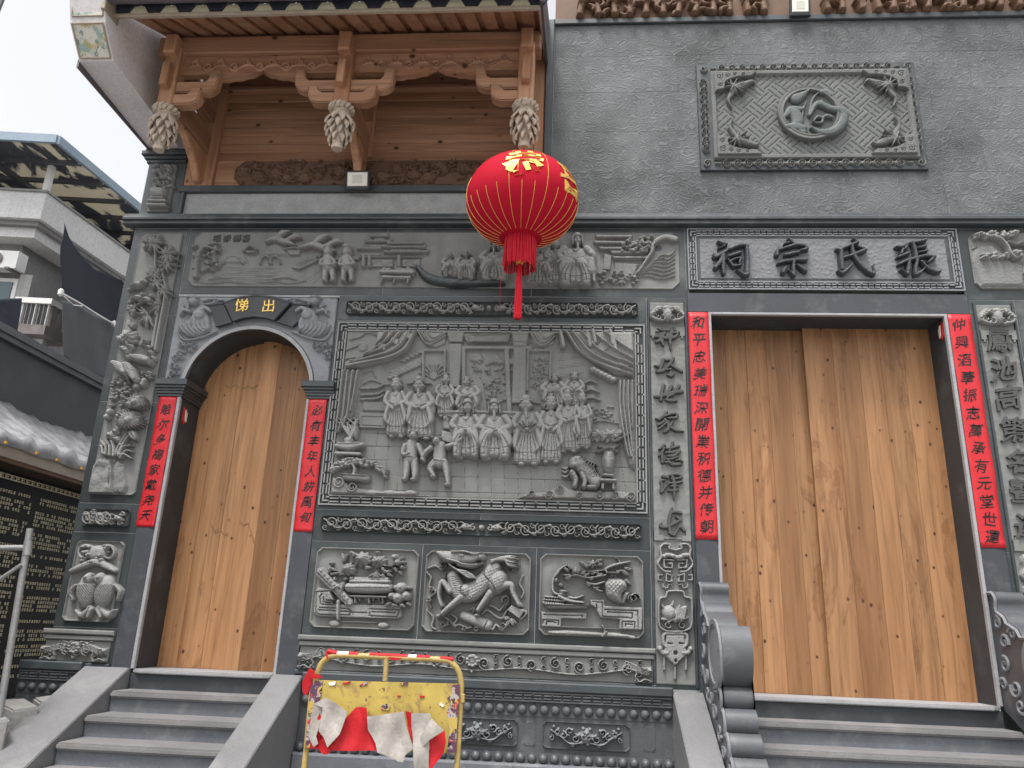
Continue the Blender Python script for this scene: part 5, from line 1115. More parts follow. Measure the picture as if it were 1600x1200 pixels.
def ornament(t,cx):
    o=T(1000,840,5.)
    dx=cx-at(*o(287,600))[0]
    F=Rel(cx-.15,cx+.15,1.25,2.34,.0045,.008,-1.)
    def q(x,y): X,Z=at(*o(x,y)); return (X+dx-(Z-1.8)*.0,Z)
    k=5.*F.k((1050,950))**-1
    def st(P,w,h,**a): F.stroke([q(*p) for p in P],np.atleast_1d(np.asarray(w,float))/k,h,px=False,**a)
    for e in (-1,1):
        X=lambda x:287+e*x-12*(1-0) if False else 287+e*x
        st([(X(8),100),(X(50),85),(X(40),60),(X(90),55),(X(118),90),(X(110),150),(X(135),210),(X(90),262),(X(40),270)],20,.028)
        st([(X(10),180),(X(90),175),(X(85),235),(X(25),240),(X(25),205),(X(55),205)],14,.03,prof='f',straight=True)
        st([(X(20),300),(X(70),285),(X(70),345),(X(25),345),(X(30),310)],14,.028,prof='f',straight=True); st([(X(100),295),(X(130),295),(X(130),335),(X(105),335)],12,.024,prof='f',straight=True); st([(X(30),370),(X(55),365),(X(60),395),(X(95),390),(X(95),365)],12,.024,prof='f',straight=True)
        st([(X(5),418),(X(60),425),(X(75),465),(X(115),475),(X(128),520),(X(125),680),(X(80),725),(X(0),735)],18,.030)
        st([(X(5),750),(X(85),755),(X(90),830),(X(60),860)],[24,30,30,20],.026); st([(X(120),870),(X(95),900),(X(60),900)],[34,40,30],.03)
        F.dome(*q(X(118),870),.022,.022,.034,px=False)
        st([(X(85),930),(X(85),1030)],[12,20],.02)
    st([(287,1010),(287,1100)],[12,22],.02)
    F.pillow([q(*p) for p in ((215,760),(360,760),(372,860),(385,910),(330,960),(287,1005),(245,965),(190,910),(205,860))],.024,.012,px=False)
    F.dome(*q(290,900),.016,.018,.03,op='sub',px=False); F.dome(*q(290,960),.012,.014,.026,op='sub',px=False)
    for x in (245,335): F.stroke([q(x-16,825),q(x+16,828)],.012,.02,'f','sub',px=False)
    F.mesh('key_ornament',M['carve'],t)
    F=Rel(cx-.13,cx+.13,1.55,2.32,.0045,.012,-1.)
    F.dome(*q(237,590),.058,.060,.055,px=False)
    for i in range(5): F.stroke([q(290+i*14,640),q(300+i*16,570-i*6),q(320+i*10,530+i*14)],[.02,.026,.010],.05,px=False)
    for a,b in (((190,640),(240,640)),((330,650),(385,620)),((230,660),(270,640)),((200,560),(185,530)),((260,530),(270,500))): F.stroke([q(*a),q(*b)],[.03,.012],.04,px=False)
    for x,y in ((235,685),(340,685),(290,640)): F.spiral(*q(x,y),.03,1.2,90,1,.012,.035,px=False)
    F.pillow([q(*p) for p in ((245,640),(290,610),(340,640),(290,675))],.04,.02,px=False)
    F.mesh('carved_fruit',M['carve'],t)
    F=Rel(cx-.13,cx+.13,2.1,2.32,.0045,.012,-1.)
    for i in range(9): F.dome(*q(200+i*22,150-10*math.sin(i)),.025,.02,.035+.008*(i%2),px=False)
    F.mesh('carved_flowers',M['carve'],t)
ornament(c1,.862); ornament(c2,3.665)
# ---------------------------------------------------------------- landscape panel at the right edge
rt,R=panel('pine_landscape_relief','pine tree landscape carving cut off by the right edge, beside the name board',[(1513,365),(1760,365),(1768,453),(1521,453)],.06,.0055,.008,.008,.010,seed=9)
r1=T(1440,300,10)
S=Sub(R,r1,10.); S.po([(740,1100),(800,900),(900,840),(1100,830),(1250,950),(1400,1100),(1600,1150),(1600,1500),(900,1500)],.014,.03).st([(800,1180),(1000,1240),(1300,1330),(1600,1370)],14,.012).st([(780,900),(860,880),(840,1000)],14,.012)
R.mesh('panel_ground',M['carve2'],rt)
S=sub((690,620,2400,1460),r1,10.)
S.st([(1060,740),(1180,790),(1280,900),(1330,1010),(1400,1080)],[70,60,56,60,40],.05).st([(1290,830),(1420,870),(1500,850),(1700,880)],[30,26,20,14],.05)
for cx0,cy0,n,rx in ((800,740,5,50),(920,720,6,70),(1080,700,6,60),(1250,700,7,70),(1400,700,6,70),(950,1040,9,60),(1120,1030,8,60),(1250,1040,6,60),(1450,1020,8,80),(1700,950,14,90),(1900,800,16,100),(2100,1000,14,100)):
    for i in range(n): S.do(cx0+g.uniform(-60,60),cy0+g.uniform(-36,36),rx*g.uniform(.5,.8),rx*g.uniform(.4,.7),.03+.025*g.random())
S.st([(1560,1300),(1570,1180),(1600,1120)],40,.04); fin(S,'carved_pine',rt)
# ---------------------------------------------------------------- blessing panel high on the upper wall
M['fu']=mottled('grey_blessing_panel_stone',(.165,.17,.165),.2,3,.75,.25,.16,120,dust=.12)
M['blessing']=mottled('smooth_blessing_stone',(.125,.138,.138),.12,4,.6,.35,.06,100)
pt=thing('blessing_panel_relief','framed carving of one round blessing character high on the upper right wall','relief',(2.24,-.03,5.8))
x0,x1,z0,z1=1.205,3.281,5.807,7.012
MB().box(x0,x1,-.03,.006,z0,z1,.006).obj('panel_slab',M['mould'],pt)
xi0,xi1,zi0,zi1=1.36,3.182,5.945,6.88
R=Rel(xi0-.03,xi1+.03,zi0-.03,zi1+.03,.006,.034); X=R.X[None,:]; Z=R.Z[:,None]
u=(X+Z*1.0)/.155/1.414; v=(X-Z*1.0)/.155/1.414
ck=((np.floor(u)+np.floor(v))%2).astype(bool); gr=np.where(ck,(u%1),(v%1)); ln=np.abs(((gr*3)%1)-.5)<.13
hook=(np.abs((np.where(ck,v,u)%1)-.5)<.06)&(np.abs(gr-.5)<.34)
R.H=np.where(ln,.027,R.H); R.H=np.where(hook,.034,R.H)
e=np.minimum(np.minimum(X-R.X[0],R.X[-1]-X),np.minimum(Z-R.Z[0],R.Z[-1]-Z)); R.H=np.where(e<.045,.052,R.H); R.mesh('lattice_ground',M['fu'],pt)
cx,cz=2.243,6.402
rg=MB(); pf=[(.30,.034),(.30,.085),(.292,.094),(.282,.090),(.268,.090),(.262,.096),(.252,.096),(.247,.088),(.243,.052),(.0001,.050)]
rg.lathe([(a,-b) for a,b in pf],(cx,0,cz),56,'y'); rg.obj('round_medallion',M['fu'],pt,smooth=True)
f2=T(1090,90,4.3243)
F=fig_canvas(*[f for f in (f2(520,0)[0],f2(1000,0)[0],f2(0,210)[1],f2(0,600)[1])],.0045,.050); S=Sub(F,f2,4.3243)
for P,w,h in (([(745,250),(690,290),(650,310)],[8,60,90],.05),([(720,335),(700,380),(690,460)],[14,20,14],.035),([(565,440),(620,390),(700,380)],[24,80,30],.045),([(590,500),(640,500),(700,510)],[40,80,60],.05),([(640,400),(660,460),(640,510)],[90,90,60],.048),([(680,520),(700,535)],[70,60],.045),
    ([(805,265),(760,320),(735,420)],[10,24,18],.04),([(820,270),(850,270),(880,290)],[44,60,40],.05),([(740,430),(790,350),(880,380),(960,400),(960,470),(900,530),(820,540),(750,510)],[20,50,56,70,76,76,60,20],.055),([(790,350),(820,330)],[50,20],.045),([(765,470),(790,440),(825,450),(815,480),(775,480)],[16,22,24,22,16],.055),([(830,440),(860,430),(890,440)],[24,36,24],.05)): S.st(P,w,h*.62)
fin(S,'blessing_character',pt,'blessing')
F=Rel(x0,x1,z0,z1,.0045,.031,-1.)
def wv(a,b,n): 
    a=np.array(a);b=np.array(b)
    for i in range(n):
        c=a+(b-a)*(i+.5)/n; s=1-2*(i%2); F.spiral(c[0],c[1],.044,1.6,90*s,s,.010,.018,px=False)
        if i<n-1: m=a+(b-a)*(i+1)/n; F.dome(m[0],m[1],.018,.018,.014,px=False); F.stroke([tuple(c),tuple(m),tuple(a+(b-a)*(i+1.5)/n)],.010,.012,px=False)
wv((x0+.2,z1-.065),(x1-.2,z1-.065),17); wv((x0+.2,z0+.065),(x1-.2,z0+.065),17); wv((x0+.065,z0+.18),(x0+.065,z1-.18),9); wv((x1-.065,z0+.18),(x1-.065,z1-.18),9)
for ex,xx in ((1,x0+.065),(-1,x1-.065)):
    for ez,zz in ((1,z0+.065),(-1,z1-.065)): F.spiral(xx,zz,.04,1.3,45,ex*ez,.014,.016,px=False); F.stroke([(xx+ex*.075,zz),(xx+ex*.12,zz)],.014,.016,px=False)
F.mesh('vine_border',M['carve2'],pt)
for ex,xx in ((1,xi0),(-1,xi1)):
    for ez,zz in ((1,zi0),(-1,zi1)):
        F=Rel(min(xx,xx+ex*.5)-.03,max(xx,xx+ex*.5)+.03,min(zz,zz+ez*.36)-.03,max(zz,zz+ez*.36)+.03,.005,.034,-1.)
        F.poly([(xx,zz),(xx+ex*.42,zz),(xx+ex*.36,zz+ez*.055),(xx+ex*.24,zz+ez*.06),(xx+ex*.16,zz+ez*.085),(xx+ex*.11,zz+ez*.12),(xx+ex*.10,zz+ez*.2),(xx+ex*.03,zz+ez*.21),(xx,zz+ez*.25)],.034,.004,px=False)
        for (du,dv,r) in ((.055,.055,.035),(.13,.045,.022),(.055,.15,.026),(.2,.03,.018),(.28,.03,.018)): F.spiral(xx+ex*du,zz+ez*dv,r,1.3,45,ex*ez,.009,.012,px=False,op='sub',prof='g')
        F.mesh('corner_bracket',M['fu'],pt)
        F=Rel(min(xx,xx+ex*.5)-.03,max(xx,xx+ex*.5)+.03,min(zz,zz+ez*.46),max(zz,zz+ez*.46),.005,.036,-1.)
        bx_,bz=xx+ex*.2,zz+ez*.17
        F.dome(bx_,bz,.05,.045,.06,px=False); F.stroke([(bx_,bz),(bx_+ex*.09,bz-ez*.03),(bx_+ex*.16,bz-ez*.06),(bx_+ex*.19,bz-ez*.04)],[.08,.08,.04,.016],.05,px=False); F.stroke([(bx_,bz),(bx_-ex*.04,bz+ez*.08),(bx_-ex*.07,bz+ez*.15),(bx_-ex*.04,bz+ez*.24)],[.07,.06,.03,.014],.045,px=False)
        for i in range(9): F.stroke([(bx_-ex*.02,bz),(bx_+ex*.10*math.cos(i*.7),bz+ez*.09*math.sin(i*.7+.3))],[.03,.012],.055+.01*(i%2),px=False)
        for i in range(5): F.stroke([(bx_+ex*(.05+.02*i),bz-ez*.03),(bx_+ex*(.07+.02*i),bz+ez*.025)],.008,.012,'g','sub',px=False)
        F.gain=1.; F.mesh('carved_bat',M['fu'],pt)
# ---------------------------------------------------------------- spandrels, fan plaque, name board
R=Rel(-3.668,-2.148,3.66,4.482,.0055,.006); s1=T(180,340,4.)
S=Sub(R,s1,4.)
for m in (0,1):
    X=(lambda x:x) if m==0 else (lambda x:1755-x)
    S.pi([(X(p[0]),p[1]) for p in ((500,590),(560,560),(600,640),(600,720),(520,760),(440,740),(410,690),(470,650))],.030,.03,smooth=3)
    S.do(X(500),535,34,30,.045).do(X(495),512,40,14,.05).st([(X(540),600),(X(580),580),(X(610),600)],[30,34,24],.045).st([(X(480),600),(X(440),590),(X(420),620)],[24,26,14],.035).do(X(545),620,40,40,.05)
    for i in range(6): S.st([(X(440+i*26),640+i*4),(X(430+i*28),700),(X(470+i*28),755-i*6)],[10,18,10],.012,op='add')
    for P in ([(420,590),(470,570),(440,555)],[(400,720),(440,770),(540,760),(640,720)],[(560,530),(620,515),(680,525)],[(570,550),(640,540)],[(410,680),(430,720),(480,740)]): S.st([(X(a),b) for a,b in P],14,.022)
    for i,(x,y,r) in enumerate(((420,800,18),(455,800,18),(500,800,20),(410,850,18),(385,880,20),(425,875,18),(440,840,14),(370,930,20),(400,935,18),(360,980,18),(395,975,16),(345,1010,16),(480,830,14),(640,525,16),(460,560,12),(590,660,12))): S.sp(X(x),y,r,1.5,180 if m==0 else 0,1 if m==0 else -1,8,.026)
XX=R.X[None,:]-CX; ZZ=R.Z[:,None]-CZ; R.noise(.004,.02,2,15)
R.H=np.where(np.hypot(XX,ZZ)<.622,-1,R.H); R.mesh('spandrel_carving',M['granite_light'],ds,-.002)
fp=thing('fan_plaque','dark fan shaped name plaque with two gold characters over the arch','sign',(-2.89,-.04,4.2))
def ppoly(pts,y0,y1,name,mat,bev=.006): return MB().prism([at(*s1(*p)) for p in pts],'y',y0,y1).obj(name,M[mat],fp,bev=bev)
top=[(700,552),(800,518),(905,506),(1010,518),(1112,552)]; bot=[(1015,658),(960,640),(890,632),(820,640),(752,662)]
ppoly(top+bot,-.075,.0,'centre_leaf','granite_dark'); ppoly([(598,562),(690,548),(742,664),(642,692)],-.05,.0,'side_leaf','granite_dark'); ppoly([(1122,552),(1232,560),(1178,640),(1125,690),(1024,662)],-.05,.0,'side_leaf','granite_dark')
for P in (top,[(598,562),(690,548)],[(1122,552),(1232,560)],bot,[(642,692),(742,664)],[(1024,662),(1125,690)]):
    w=[at(*s1(*p)) for p in P]; MB().tube([(x,-.07 if len(P)>2 else -.048,z) for x,z in w],.013,6).obj('edge_bead',M['granite'],fp,smooth=True)
for ch,(x,y) in zip('悌出',((812,568),(978,572))):
    X,Z=at(*s1(x,y)); char_obj(ch,X,Z,.125,-.075,.006,M['gold'],fp,off=.004,seed=1,wob=.02)
nb=thing('name_board','broad grey name board with four large dark raised characters over the main door','sign',(2.25,-.03,4.56),None)
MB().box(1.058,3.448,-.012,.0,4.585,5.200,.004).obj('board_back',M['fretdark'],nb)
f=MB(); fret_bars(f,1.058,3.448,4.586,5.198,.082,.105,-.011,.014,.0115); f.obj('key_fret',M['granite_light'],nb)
MB().box(1.142,3.364,-.017,-.0,4.665,5.118,.004).obj('inner_frame',M['granite'],nb)
R=Rel(1.165,3.335,4.688,5.095,.006,.012); R.noise(.004,.012,1,3); R.mesh('board_ground',M['plaque_ground'],nb,-.008)
P1=T(1090,370,8.); P2=T(1290,370,8.)
CH=[(P1,[([(235,100),(300,120),(345,130)],[24,66,40]),([(320,150),(240,190)],[30,8]),([(190,255),(205,290),(290,250),(350,210)],[40,60,66,44]),([(300,260),(270,340),(210,420)],[50,60,66]),([(310,270),(305,400),(310,495)],[60,64,46]),([(290,330),(240,400)],[60,40]),([(390,190),(460,160),(550,140),(610,150)],[46,50,56,40]),([(595,150),(605,300),(600,480)],[60,64,66]),([(610,500),(560,510),(470,455)],[60,56,14]),([(375,285),(440,262),(520,235)],[36,52,40]),([(360,315),(400,370),(430,410)],[26,44,40]),([(400,340),(470,310),(530,310)],[34,36,40]),([(520,310),(505,370)],[44,36]),([(430,405),(480,400),(520,390)],[44,36,32])]),
 (P1,[([(1110,65),(1150,90),(1180,130)],[30,60,40]),([(1065,125),(1120,115)],[24,30]),([(990,165),(975,220),(970,265)],[10,56,66]),([(1010,200),(1100,170),(1220,140),(1310,150)],[30,50,50,56]),([(1310,150),(1340,190),(1250,210)],[50,60,20]),([(1075,265),(1150,250),(1240,230)],[44,52,42]),([(985,370),(1080,345),(1200,330),(1330,325)],[34,46,50,60]),([(1180,340),(1175,430),(1180,510)],[56,58,60]),([(1180,520),(1110,455)],[50,14]),([(1100,405),(1060,450),(1050,480)],[10,60,66]),([(1220,390),(1280,430),(1320,460)],[30,66,70])]),
 (P2,[([(315,65),(350,90),(370,105)],[26,56,50]),([(370,110),(270,150),(180,190)],[50,46,30]),([(110,195),(160,210)],[34,60]),([(165,200),(170,320),(180,440)],[66,68,66]),([(130,460),(180,490),(260,430),(315,360)],[30,60,50,8]),([(200,300),(300,270),(400,230),(470,200)],[44,50,56,50]),([(300,150),(320,250),(400,380),(500,470),(560,500)],[50,70,66,66,64]),([(575,500),(575,430),(565,375)],[46,16,6]),([(360,160),(450,190)],[20,56])]),
 (P2,[([(850,165),(920,165),(1000,120)],[40,60,44]),([(985,130),(960,190)],[60,50]),([(870,295),(930,270),(1000,245)],[40,52,44]),([(930,200),(910,250)],[50,44]),([(885,385),(950,350),(1040,320),(1100,300)],[40,50,56,40]),([(1010,330),(1000,420),(990,495)],[56,60,56]),([(985,505),(900,450)],[46,12]),([(1050,110),(1080,200),(1105,340)],[50,56,66]),([(1090,110),(1160,95),(1215,80)],[40,50,46]),([(1130,180),(1210,165)],[34,42]),([(1130,235),(1220,220)],[34,42]),([(1090,310),(1200,280),(1320,290)],[60,56,60]),([(1110,330),(1090,420),(1085,490)],[50,56,50]),([(1090,510),(1150,480),(1210,420)],[56,50,10]),([(1300,310),(1240,360)],[50,30]),([(1160,350),(1240,430),(1330,475),(1400,470)],[50,60,50,24])])]
for tr,ss in CH: brush_char(nb,'character',ss,tr,8.,'granite',.042,-.008,.010,.004,'r')
# ================================================================ timber eave over the left bay
ev=thing('timber_eave','brown timber eave with bracket arms, carved hanging buds and tiled edge over the left bay','roof',(-2.05,-.4,5.67))
YB=-.75; PX=(-3.68,-2.06,-.42)
n=8
for i in range(n):
    z0=5.99+(6.79-5.99)*i/n; z1=5.99+(6.79-5.99)*(i+1)/n
    MB().box(-3.60,-.50,.055,.09,z0+.0015,z1-.0015,.006).obj('wall_plank',M['redwood'],ev)
for i in range(3): MB().box(-3.60,-.50,.045,.09,6.83+i*.17,6.83+(i+1)*.17-.003,.004).obj('wall_plank',M['redwood'],ev)
MB().box(-3.62,-.48,-.02,.09,6.785,6.83,.006).obj('tie_rail',M['redwood'],ev)
MB().box(-3.835,-3.55,-.01,.14,5.667,7.25,.006).obj('wall_post',M['redwood_z'],ev); MB().box(-.52,-.287,-.01,.14,5.667,7.25,.006).obj('wall_post',M['redwood_z'],ev); MB().box(-2.14,-1.98,.0,.10,6.0,7.2,.006).obj('wall_post',M['redwood_z'],ev)
MB().box(-3.548,-.522,.03,.07,5.667,5.985,.006).obj('panel_board',M['redwood'],ev)
g=random.Random(21)
R=Rel(-3.345,-.76,5.685,5.965,.0055,.006); R.clip_corner(.09,rimh=.010,rimd=.012)
for i in range(16):
    x=-3.24+i*.155+g.uniform(-.03,.03); z=5.82+g.uniform(-.06,.06); r=g.uniform(.05,.085); R.base=.008
    for l in range(3):
        for k in range(7):
            a=k*.9+l*.5; R.dome(x+r*(1-.28*l)*math.cos(a)*.7,z+r*(1-.28*l)*math.sin(a)*.6,r*.36,r*.3,.016+.010*l,px=False)
for i in range(110):
    x=g.uniform(-3.3,-.8); z=g.uniform(5.70,5.95); a=g.uniform(0,6.28); R.stroke([(x,z),(x+.05*math.cos(a),z+.04*math.sin(a)),(x+.09*math.cos(a+.7),z+.06*math.sin(a+.7))],[.02,.024,.006],.022+.014*g.random(),px=False,n=3)
R.H=np.where(R.edge<0,-1,R.H); R.mesh('floral_carving',M['carvewood'],ev,.03)
# beam, carved boards, rafters
MB().box(-3.86,-.30,YB-.05,YB+.11,6.575,6.765,.012).obj('eave_beam',M['redwood'],ev)
for a,b in zip(PX,PX[1:]):
    m=(a+b)/2; lo=[(a+.06,6.38),(a+.40,6.38),(a+.42,6.335),(a+.50,6.335),(a+.56,6.352),(a+.62,6.352),(a+.68,6.375),(a+.73,6.38),(m,6.435)]
    pts=lo+[(2*m-x,z) for x,z in lo[:-1][::-1]]+[(b-.06,6.573),(a+.06,6.573)]
    MB().prism(pts,'y',YB-.0,YB+.07).obj('carved_board',M['redwood'],ev)
    F=Rel(a+.08,b-.08,6.34,6.56,.006,.0,-1.)
    for i in range(11):
        x=a+.2+(b-a-.4)*i/10; q=1-2*(i%2); F.spiral(x,6.475+.02*q,.042,1.3,90*q,q,.018,.014,px=False); F.stroke([(x-.06,6.45),(x,6.44+.03*q),(x+.07,6.46)],[.01,.02,.006],.012,px=False)
    F.mesh('scroll_carving',M['redwood'],ev,YB,.0)
nr=21
for i in range(nr):
    x=-3.86+(i+.5)*(3.54/nr); w=.056
    v=[]; 
    ya,za,yb,zb=-1.335,6.515,.1,7.25
    MB().add([(x-w,ya,za),(x+w,ya,za),(x+w,yb,zb),(x-w,yb,zb),(x-w,ya,za+.05),(x+w,ya,za+.05),(x+w,yb,zb+.05),(x-w,yb,zb+.05)],[(0,3,2,1),(4,5,6,7),(0,1,5,4),(1,2,6,5),(2,3,7,6),(3,0,4,7)]).obj('rafter',M['redwood_y'],ev)
MB().add([(-3.9,-1.335,6.552),(-.29,-1.335,6.552),(-.29,.1,7.29),(-3.9,.1,7.29),(-3.9,-1.335,6.60),(-.29,-1.335,6.60),(-.29,.1,7.33),(-3.9,.1,7.33)],[(0,3,2,1),(4,5,6,7),(0,1,5,4),(1,2,6,5),(2,3,7,6),(3,0,4,7)]).obj('roof_deck',M['redwood_y'],ev)
M['fascia']=mottled('pale_fascia_wood',(.40,.33,.25),.15,6,.6,.3,.1,50)
MB().box(-3.93,-.285,-1.365,-1.335,6.475,6.512,.004).obj('fascia_board',M['fascia'],ev)
M['cream']=mottled('cream_glazed_filler',(.86,.80,.58),.10,14,.4,.4,.1,60)
M['tile']=mottled('dark_roof_tile',(.04,.045,.06),.25,5,.5,.4,.1,60)
M['gutter']=mottled('purple_grey_gutter',(.13,.11,.125),.15,1.5,.5,.4,.03,60,dust=.1)
nt_=13; pit=(3.55)/nt_
for i in range(nt_):
    x=-3.86+(i+.5)*pit; t_=g.uniform(-.01,.01)
    MB().prism([(x-.085,6.512),(x-.05+t_,6.592),(x+.05+t_,6.594),(x+.085,6.512)],'y',-1.352,-1.337).obj('cream_filler',M['cream'],ev)
for i in range(nt_+1):
    x=-3.86+i*pit; p=[(x-.137,6.70),(x-.137,6.612),(x-.092,6.590),(x-.055,6.528),(x-.03,6.514),(x+.03,6.514),(x+.055,6.528),(x+.092,6.590),(x+.137,6.612),(x+.137,6.70)]
    MB().prism(p,'y',-1.37,-1.338).obj('pan_tile',M['tile'],ev)
MB().prism([(-1.42,6.545),(-1.46,6.532),(-1.54,6.55),(-1.55,6.76),(-1.38,6.78),(-1.38,6.64)],'x',-3.95,-.29).obj('gutter',M['gutter'],ev,bev=.012)
MB().box(-3.96,-3.925,-1.50,-1.30,6.44,6.72,.004).obj('end_plate',M['fascia'],ev)
MB().prism([(-1.45,6.47),(-1.45,6.80),(.0,7.6),(.0,7.05)],'x',-.283,-.262).obj('side_board',M['gutter'],ev); MB().prism([(-1.36,6.462),(-1.36,6.50),(-.02,7.13),(-.02,7.08)],'x',-.30,-.284).obj('edge_batten',M['fascia'],ev)
# brackets and pendant buds
def arm(L,z0,z1,zt,t=.10,sg=1,x0=0):
    p=[(.03,z0),(L-.09,z0),(L-.04,z0+.02),(L-.005,z0+.06),(L,z0+.12),(L+.01,zt),(L-.085,zt),(L-.09,z1+.045),(L-.105,z1+.01),(L-.13,z1),(.03,z1)]
    return [(x0+sg*x,z) for x,z in p]
def bud(cx,cy,z1):
    core=MB(); core.lathe([(.07,z1),(.085,z1-.02),(.088,z1-.07),(.07,z1-.10),(.085,z1-.13),(.082,z1-.25),(.06,z1-.36),(.045,z1-.41),(.052,z1-.43),(.046,z1-.46),(.012,z1-.462)],(cx,cy,0),20); c=core.obj('pendant_bud',M['palewood'],ev,smooth=True)
    def petal(m,az,z,r,L,w,out,up=.0):
        n1,n2=6,5; ca,sa=math.cos(az),math.sin(az); V=[];F_=[]
        for i in range(n1+1):
            u=i/n1; ww=w*math.sin(math.pi*(.12+.86*u)**.8)+.002; rr=r+out*math.sin(u*2.2)*u+.012*math.sin(math.pi*u); zz=z-L*u+up*u*u
            for j in range(n2+1):
                s=(j/n2-.5)*2; d=rr-.016*s*s+.006*math.cos(s*9); V.append((cx+d*ca-s*ww*sa,cy+d*sa+s*ww*ca,zz))
        for i in range(n1):
            for j in range(n2): a=i*(n2+1)+j; F_.append((a,a+1,a+n2+2,a+n2+1))
        m.add(V,F_)
    for (z,k,r,L,w,out,of) in ((z1-.0,8,.083,.085,.034,.02,0),(z1-.10,9,.078,.13,.036,.062,.3),(z1-.15,9,.076,.14,.034,.058,0),(z1-.22,8,.070,.14,.030,.052,.4),(z1-.29,7,.058,.12,.026,.040,.1)):
        m=MB()
        for i in range(k): petal(m,2*math.pi*i/k+of,z,r,L*(.9+.2*g.random()),w,out*(.8+.4*g.random()))
        o=m.obj('petal_tier',M['palewood'],c,smooth=True); sm=o.modifiers.new('thick','SOLIDIFY'); sm.thickness=.010; sm.offset=-1
    m=MB()
    for i in range(14):
        a=2*math.pi*i/14; m.tube([(cx+.086*math.cos(a),cy+.086*math.sin(a),z1-.075),(cx+.105*math.cos(a+.2),cy+.105*math.sin(a+.2),z1-.05),(cx+.10*math.cos(a+.4),cy+.10*math.sin(a+.4),z1-.02)],[.014,.018,.008],6)
    m.obj('collar_scroll',M['palewood'],c,smooth=True)
for j,px_ in enumerate(PX):
    MB().box(px_-.07,px_+.07,YB-.08,YB+.06,6.0,6.62,.012).obj('hanging_post',M['redwood_z'],ev)
    MB().box(px_-.035,px_+.035,YB-.16,YB-.078,6.16,6.40,.008).obj('wedge_block',M['redwood_z'],ev); MB().box(px_-.055,px_+.055,YB-.17,YB-.04,6.50,6.70,.016).obj('beam_head',M['redwood_z'],ev)
    for sg in (-1,1):
        if (j==0 and sg<0) or (j==2 and sg>0): continue
        MB().prism(arm(.45,6.15,6.265,6.385,sg=sg,x0=px_),'y',YB-.05,YB+.05).obj('bracket_arm',M['redwood'],ev,bev=.01); MB().prism(arm(.31,6.015,6.125,6.195,sg=sg,x0=px_),'y',YB-.06,YB+.05).obj('bracket_arm',M['redwood'],ev,bev=.01)
    MB().box(px_-.045,px_+.045,YB+.05,.05,6.02,6.26,.01).obj('cross_tie',M['redwood_y'],ev); MB().box(px_-.05,px_+.05,YB+.10,.05,6.40,6.60,.01).obj('cross_tie',M['redwood_y'],ev)
    cp_=[(-.66,6.018),(-.45,5.98),(-.30,5.90),(-.18,5.82),(-.07,5.70),(.02,5.68),(.02,6.018)]
    MB().prism(cp_,'x',px_-.04,px_+.04).obj('curved_brace',M['redwood_z'],ev,bev=.01)
    bud(px_,YB-.01,6.02)
# carved timber frieze above the upper right wall
fz=thing('timber_frieze','brown carved timber frieze along the top edge above the grey swirl wall','relief',(2.2,0,7.6))
MB().box(-.20,7.2,.0,.10,7.60,8.3).obj('frieze_board',M['carvewood'],fz)
for (a,b) in ((-.02,2.0),(2.42,4.9)):
    R=Rel(a,b,7.605,7.95,.007,.012,-1.)
    for i in range(int((b-a)*26)):
        x=g.uniform(a+.05,b-.05); z=g.uniform(7.62,7.92); q=g.uniform(0,6.28)
        R.stroke([(x,z),(x+.06*math.cos(q),z+.05*math.sin(q)),(x+.11*math.cos(q+.6),z+.09*math.sin(q+.6))],[.03,.05,.012],.03+.03*g.random(),px=False,n=3)
    for i in range(int((b-a)*6)):
        x=a+.08+i/6; R.dome(x,7.76+g.uniform(-.03,.03),.035,.04,.075,px=False); R.stroke([(x,7.73),(x+g.uniform(-.02,.02),7.63)],[.06,.08],.055,px=False,n=2)
    R.mesh('figure_carving',M['carvewood'],fz,.0)
# ================================================================ white corbelled gable end with painted panels
M['plaster']=mottled('white_gable_plaster',(.80,.765,.76),.07,1.5,.8,.2,.05,40,dust=.05)
gb=thing('gable_corbel','white corbelled gable end with two small painted landscape panels, above the left pilaster','gable',(-4.08,0,6.08))
gp=[(.38,6.078),(-1.23,6.13),(-1.44,6.352),(-1.445,6.375),(-1.52,6.56),(-1.545,6.90),(-1.56,7.5),(.38,8.4)]
MB().prism(gp,'x',-4.245,-3.935).obj('gable_slab',M['plaster'],gb)
MB().box(-4.262,-4.245,-1.23,.30,6.075,6.16).obj('edge_line',M['gutter'],gb)
def paint_mat(name,seed):
    m,nt,b=base_mat(name,.5,.3); co=coords(nt,(1,1,1)); mp=nt.nodes.new('ShaderNodeMapping'); mp.inputs['Location'].default_value=(seed*3.1,seed*1.7,seed); nt.links.new(co,mp.inputs[0])
    def nz(sc,det=4.,dist=0.): q=N(nt,'ShaderNodeTexNoise',Scale=sc,Detail=det,Distortion=dist); nt.links.new(mp.outputs[0],q.inputs['Vector']); return q.outputs[0]
    c=(.62,.60,.53)
    col=mixc(nt,ramp(nt,nz(9,3,.5),[(.52,(0,0,0)),(.6,(1,1,1))]),c,(.30,.40,.36)); col=mixc(nt,ramp(nt,nz(14,5,1.5),[(.56,(0,0,0)),(.6,(.9,.9,.9)),(.7,(.2,.2,.2))]),col,(.07,.11,.12))
    col=mixc(nt,ramp(nt,nz(7.3,3,.8),[(.58,(0,0,0)),(.66,(.9,.9,.9))]),col,(.45,.36,.12)); nt.links.new(col,b.inputs['Base Color']); return m
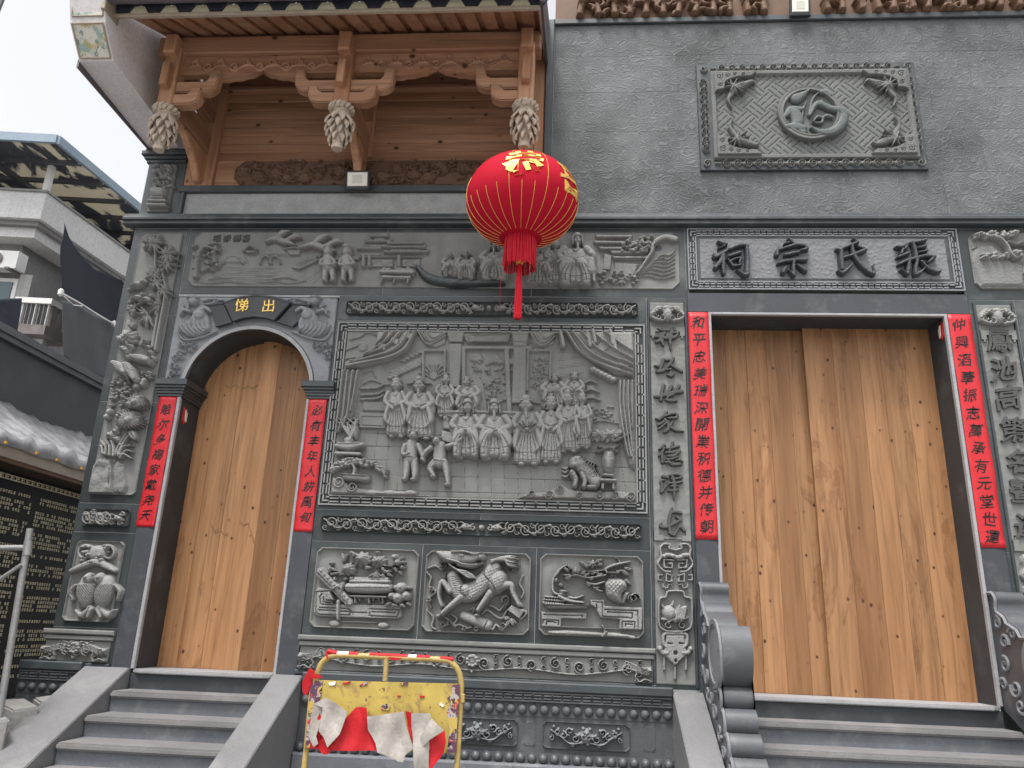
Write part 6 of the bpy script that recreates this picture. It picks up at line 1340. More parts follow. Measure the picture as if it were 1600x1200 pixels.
for k,((ya,za),(yb,zb)) in enumerate((((-1.248,6.15),(-1.436,6.345)),((-1.456,6.40),(-1.535,6.80)))):
    d=np.array([yb-ya,zb-za]); d/=np.hypot(*d); nv=np.array([-d[1],d[0]])*.006
    if nv[0]>0: nv=-nv
    q=lambda x,y,z,o=1:(x,y+nv[0]*o,z+nv[1]*o)
    m=MB(); x0,x1=-4.225,-3.955; m.add([q(x0,ya,za,-.2),q(x1,ya,za,-.2),q(x1,yb,zb,-.2),q(x0,yb,zb,-.2),q(x0,ya,za),q(x1,ya,za),q(x1,yb,zb),q(x0,yb,zb)],[(0,3,2,1),(4,5,6,7),(0,1,5,4),(1,2,6,5),(2,3,7,6),(3,0,4,7)]); m.obj('painted_panel',paint_mat('landscape_painting_%d'%k,k+1),gb)
    fm=MB()
    for a,b_ in (((x0,ya,za),(x1,ya,za)),((x1,ya,za),(x1,yb,zb)),((x0,yb,zb),(x1,yb,zb)),((x0,ya,za),(x0,yb,zb))): fm.tube([q(*a,1.2),q(*b_,1.2)],.007,6)
    fm.obj('panel_frame',M['fascia'],gb)
# ================================================================ lantern
M['lantern']=mottled('red_lantern_cloth',(.52,.007,.028),.08,5,.8,.15,.05,120)
M['fringe']=mottled('red_fringe',(.62,.012,.03),.15,30,.6,.3,.1,120)
LX,LY,LZ,LR,LH=-.418,-.77,5.035,.470,.368
ln=thing('red_lantern','big round red festive lantern with gold characters and a long fringe','lantern',(LX,LY,4.7))
prof=[]; 
for i in range(25):
    a=-math.pi*.5+math.pi*(i+.9)/25.8; prof.append((LR*abs(math.cos(a))**.85,LZ+LH*math.sin(a)))
b=MB(); NS=48
for r,z in prof:
    for k in range(NS):
        a=2*math.pi*k/NS; rr=r*(1-.006*(1-abs(math.cos(a*12)))); b.v.append((LX+rr*math.cos(a),LY+rr*math.sin(a),z))
for i in range(len(prof)-1):
    for k in range(NS): b.f.append((i*NS+k,i*NS+(k+1)%NS,(i+1)*NS+(k+1)%NS,(i+1)*NS+k))
b.f+=[tuple(range(NS))[::-1],tuple(range((len(prof)-1)*NS,len(prof)*NS))]; b.obj('lantern_body',M['lantern'],ln,smooth=True)
def surf(az,s,o=.002):
    a=s; r=LR*abs(math.cos(a))**.85+o; return (LX+r*math.cos(az),LY+r*math.sin(az),LZ+LH*math.sin(a)+o*.5*math.sin(a))
AZ=math.radians(-86.5)
for k in range(28):
    az=AZ+2*math.pi*(k+.0)/28; long=(k%5 in (2,3)); top=1.1 if (k%5)==2 or k%5==3 and False else -.22
    MB().tube([surf(az,-1.25+(top+1.25)*i/14,.001) for i in range(15)],.0019,5).obj('gold_rib',M['gold'],ln,smooth=True)
for ch,daz,la in (('恭',0.02,.27),('喜',1.08,.20)):
    v,f=glyph(ch,1.,.0,.035); V=[]
    for x,y,z in v:
        s_=.285; y2=y+.10*x*0+ .03*math.sin(x*7); x2=x*1.05+.03*math.sin(y*8)
        V.append(surf(AZ+daz+x2*s_/LR*1.1/max(.5,math.cos(la+y2*s_/LH*.75)),la+y2*s_/LH*1.05,.006 if z>0 else -.004))
    mesh_obj('character',V,f,M['gold'],ln)
MB().lathe([(.118,4.675),(.128,4.682),(.13,4.70),(.122,4.712),(.10,4.712),(.10,4.675)],(LX,LY,0),28).obj('collar',M['gold'],ln,smooth=True)
MB().lathe([(.10,5.40),(.115,5.40),(.115,5.43),(.10,5.435),(.02,5.43)],(LX,LY,0),24).obj('top_collar',M['gold'],ln,smooth=True)
fr_=MB(); fr2=MB()
for k in range(110):
    a=2*math.pi*k/110+g.uniform(-.02,.02); r=.122+g.uniform(-.006,.006); l=4.415+g.uniform(-.018,.022); sp_=r+.004+g.uniform(-.007,.007)
    fr_.tube([(LX+r*math.cos(a),LY+r*math.sin(a),4.69),(LX+(r+.004)*math.cos(a),LY+(r+.004)*math.sin(a),4.56),(LX+sp_*math.cos(a),LY+sp_*math.sin(a),l)],[.0045,.0042,.0038],4,False)
fr_.obj('fringe',M['fringe'],ln)['kind']='stuff'
for k in range(40):
    a=2*math.pi*k/40; r=.026*math.sqrt(g.random()); fr2.tube([(LX+r*math.cos(a)*.6,LY+r*math.sin(a)*.6,4.46),(LX+r*math.cos(a),LY+r*math.sin(a),4.2),(LX+r*1.15*math.cos(a),LY+r*1.15*math.sin(a),3.975+g.uniform(-.01,.01))],.005,4,False)
fr2.obj('tassel',M['fringe'],ln)['kind']='stuff'
MB().lathe([(.010,4.45),(.028,4.455),(.034,4.475),(.024,4.495),(.012,4.50),(.008,4.70)],(LX,LY,0),16).obj('tassel_knot',M['gold'],ln,smooth=True)
MB().tube([(LX,LY,5.43),(LX+.006,LY,5.48),(LX-.004,LY+.004,5.52),(LX,LY+.01,5.565)],.0045,6).obj('hanging_cord',M['fringe'],ln)
MB().tube([(LX-.13,LY,4.68),(LX-.15,LY,4.3),(LX-.148,LY,4.05)],.0012,4).obj('loose_thread',M['fringe'],ln)
# ================================================================ floodlights
M['lens']=plain('floodlight_glass',(.82,.80,.72),.25,.5); M['lensin']=plain('floodlight_reflector',(.62,.60,.52),.3,.5); M['blackmetal']=plain('black_metal',(.03,.033,.04),.45,.4)
def flood(label,x,y,z,w,h,tilt,back):
    t=thing('floodlight',label,'floodlight',(x,y,z),'small square floodlights')
    c,s=math.cos(tilt),math.sin(tilt)
    def tr(m): m.v=[(x+a,y+b*c-cc*s,z+b*s+cc*c) for a,b,cc in m.v]; return m
    tr(MB().box(-w/2,w/2,0,.035,-h/2,h/2,.006)).obj('housing',M['blackmetal'],t); tr(MB().box(-w/2+.014,w/2-.014,-.006,.002,-h/2+.03,h/2-.012,.012)).obj('lens',M['lens'],t); tr(MB().box(-w*.2,w*.2,-.0085,-.003,-h*.18,h*.26,.002)).obj('reflector',M['lensin'],t)
    MB().tube([(x-w*.3,y+.03,z),(x-w*.3,y+back,z-.02),(x+w*.3,y+back,z-.02),(x+w*.3,y+.03,z)],.008,6).obj('bracket',M['blackmetal'],t)
flood('small square floodlight with black rim in front of the carved wood under the eave',-2.055,-.11,5.665,.235,.19,math.radians(14),.12)
flood('small square floodlight on the carved frieze at the top edge of the picture',2.238,-.10,7.64,.20,.20,math.radians(12),.09)
# ================================================================ red paper couplets
def couplet(label,x0,x1,z0,z1,text,p0,p1,size,y=-.0145):
    t=thing('paper_couplet',label,'couplet',((x0+x1)/2,y,z0),'red paper spring couplets')
    NX_,NZ_=5,44; r_=random.Random(int(x0*100)); ph=[r_.uniform(0,6) for _ in range(4)]; V=[]
    for j in range(NZ_+1):
        for i in range(NX_+1):
            u,v_=i/NX_,j/NZ_; d=.0012+.0012*(math.sin(v_*37+ph[0])*math.sin(u*3+ph[1])+.6*math.sin(v_*83+u*4+ph[2])); ed=max(0,abs(u-.5)-.36)*.05*max(0,math.sin(v_*17+ph[3])); co_=.02*max(0,.04-v_)/.04*max(0,(u-.6))
            V.append((x0+(x1-x0)*u+.0012*math.sin(v_*21+ph[1]),y-d-ed-co_,z0+(z1-z0)*v_))
    W1=NX_+1; o_=mesh_obj('paper_strip',V,[(j*W1+i,j*W1+i+1,(j+1)*W1+i+1,(j+1)*W1+i) for j in range(NZ_) for i in range(NX_)],M['redpaper'],t,True); o_.modifiers.new('thick','SOLIDIFY').thickness=.0006
    for i,ch in enumerate(text):
        u=i/(len(text)-1); X,Z=at(p0[0]+(p1[0]-p0[0])*u,p0[1]+(p1[1]-p0[1])*u); char_obj(ch,X,Z,size,y-.0026,.0012,M['ink'],t,off=.008,seed=i+5,shear=.16,wob=.042,wx=.95,rot=-.06)
couplet('red paper couplet on the jamb left of the arched doorway',-3.677,-3.514,2.335,3.499,'貽尔多福家戴尧天',(261,640),(229,805),.097)
couplet('red paper couplet on the jamb right of the arched doorway',-2.300,-2.139,2.335,3.499,'必有丰年人耕禹甸',(497,642),(478,808),.097)
couplet('long red paper couplet on the left jamb of the wide main door',1.044,1.221,2.368,4.364,'和平忠美瑞深開業积德并传朝',(1090,505),(1104,823),.113)
couplet('long red paper couplet on the right jamb of the wide main door',3.268,3.457,2.368,4.364,'仲興滔華振志萬承有元堂世運',(1497,508),(1549,839),.113)
M['packet']=plain('white_packet_paper',(.72,.66,.58),.6)
for lab,x,y,z,s in (('small torn red paper packet stuck inside the arched doorway',-3.485,.10,3.36,1),('small torn red paper packet stuck high inside the main doorway, right side',3.241,.06,4.24,-1)):
    t=thing('red_packet',lab,'paper',(x,y,z),'torn red packets inside the doorways')
    MB().prism([(y-.03,z+.07),(y+.035,z+.05),(y+.04,z-.06),(y+.0,z-.085),(y-.03,z-.06)],'x',x,x+s*.008).obj('red_sheet',M['redpaper'],t); MB().prism([(y+.0,z+.05),(y+.038,z+.02),(y+.036,z-.06),(y+.012,z-.05)],'x',x+s*.009,x+s*.016).obj('white_fold',M['packet'],t)
# ================================================================ crowd barrier
def sheet(name,pts,mat,parent,amp=.01,cuts=5,seed=0,th=.003,axis=(0,-1,0),fr=14.):
    bm=bmesh.new(); vs_=[bm.verts.new(p) for p in pts]; bm.faces.new(vs_); bmesh.ops.triangulate(bm,faces=bm.faces)
    for _ in range(cuts):
        L=[e for e in bm.edges if e.calc_length()>(.028 if name.endswith('scrap') else .045)]
        if not L: break
        bmesh.ops.subdivide_edges(bm,edges=L,cuts=1); bmesh.ops.triangulate(bm,faces=bm.faces)
    ax=Vector(axis); r=random.Random(seed); p=[r.uniform(0,6) for _ in range(4)]
    for v in bm.verts:
        c=v.co; d=1.6*abs(math.sin(c.x*fr*.6+c.z*fr*.3+p[3]))-.8+.5*math.sin(c.x*fr+c.z*fr*.5+p[0])+.6*math.sin(c.x*fr*2.1-c.z*fr*.8+p[1])+.5*math.sin(c.z*fr*1.3+c.y*fr+p[2]); v.co=c+ax*amp*d
    bmesh.ops.recalc_face_normals(bm,faces=bm.faces)
    m=bpy.data.meshes.new(name); bm.to_mesh(m); bm.free(); o=mo(name,m,mat,parent,not name.endswith('scrap')); s=o.modifiers.new('thick','SOLIDIFY'); s.thickness=th; return o
def worn_mat(name,c):
    m,nt,b=base_mat(name,.55,.4); co=coords(nt)
    def nz(sc,det=6.,dist=0.,scale=(1,1,1)): q=N(nt,'ShaderNodeTexNoise',Scale=sc,Detail=det,Roughness=.65,Distortion=dist); nt.links.new(coords(nt,scale) if scale!=(1,1,1) else co,q.inputs['Vector']); return q.outputs[0]
    col=ramp(nt,nz(5),[(.3,[x*.72 for x in c]),(.7,[x*1.12 for x in c])])
    col=mixc(nt,ramp(nt,nz(11,8,.6),[(.53,(0,0,0)),(.64,(.8,.8,.8))]),col,(.22,.14,.06)); col=mixc(nt,ramp(nt,nz(23,6,.3),[(.63,(0,0,0)),(.66,(.9,.9,.9))]),col,(.07,.03,.045)); nt.links.new(col,b.inputs['Base Color'])
    bp=N(nt,'ShaderNodeBump',Strength=.2,Distance=.004); nt.links.new(nz(20),bp.inputs['Height']); nt.links.new(bp.outputs[0],b.inputs['Normal']); return m
M['yellow']=worn_mat('worn_yellow_paint',(.42,.31,.07)); M['tubeyellow']=mottled('yellow_tube_paint',(.46,.335,.115),.25,9,.45,.4,.05,60,dust=.1)
def peel_mat():
    m,nt,b=base_mat('peeled_sticker_remains',.8,.2); co=coords(nt)
    def nz(sc,loc): 
        mp=nt.nodes.new('ShaderNodeMapping'); mp.inputs['Location'].default_value=(loc,loc*2,loc*3); nt.links.new(co,mp.inputs[0]); q=N(nt,'ShaderNodeTexNoise',Scale=sc,Detail=5.,Roughness=.6,Distortion=.7); nt.links.new(mp.outputs[0],q.inputs['Vector']); return q.outputs[0]
    col=mixc(nt,ramp(nt,nz(17,1.),[(.47,(0,0,0)),(.5,(1,1,1))]),(.34,.30,.29),(.10,.045,.075)); col=mixc(nt,ramp(nt,nz(13,5.),[(.55,(0,0,0)),(.57,(1,1,1))]),col,(.42,.31,.08)); col=mixc(nt,ramp(nt,nz(26,9.),[(.60,(0,0,0)),(.62,(1,1,1))]),col,(.025,.02,.03)); col=mixc(nt,ramp(nt,nz(20,13.),[(.60,(0,0,0)),(.62,(1,1,1))]),col,(.40,.05,.08)); nt.links.new(col,b.inputs['Base Color']); return m
M['peel']=peel_mat(); M['clothback']=mottled('dirty_white_banner_back',(.42,.385,.35),.12,4,.85,.2,.15,40,dust=.1); M['clothred']=mottled('red_banner',(.50,.010,.016),.08,5,.55,.3,.05,40); M['tapewhite']=plain('white_tape',(.7,.64,.6),.5)
ba=thing('crowd_barrier','yellow steel barrier with a battered yellow board and torn red banner','barrier',(-1.1,-1.5,GZ))
Y=-1.5; q3=lambda x,y,d=0.: P3(x,y,Y+d)
def smooth3(P,n=6): return [tuple(p) for p in catmull(np.array(P),n)]
top=[q3(493,1066),q3(496,1052),q3(503,1036),q3(516,1026),q3(536,1024),q3(610,1027),q3(690,1031),q3(707,1037),q3(717,1050),q3(721,1068)]
xl,zl=at(484,1066,Y); xr,zr=at(722,1070,Y)
L0=q3(493,1066); R0=q3(721,1068)
MB().tube([(L0[0]-.02,Y,GZ+.02),(L0[0]-.012,Y,.9)]+smooth3(top)+[(R0[0]+.0,Y,.9),(R0[0]-.0,Y,GZ+.02)],.0175,10).obj('tube_frame',M['tubeyellow'],ba,smooth=True)
MB().tube([q3(604,1028),q3(602,1064)],.0165,10).obj('stub_tube',M['tubeyellow'],ba,smooth=True)
for x in (L0[0]-.02,R0[0]): MB().tube([(x,Y-.28,GZ+.02),(x,Y-.24,GZ+.10),(x,Y,GZ+.14),(x,Y+.24,GZ+.10),(x,Y+.28,GZ+.02)],.0165,8).obj('foot',M['tubeyellow'],ba,smooth=True)
MB().tube([(L0[0]-.02,Y,.50),(R0[0],Y,.50)],.014,8).obj('cross_tube',M['tubeyellow'],ba,smooth=True)
c=[q3(487,1062),q3(719,1068),q3(713,1176),q3(477,1168)]
bd=MB(); bd.add([(p[0],Y-.034,p[2]) for p in c]+[(p[0],Y-.018,p[2]) for p in c],[(0,3,2,1),(4,5,6,7),(0,1,5,4),(1,2,6,5),(2,3,7,6),(3,0,4,7)]); bd.obj('sign_board',M['yellow'],ba,bev=.003)
def zq(x,y): return (440+x/5,1000+y/5)
def patch(P,d=-.038,name='peeled_patch',mat='peel',th=.003): 
    return MB().prism([at(*zq(*p),Y) for p in P],'y',Y+d-th,Y+d+.003).obj(name,M[mat],ba)
patch([(245,310),(335,320),(325,420),(290,500),(270,620),(250,720),(240,830),(200,835),(225,560)]); patch([(1340,350),(1395,340),(1390,470),(1380,620),(1365,870),(1300,870),(1320,700),(1300,560),(1330,480),(1300,450),(1340,420)])
patch([(380,330),(440,320),(430,350),(390,352)],mat='tapewhite'); patch([(490,335),(550,318),(545,335),(500,345)],mat='clothred'); patch([(620,350),(670,322),(685,345),(625,362)]); patch([(930,335),(1000,325),(990,350),(940,352)]); patch([(790,505),(830,495),(860,510),(850,545),(790,540)],mat='peel'); patch([(1090,430),(1125,432),(1124,446),(1088,444)],mat='clothred'); patch([(915,428),(940,430),(938,440),(914,438)],mat='clothred'); patch([(1250,485),(1280,510),(1265,520),(1240,500)],mat='tapewhite')
for pts,m,d,s in (([(600,520),(640,515),(690,520),(700,640),(740,740),(770,850),(600,850),(420,850),(250,835),(260,740),(420,720),(520,610)],'clothred',-.046,1),([(330,560),(350,600),(330,760),(415,830),(410,870),(370,880),(335,860),(290,760),(300,640)],'clothred',-.052,2),
    ([(375,440),(440,470),(550,550),(520,620),(490,720),(400,820),(370,740),(335,690),(350,600),(370,520),(290,490)],'clothback',-.066,3),([(290,490),(370,510),(330,620),(300,700),(330,790),(290,820),(250,740),(280,620)],'clothback',-.060,4),
    ([(700,585),(800,575),(980,545),(1000,660),(1055,830),(990,880),(975,935),(940,930),(920,890),(840,870),(780,860),(760,790),(705,690)],'clothback',-.058,5),([(985,545),(1040,560),(1040,690),(1045,790),(1010,700)],'clothred',-.050,6),
    ([(1040,560),(1180,560),(1190,590),(1110,720),(1080,860),(1130,960),(1170,1000),(1060,980),(1060,800),(1040,680)],'clothback',-.062,7),([(1195,595),(1240,640),(1290,690),(1180,760),(1085,860),(1110,740)],'clothback',-.074,8),([(1290,692),(1300,780),(1280,870),(1190,870),(1190,990),(1150,985),(1085,880),(1180,765)],'clothred',-.054,9)):
    sheet('banner_scrap',[(at(*zq(*p),Y)[0],Y+d*1.35-.012,at(*zq(*p),Y)[1]) for p in pts],M[m],ba,.0095,6,s,.0012,(0,-1,0),20.)
for P,m in (([(360,95),(435,112)],'clothred'),([(435,112),(525,116)],'tapewhite'),([(525,116),(600,118)],'clothred'),([(690,122),(990,138)],'clothred'),([(990,138),(1055,140)],'tapewhite'),([(1055,140),(1160,145)],'clothred'),([(1240,150),(1340,160)],'clothred')):
    MB().tube([(at(*zq(x,y+4),Y)[0],Y-.002,at(*zq(x,y+4),Y)[1]+.0075) for x,y in P],.0150,10).obj('tape_wrap',M[m],ba,smooth=True)
for s,P in enumerate(([(235,215),(280,240),(260,300),(235,330),(215,425),(180,420),(172,330),(210,260)],[(230,260),(300,262),(345,290),(280,300),(240,295)],[(362,80),(378,140),(372,160),(352,110)],[(840,130),(960,140),(905,158),(860,150)])):
    sheet('tape_scrap',[(at(*zq(*p),Y)[0],Y-.04,at(*zq(*p),Y)[1]) for p in P],M['clothred'],ba,.008,4,s+20)
MB().box(xr-.004,xr+.02,Y-.02,Y+.02,zr-.10,zr-.05,.003).obj('hook',M['tubeyellow'],ba)
# ================================================================ left side: stele wall, plastic covered roof, dark wall
sw=thing('inscribed_stele_wall','black polished stone wall with rows of tiny gold inscription at the left edge','wall',(-4.95,-.5,GZ))
MB().box(-5.05,-4.90,-3.2,2.2,GZ,2.86).obj('black_wall',M['black'],sw)
M['dimgold']=mottled('dull_gold_inscription',(.62,.55,.38),.4,30,.5,.3,.05,60)
tx=MB(); rr=random.Random(4)
y=-2.6
while y<1.7:
    W_=rr.choice((.55,.75)); z=2.62
    while z>1.0:
        nr_=rr.choice((1,2,3,4))
        for k in range(nr_):
            yy=y
            while yy<y+W_:
                if rr.random()<.80: 
                    for q in range(3): 
                        a,b=rr.uniform(0,.004),q*.009; tx.box(-4.902,-4.8965,yy+a,yy+a+rr.uniform(.012,.022),z-b-.0055,z-b)
                yy+=.034
            z-=.036
        z-=rr.uniform(.02,.07)
    y+=W_+.10
o=tx.obj('gold_inscription',M['dimgold'],sw); o['kind']='stuff'
f=MB()
for i in range(70):
    y0=-2.9+i*.07; f.box(-4.902,-4.892,y0,y0+.06,2.708,2.718); f.box(-4.902,-4.892,y0,y0+.06,2.744,2.752); f.box(-4.902,-4.892,y0+.01,y0+.02,2.718,2.744); f.box(-4.902,-4.892,y0+.02,y0+.05,2.728,2.735)
f.obj('gold_key_fret',M['dimgold'],sw)
MB().box(-5.0,-4.80,-3.2,1.4,GZ,.87,.01).obj('stone_ledge',M['base'],sw)
lr=thing('lean_to_roof','low tiled lean-to roof wrapped in wrinkled pale plastic sheeting, left edge','roof',(-5.1,-.5,2.9))
M['plastic']=mottled('pale_plastic_sheet',(.27,.27,.285),.3,6,.35,.5,.08,12,dust=.2); M['beige']=mottled('beige_eave_board',(.36,.31,.25),.1,3,.6,.3,.03,40); M['darkwood']=mottled('dark_brown_board',(.035,.022,.018),.3,5,.6,.3,.1,50)
V=[];NX,NY=26,150
for i in range(NX+1):
    u=i/NX
    for j in range(NY+1):
        v=j/NY; y=-3.4+6.0*v; hump=max(0,math.sin(y*2*math.pi/.30))**.6*.045*(.25+.75*max(0,(u-.45)/.55)) ; wr=.006*math.sin(y*31+u*9)+.007*math.sin(y*17-u*14+2)+.006*math.sin(u*40+y*4)+.02*math.sin(y*3.1+1)+.007*abs(math.sin(u*26+y*19))+.006*abs(math.sin(y*43-u*22))
        V.append((-5.62+1.02*u,y,3.575-.60*u-.05*math.sin(math.pi*u)+hump+wr) if i<NX else (-4.612,y,2.908+.006*math.sin(y*13)))
F_=[(i*(NY+1)+j,i*(NY+1)+j+1,(i+1)*(NY+1)+j+1,(i+1)*(NY+1)+j) for i in range(NX) for j in range(NY)]
o=mesh_obj('plastic_sheet',V,[q[::-1] for q in F_],M['plastic'],lr,True); o.modifiers.new('thick','SOLIDIFY').thickness=.004
MB().box(-4.66,-4.635,-3.4,2.6,2.82,2.925,.004).obj('eave_board',M['beige'],lr); MB().box(-4.72,-4.66,-3.4,2.6,2.79,2.82).obj('eave_strip',M['carvewood'],lr); MB().box(-4.90,-4.70,-3.4,2.6,2.78,2.86).obj('soffit_board',M['darkwood'],lr)
M['orange']=plain('orange_clip_plastic',(.60,.30,.03),.5)
for y in (-.55,-.16,.12,.50,1.0): MB().box(-4.632,-4.60,y-.010,y+.010,2.915,2.935).obj('roof_clip',M['orange'],lr)
M['darkwall']=mottled('dark_grey_painted_wall',(.042,.045,.052),.12,.9,.55,.35,.03,40,dust=.06); M['coping']=mottled('grey_coping',(.075,.08,.09),.12,1.5,.5,.4,.03,40,dust=.1)
dw=thing('dark_boundary_wall','smooth dark grey wall with a coping band, behind the plastic covered roof','wall',(-5.75,0,GZ))
MB().box(-5.95,-5.62,-4.5,4.2,GZ,4.17).obj('wall_face',M['darkwall'],dw); MB().box(-5.97,-5.57,-4.5,4.2,4.17,4.225).obj('coping',M['coping'],dw); MB().box(-5.99,-5.545,-4.5,4.2,4.227,4.30,.006).obj('coping',M['coping'],dw)
# ================================================================ apartment house behind
ab=thing('apartment_building','old grey concrete apartment house with a white parapet and small balcony, far left','building',(-9,5,GZ))
M['conc']=mottled('stained_grey_render',(.30,.30,.30),.16,.9,.85,.2,.1,30,dust=.12,streak=.3); M['concw']=mottled('weathered_white_render',(.68,.68,.68),.10,.8,.85,.2,.06,30,streak=.22); M['glass']=plain('green_window_glass',(.03,.07,.075),.1,.6); M['white']=plain('white_frame',(.62,.62,.60),.5); M['slat']=mottled('grey_balcony_slat',(.20,.18,.175),.3,6,.7,.3,.1,40,streak=.4); M['dark']=plain('dark_recess',(.02,.021,.024),.8)
BC=np.array(at(73,301,3.0)); C0=np.array([BC[0],3.0]); e1=np.array([-.994,-.107]); e2=np.array([.107,.994])
def bb(m,u0,u1,v0,v1,z0,z1):
    P=[C0+e1*u+e2*v for u,v in ((u0,v0),(u1,v0),(u1,v1),(u0,v1))]; m.add([(p[0],p[1],z) for z in (z0,z1) for p in P],[(0,3,2,1),(4,5,6,7),(0,1,5,4),(1,2,6,5),(2,3,7,6),(3,0,4,7)]); return m
zt=BC[1]
def bo(name,mat,par,*a): return bb(MB(),*a).obj(name,M[mat],par)
bo('parapet','concw',ab,0,8,0,9,zt-.43,zt); bo('parapet_cap','conc',ab,-.03,8,-.03,9,zt,zt+.03); bo('cornice_band','conc',ab,.08,8,.08,9,zt-.50,zt-.432); bo('cornice_band','concw',ab,.16,8,.16,9,zt-.66,zt-.502); bo('wall_block','conc',ab,.50,8,.42,8.6,GZ,zt-.66)
def uvz(px,py,v): # point on the front wall plane (offset v behind the corner)
    for u in np.linspace(-1,6,1401):
        p=C0+e1*u+e2*v; d=ray(px,py); t=(p[1]-CAMP[1])/d[1]
        if CAMP[0]+t*d[0]-p[0]>0: return u,CAMP[2]+t*d[2]
    return 3.,zt-2
u1,z1=uvz(4,437,.42); u0,z0=uvz(27,468,.42)
w=bo('window','white',ab,u0,u1+.6,.36,.44,z0-.7,z1); bo('pane','glass',w,u0+.06,u0+.50,.345,.37,z0-.65,z1-.06); bo('pane','glass',w,u0+.56,u1+.5,.345,.37,z0-.65,z1-.06)
bo('sunblind','conc',ab,u0-.24,u0-.06,.30,.44,z0-.7,z1+.05)
ua,za=uvz(8,385,.3); 
ac=thing('air_conditioner','boxy white air conditioner unit on the grey apartment wall','air conditioner',tuple(C0+e1*ua+e2*.2)+(za-.4,))
ub,zb=uvz(19,415,.1)
bo('case','white',ac,ub,ub+.55,.16,.34,zb-.01,zb+.26); pf_=C0+e1*(ub+.30)+e2*.155; m=MB().lathe([(.10,0),(.10,-.01),(.085,-.014),(.02,-.014),(.02,0)],(0,0,0),20,'y'); m.v=[(pf_[0]+a,pf_[1]+b_,zb+.125+c_) for a,b_,c_ in m.v]; m.obj('fan_guard',M['slat'],ac); bo('foot','slat',ac,ub+.06,ub+.12,.12,.44,zb-.04,zb-.01); bo('foot','slat',ac,ub+.42,ub+.48,.12,.44,zb-.04,zb-.01)
# balcony box
by=.0; ur,zr_=uvz(82,465,by); ul,_=uvz(27,470,by); _,zf=uvz(75,508,by)
bl=bo('balcony','slat',ab,ur,ul,by,.5,zf-.14,zf); 
nsl=8
for i in range(nsl): bo('baluster',('conc' if i%3 else 'white'),bl,ur+.02+(ul-ur)*i/nsl,ur+(ul-ur)*(i+1)/nsl-.03,by,by+.04,zf,zr_-.10)
for i in range(3): bo('baluster','slat',bl,ur,ur+.04,by+.06+i*.13,by+.15+i*.13,zf,zr_-.10)
bo('top_rail','white',bl,ur-.02,ul+.02,by-.02,by+.06,zr_-.10,zr_-.02); bo('top_rail','white',bl,ur-.02,ur+.06,by+.06,.5,zr_-.10,zr_-.02); bo('balcony_back','dark',bl,ur+.06,ul-.05,.3,.40,zf,zr_-.15)
for px_ in (62,70): 
    pu,_=uvz(px_,520,by+.2); bo('prop_post','white',ab,pu,pu+.07,by+.2,by+.27,zf-1.6,zf-.14)
# rooftop canopy
cn=thing('rooftop_canopy','rooftop canopy of stained translucent sheets with a pale blue metal edge','canopy',(C0[0],C0[1],zt))
M['bluemetal']=mottled('pale_blue_fascia',(.27,.35,.43),.1,2,.5,.4,.03,40,dust=.2); M['steel']=plain('grey_steel',(.10,.105,.12),.5,.4,.2)
def canopy_mat():
    m,nt,b=base_mat('stained_translucent_sheet',.6,.3); co=coords(nt,(1.1,.55,1)); q=N(nt,'ShaderNodeTexNoise',Scale=1.5,Detail=5.,Roughness=.6,Distortion=.6); nt.links.new(co,q.inputs['Vector'])
    col=mixc(nt,ramp(nt,q.outputs[0],[(.47,(0,0,0)),(.50,(1,1,1))]),(.46,.435,.37),(.10,.105,.115)); nt.links.new(col,b.inputs['Base Color'])
    tr=nt.nodes.new('ShaderNodeBsdfTranslucent'); nt.links.new(col,tr.inputs[0]); mx=nt.nodes.new('ShaderNodeMixShader'); mx.inputs[0].default_value=.55; nt.links.new(b.outputs[0],mx.inputs[1]); nt.links.new(tr.outputs[0],mx.inputs[2]); nt.links.new(mx.outputs[0],nt.nodes['Material Output'].inputs[0]); return m
M['canopy']=canopy_mat()
vy=-.5; pc=at(88,212,C0[1]+vy*.994); uc=(C0[0]+e2[0]*vy-pc[0])/.994; zc=pc[1]
for i in range(5):
    for j in range(3):
        bo('roof_sheet','canopy',cn,uc+.05+j*2.6,uc+.05+(j+1)*2.6-.02,vy+.05+i*1.1,vy+.05+(i+1)*1.1-.02,zc-.05,zc-.04)
bo('edge_fascia','bluemetal',cn,uc,uc+8,vy-.03,vy+.02,zc-.10,zc+.03); bo('edge_fascia','bluemetal',cn,uc-.03,uc+.02,vy,vy+5.7,zc-.10,zc+.03)
for i in range(10): bo('purlin','steel',cn,uc+.02,uc+8,vy+.5+i*.55,vy+.55+i*.55,zc-.12,zc-.055)
for u in (1.2,3.2,5.2): bo('rafter_beam','steel',cn,uc+u,uc+u+.08,vy+.02,vy+5.7,zc-.20,zc-.121)
p=at(88,240,C0[1]-.1); bo('post','white',cn,.06,.13,.06,.13,zt,zc-.12)
for v in (2.6,5.1): bo('post','steel',cn,.06,.13,v,v+.07,zt,zc-.12)
bo('rear_wall','dark',cn,.75,7.8,5.3,5.4,zt,zc-.2)
bp_=thing('blue_sheet_panel','small corrugated blue metal sheet beside the pilaster top','panel',(at(208,365,8.6)[0],8.6,at(208,385,8.6)[1]))
m=MB(); x0,zb_=at(190,384,8.6); x1,zt_=at(224,352,8.6)
for i in range(9): xx=x0+(x1-x0)*i/9; m.box(xx,xx+(x1-x0)/9*.6,8.57,8.63,zb_,zt_); m.box(xx+(x1-x0)/9*.6,xx+(x1-x0)/9,8.6,8.63,zb_,zt_)
M['blue']=mottled('bright_blue_sheet',(.18,.40,.60),.1,3,.4,.4,.02,40); m.obj('blue_sheet',M['blue'],bp_)
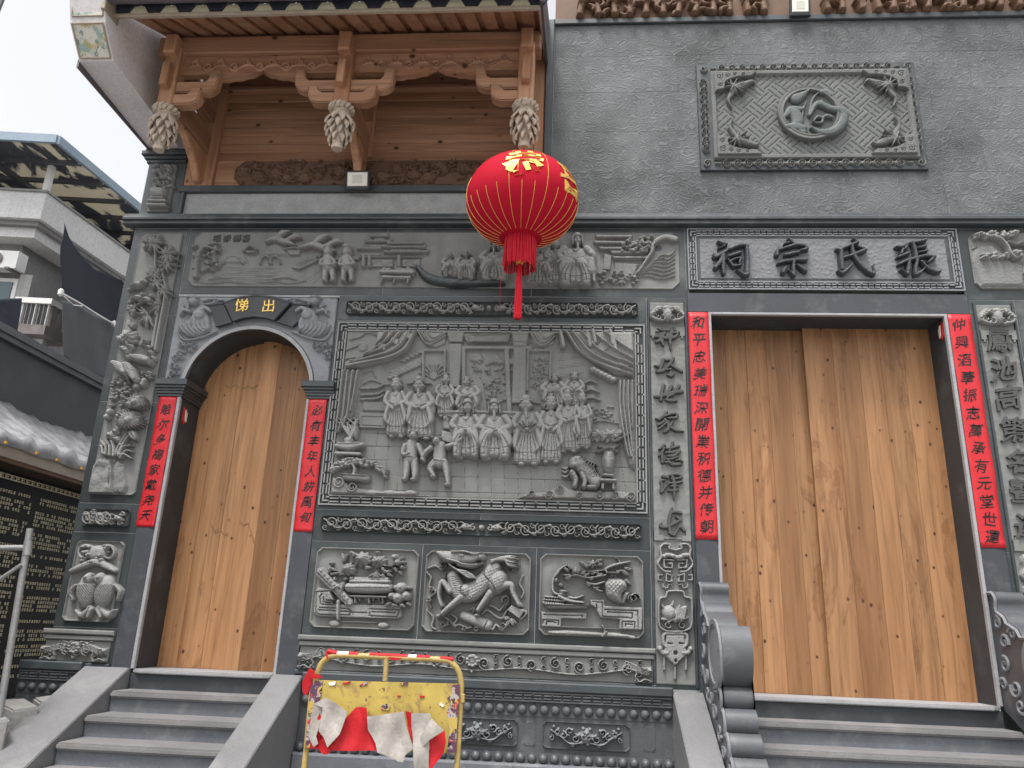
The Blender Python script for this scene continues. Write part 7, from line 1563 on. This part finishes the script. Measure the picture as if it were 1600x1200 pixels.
# shade nets
M['net']=mottled('dark_navy_shade_net',(.030,.034,.046),.2,3,.85,.15,.2,90); M['net2']=mottled('grey_mesh_net',(.085,.09,.10),.25,2.5,.8,.2,.2,90,streak=.2)
def net(name,label,P,mat,y0,y1,amp,seed):
    xs=[p[0] for p in P]; a,b=min(xs),max(xs)
    o=sheet(name,[(*at(px,py,y0+(y1-y0)*(px-a)/(b-a)),)[:1]+(y0+(y1-y0)*(px-a)/(b-a),)+(at(px,py,y0+(y1-y0)*(px-a)/(b-a))[1],) for px,py in P],M[mat],None,amp,8,seed,.006,(.3,-1,0),5.); return o
tag(net('shade_net','',[(98,346),(105,366),(116,385),(131,405),(149,422),(166,431),(184,436),(200,437),(186,507),(176,503),(97,459),(94,455)],'net',2.55,5.2,.05,1),'big dark navy shade net hanging in a curve from the apartment parapet','net','shade nets')
tag(net('shade_net','',[(97,470),(125,480),(150,492),(182,508),(176,560),(165,592),(135,578),(112,566),(100,556)],'net2',2.3,4.4,.06,2),'greyish mesh net hanging in folds below the white clothes rail','net','shade nets')
tag(net('shade_net','',[(-8,466),(33,465),(31,490),(25,520),(-8,508)],'net',1.7,2.0,.03,3),'dark navy net hanging left of the little slatted balcony','net','shade nets')
cr=thing('clothes_rail','thin white clothes rail running past the dark shade net','rail',P3(136,480,3.))
pr_=[(95,457,2.35),(127,475,2.9),(155,493,3.5),(178,506,4.1)]
MB().tube([P3(*p) for p in pr_],.012,8).obj('rail_tube',M['white'],cr,smooth=True)
for p in (pr_[0],pr_[-1]): c_=P3(*p); MB().lathe([(.015,-.05),(.035,-.03),(.035,.03),(.015,.05)],c_,10).obj('rail_knob',M['white'],cr,smooth=True)
MB().tube([P3(100,463,2.4),P3(115,477,2.7),P3(128,478,2.9)],.009,6).obj('rail_wire',M['white'],cr)
# scaffold, stones, cable
M['galv']=mottled('galvanised_tube',(.33,.33,.33),.15,8,.45,.4,.05,60,metal=.3)
sf=thing('scaffold_frame','grey steel scaffold tubes standing in front of the black inscribed wall','scaffold',(-3.95,-.9,GZ))
T0=np.array(P3(47,826,-.9)); T1=np.array(P3(5,1080,-.9)); dn=T1+(T1-T0)*((GZ-T1[2])/(T1[2]-T0[2]))
MB().tube([tuple(T0),tuple(dn)],.024,12).obj('upright',M['galv'],sf,smooth=True); MB().tube([P3(-120,858,-.9),P3(43,856,-.9)],.022,12).obj('cross_tube',M['galv'],sf,smooth=True); MB().tube([P3(-60,945,-.93),P3(34,882,-.93)],.014,10).obj('brace',M['galv'],sf,smooth=True)
MB().tube([tuple(np.array(P3(43,852,-.9))+np.array((0,0,.03))),tuple(np.array(P3(42,868,-.9)))],.030,12).obj('clamp',M['galv'],sf,smooth=True)
bt_=np.array(P3(-120,858,-.9)); MB().tube([tuple(bt_),(bt_[0],-.9,GZ)],.024,12).obj('upright',M['galv'],sf,smooth=True)
M['rub']=mottled('rough_grey_block',(.30,.29,.28),.12,4,.85,.2,.3,40,dust=.2)
def stone(label,P,zd,y0,yd,seed):
    w=[P3(x,y,yy) for (x,y),yy in zip(P,yd)]; zt_=sum(p[2] for p in w)/4; m=MB(); m.add([(p[0],p[1],p[2]) for p in w]+[(p[0]*1.0,p[1],zd) for p in w],[(3,2,1,0),(4,5,6,7),(0,1,5,4),(1,2,6,5),(2,3,7,6),(3,0,4,7)])
    o=m.obj('stone_block',M['rub'],None,bev=.012); tag(o,label,'stone','loose stone blocks'); return o
stone('large loose grey stone block leaning beside the ramp, below the inscribed wall',[(-12,1093),(40,1091),(63,1104),(20,1110)],GZ,0,(-.35,-.30,-.62,-.70),1)
stone('smaller pale stone block at the very left edge',[(-14,1118),(8,1117),(16,1123),(-10,1126)],GZ,0,(-.80,-.80,-.98,-1.0),2)
stone('thin grey stone piece lying between the big block and the bead row',[(52,1090),(86,1085),(76,1096),(62,1097)],.70,0,(-.22,-.20,-.42,-.42),3)
o=MB().tube([P3(-40,110,-1.),P3(6,-6,-1.),P3(30,-70,-1.)],.018,8).obj('overhead_cable',M['steel'],None,smooth=True); tag(o,'thick grey cable crossing the top left corner of the sky','cable')
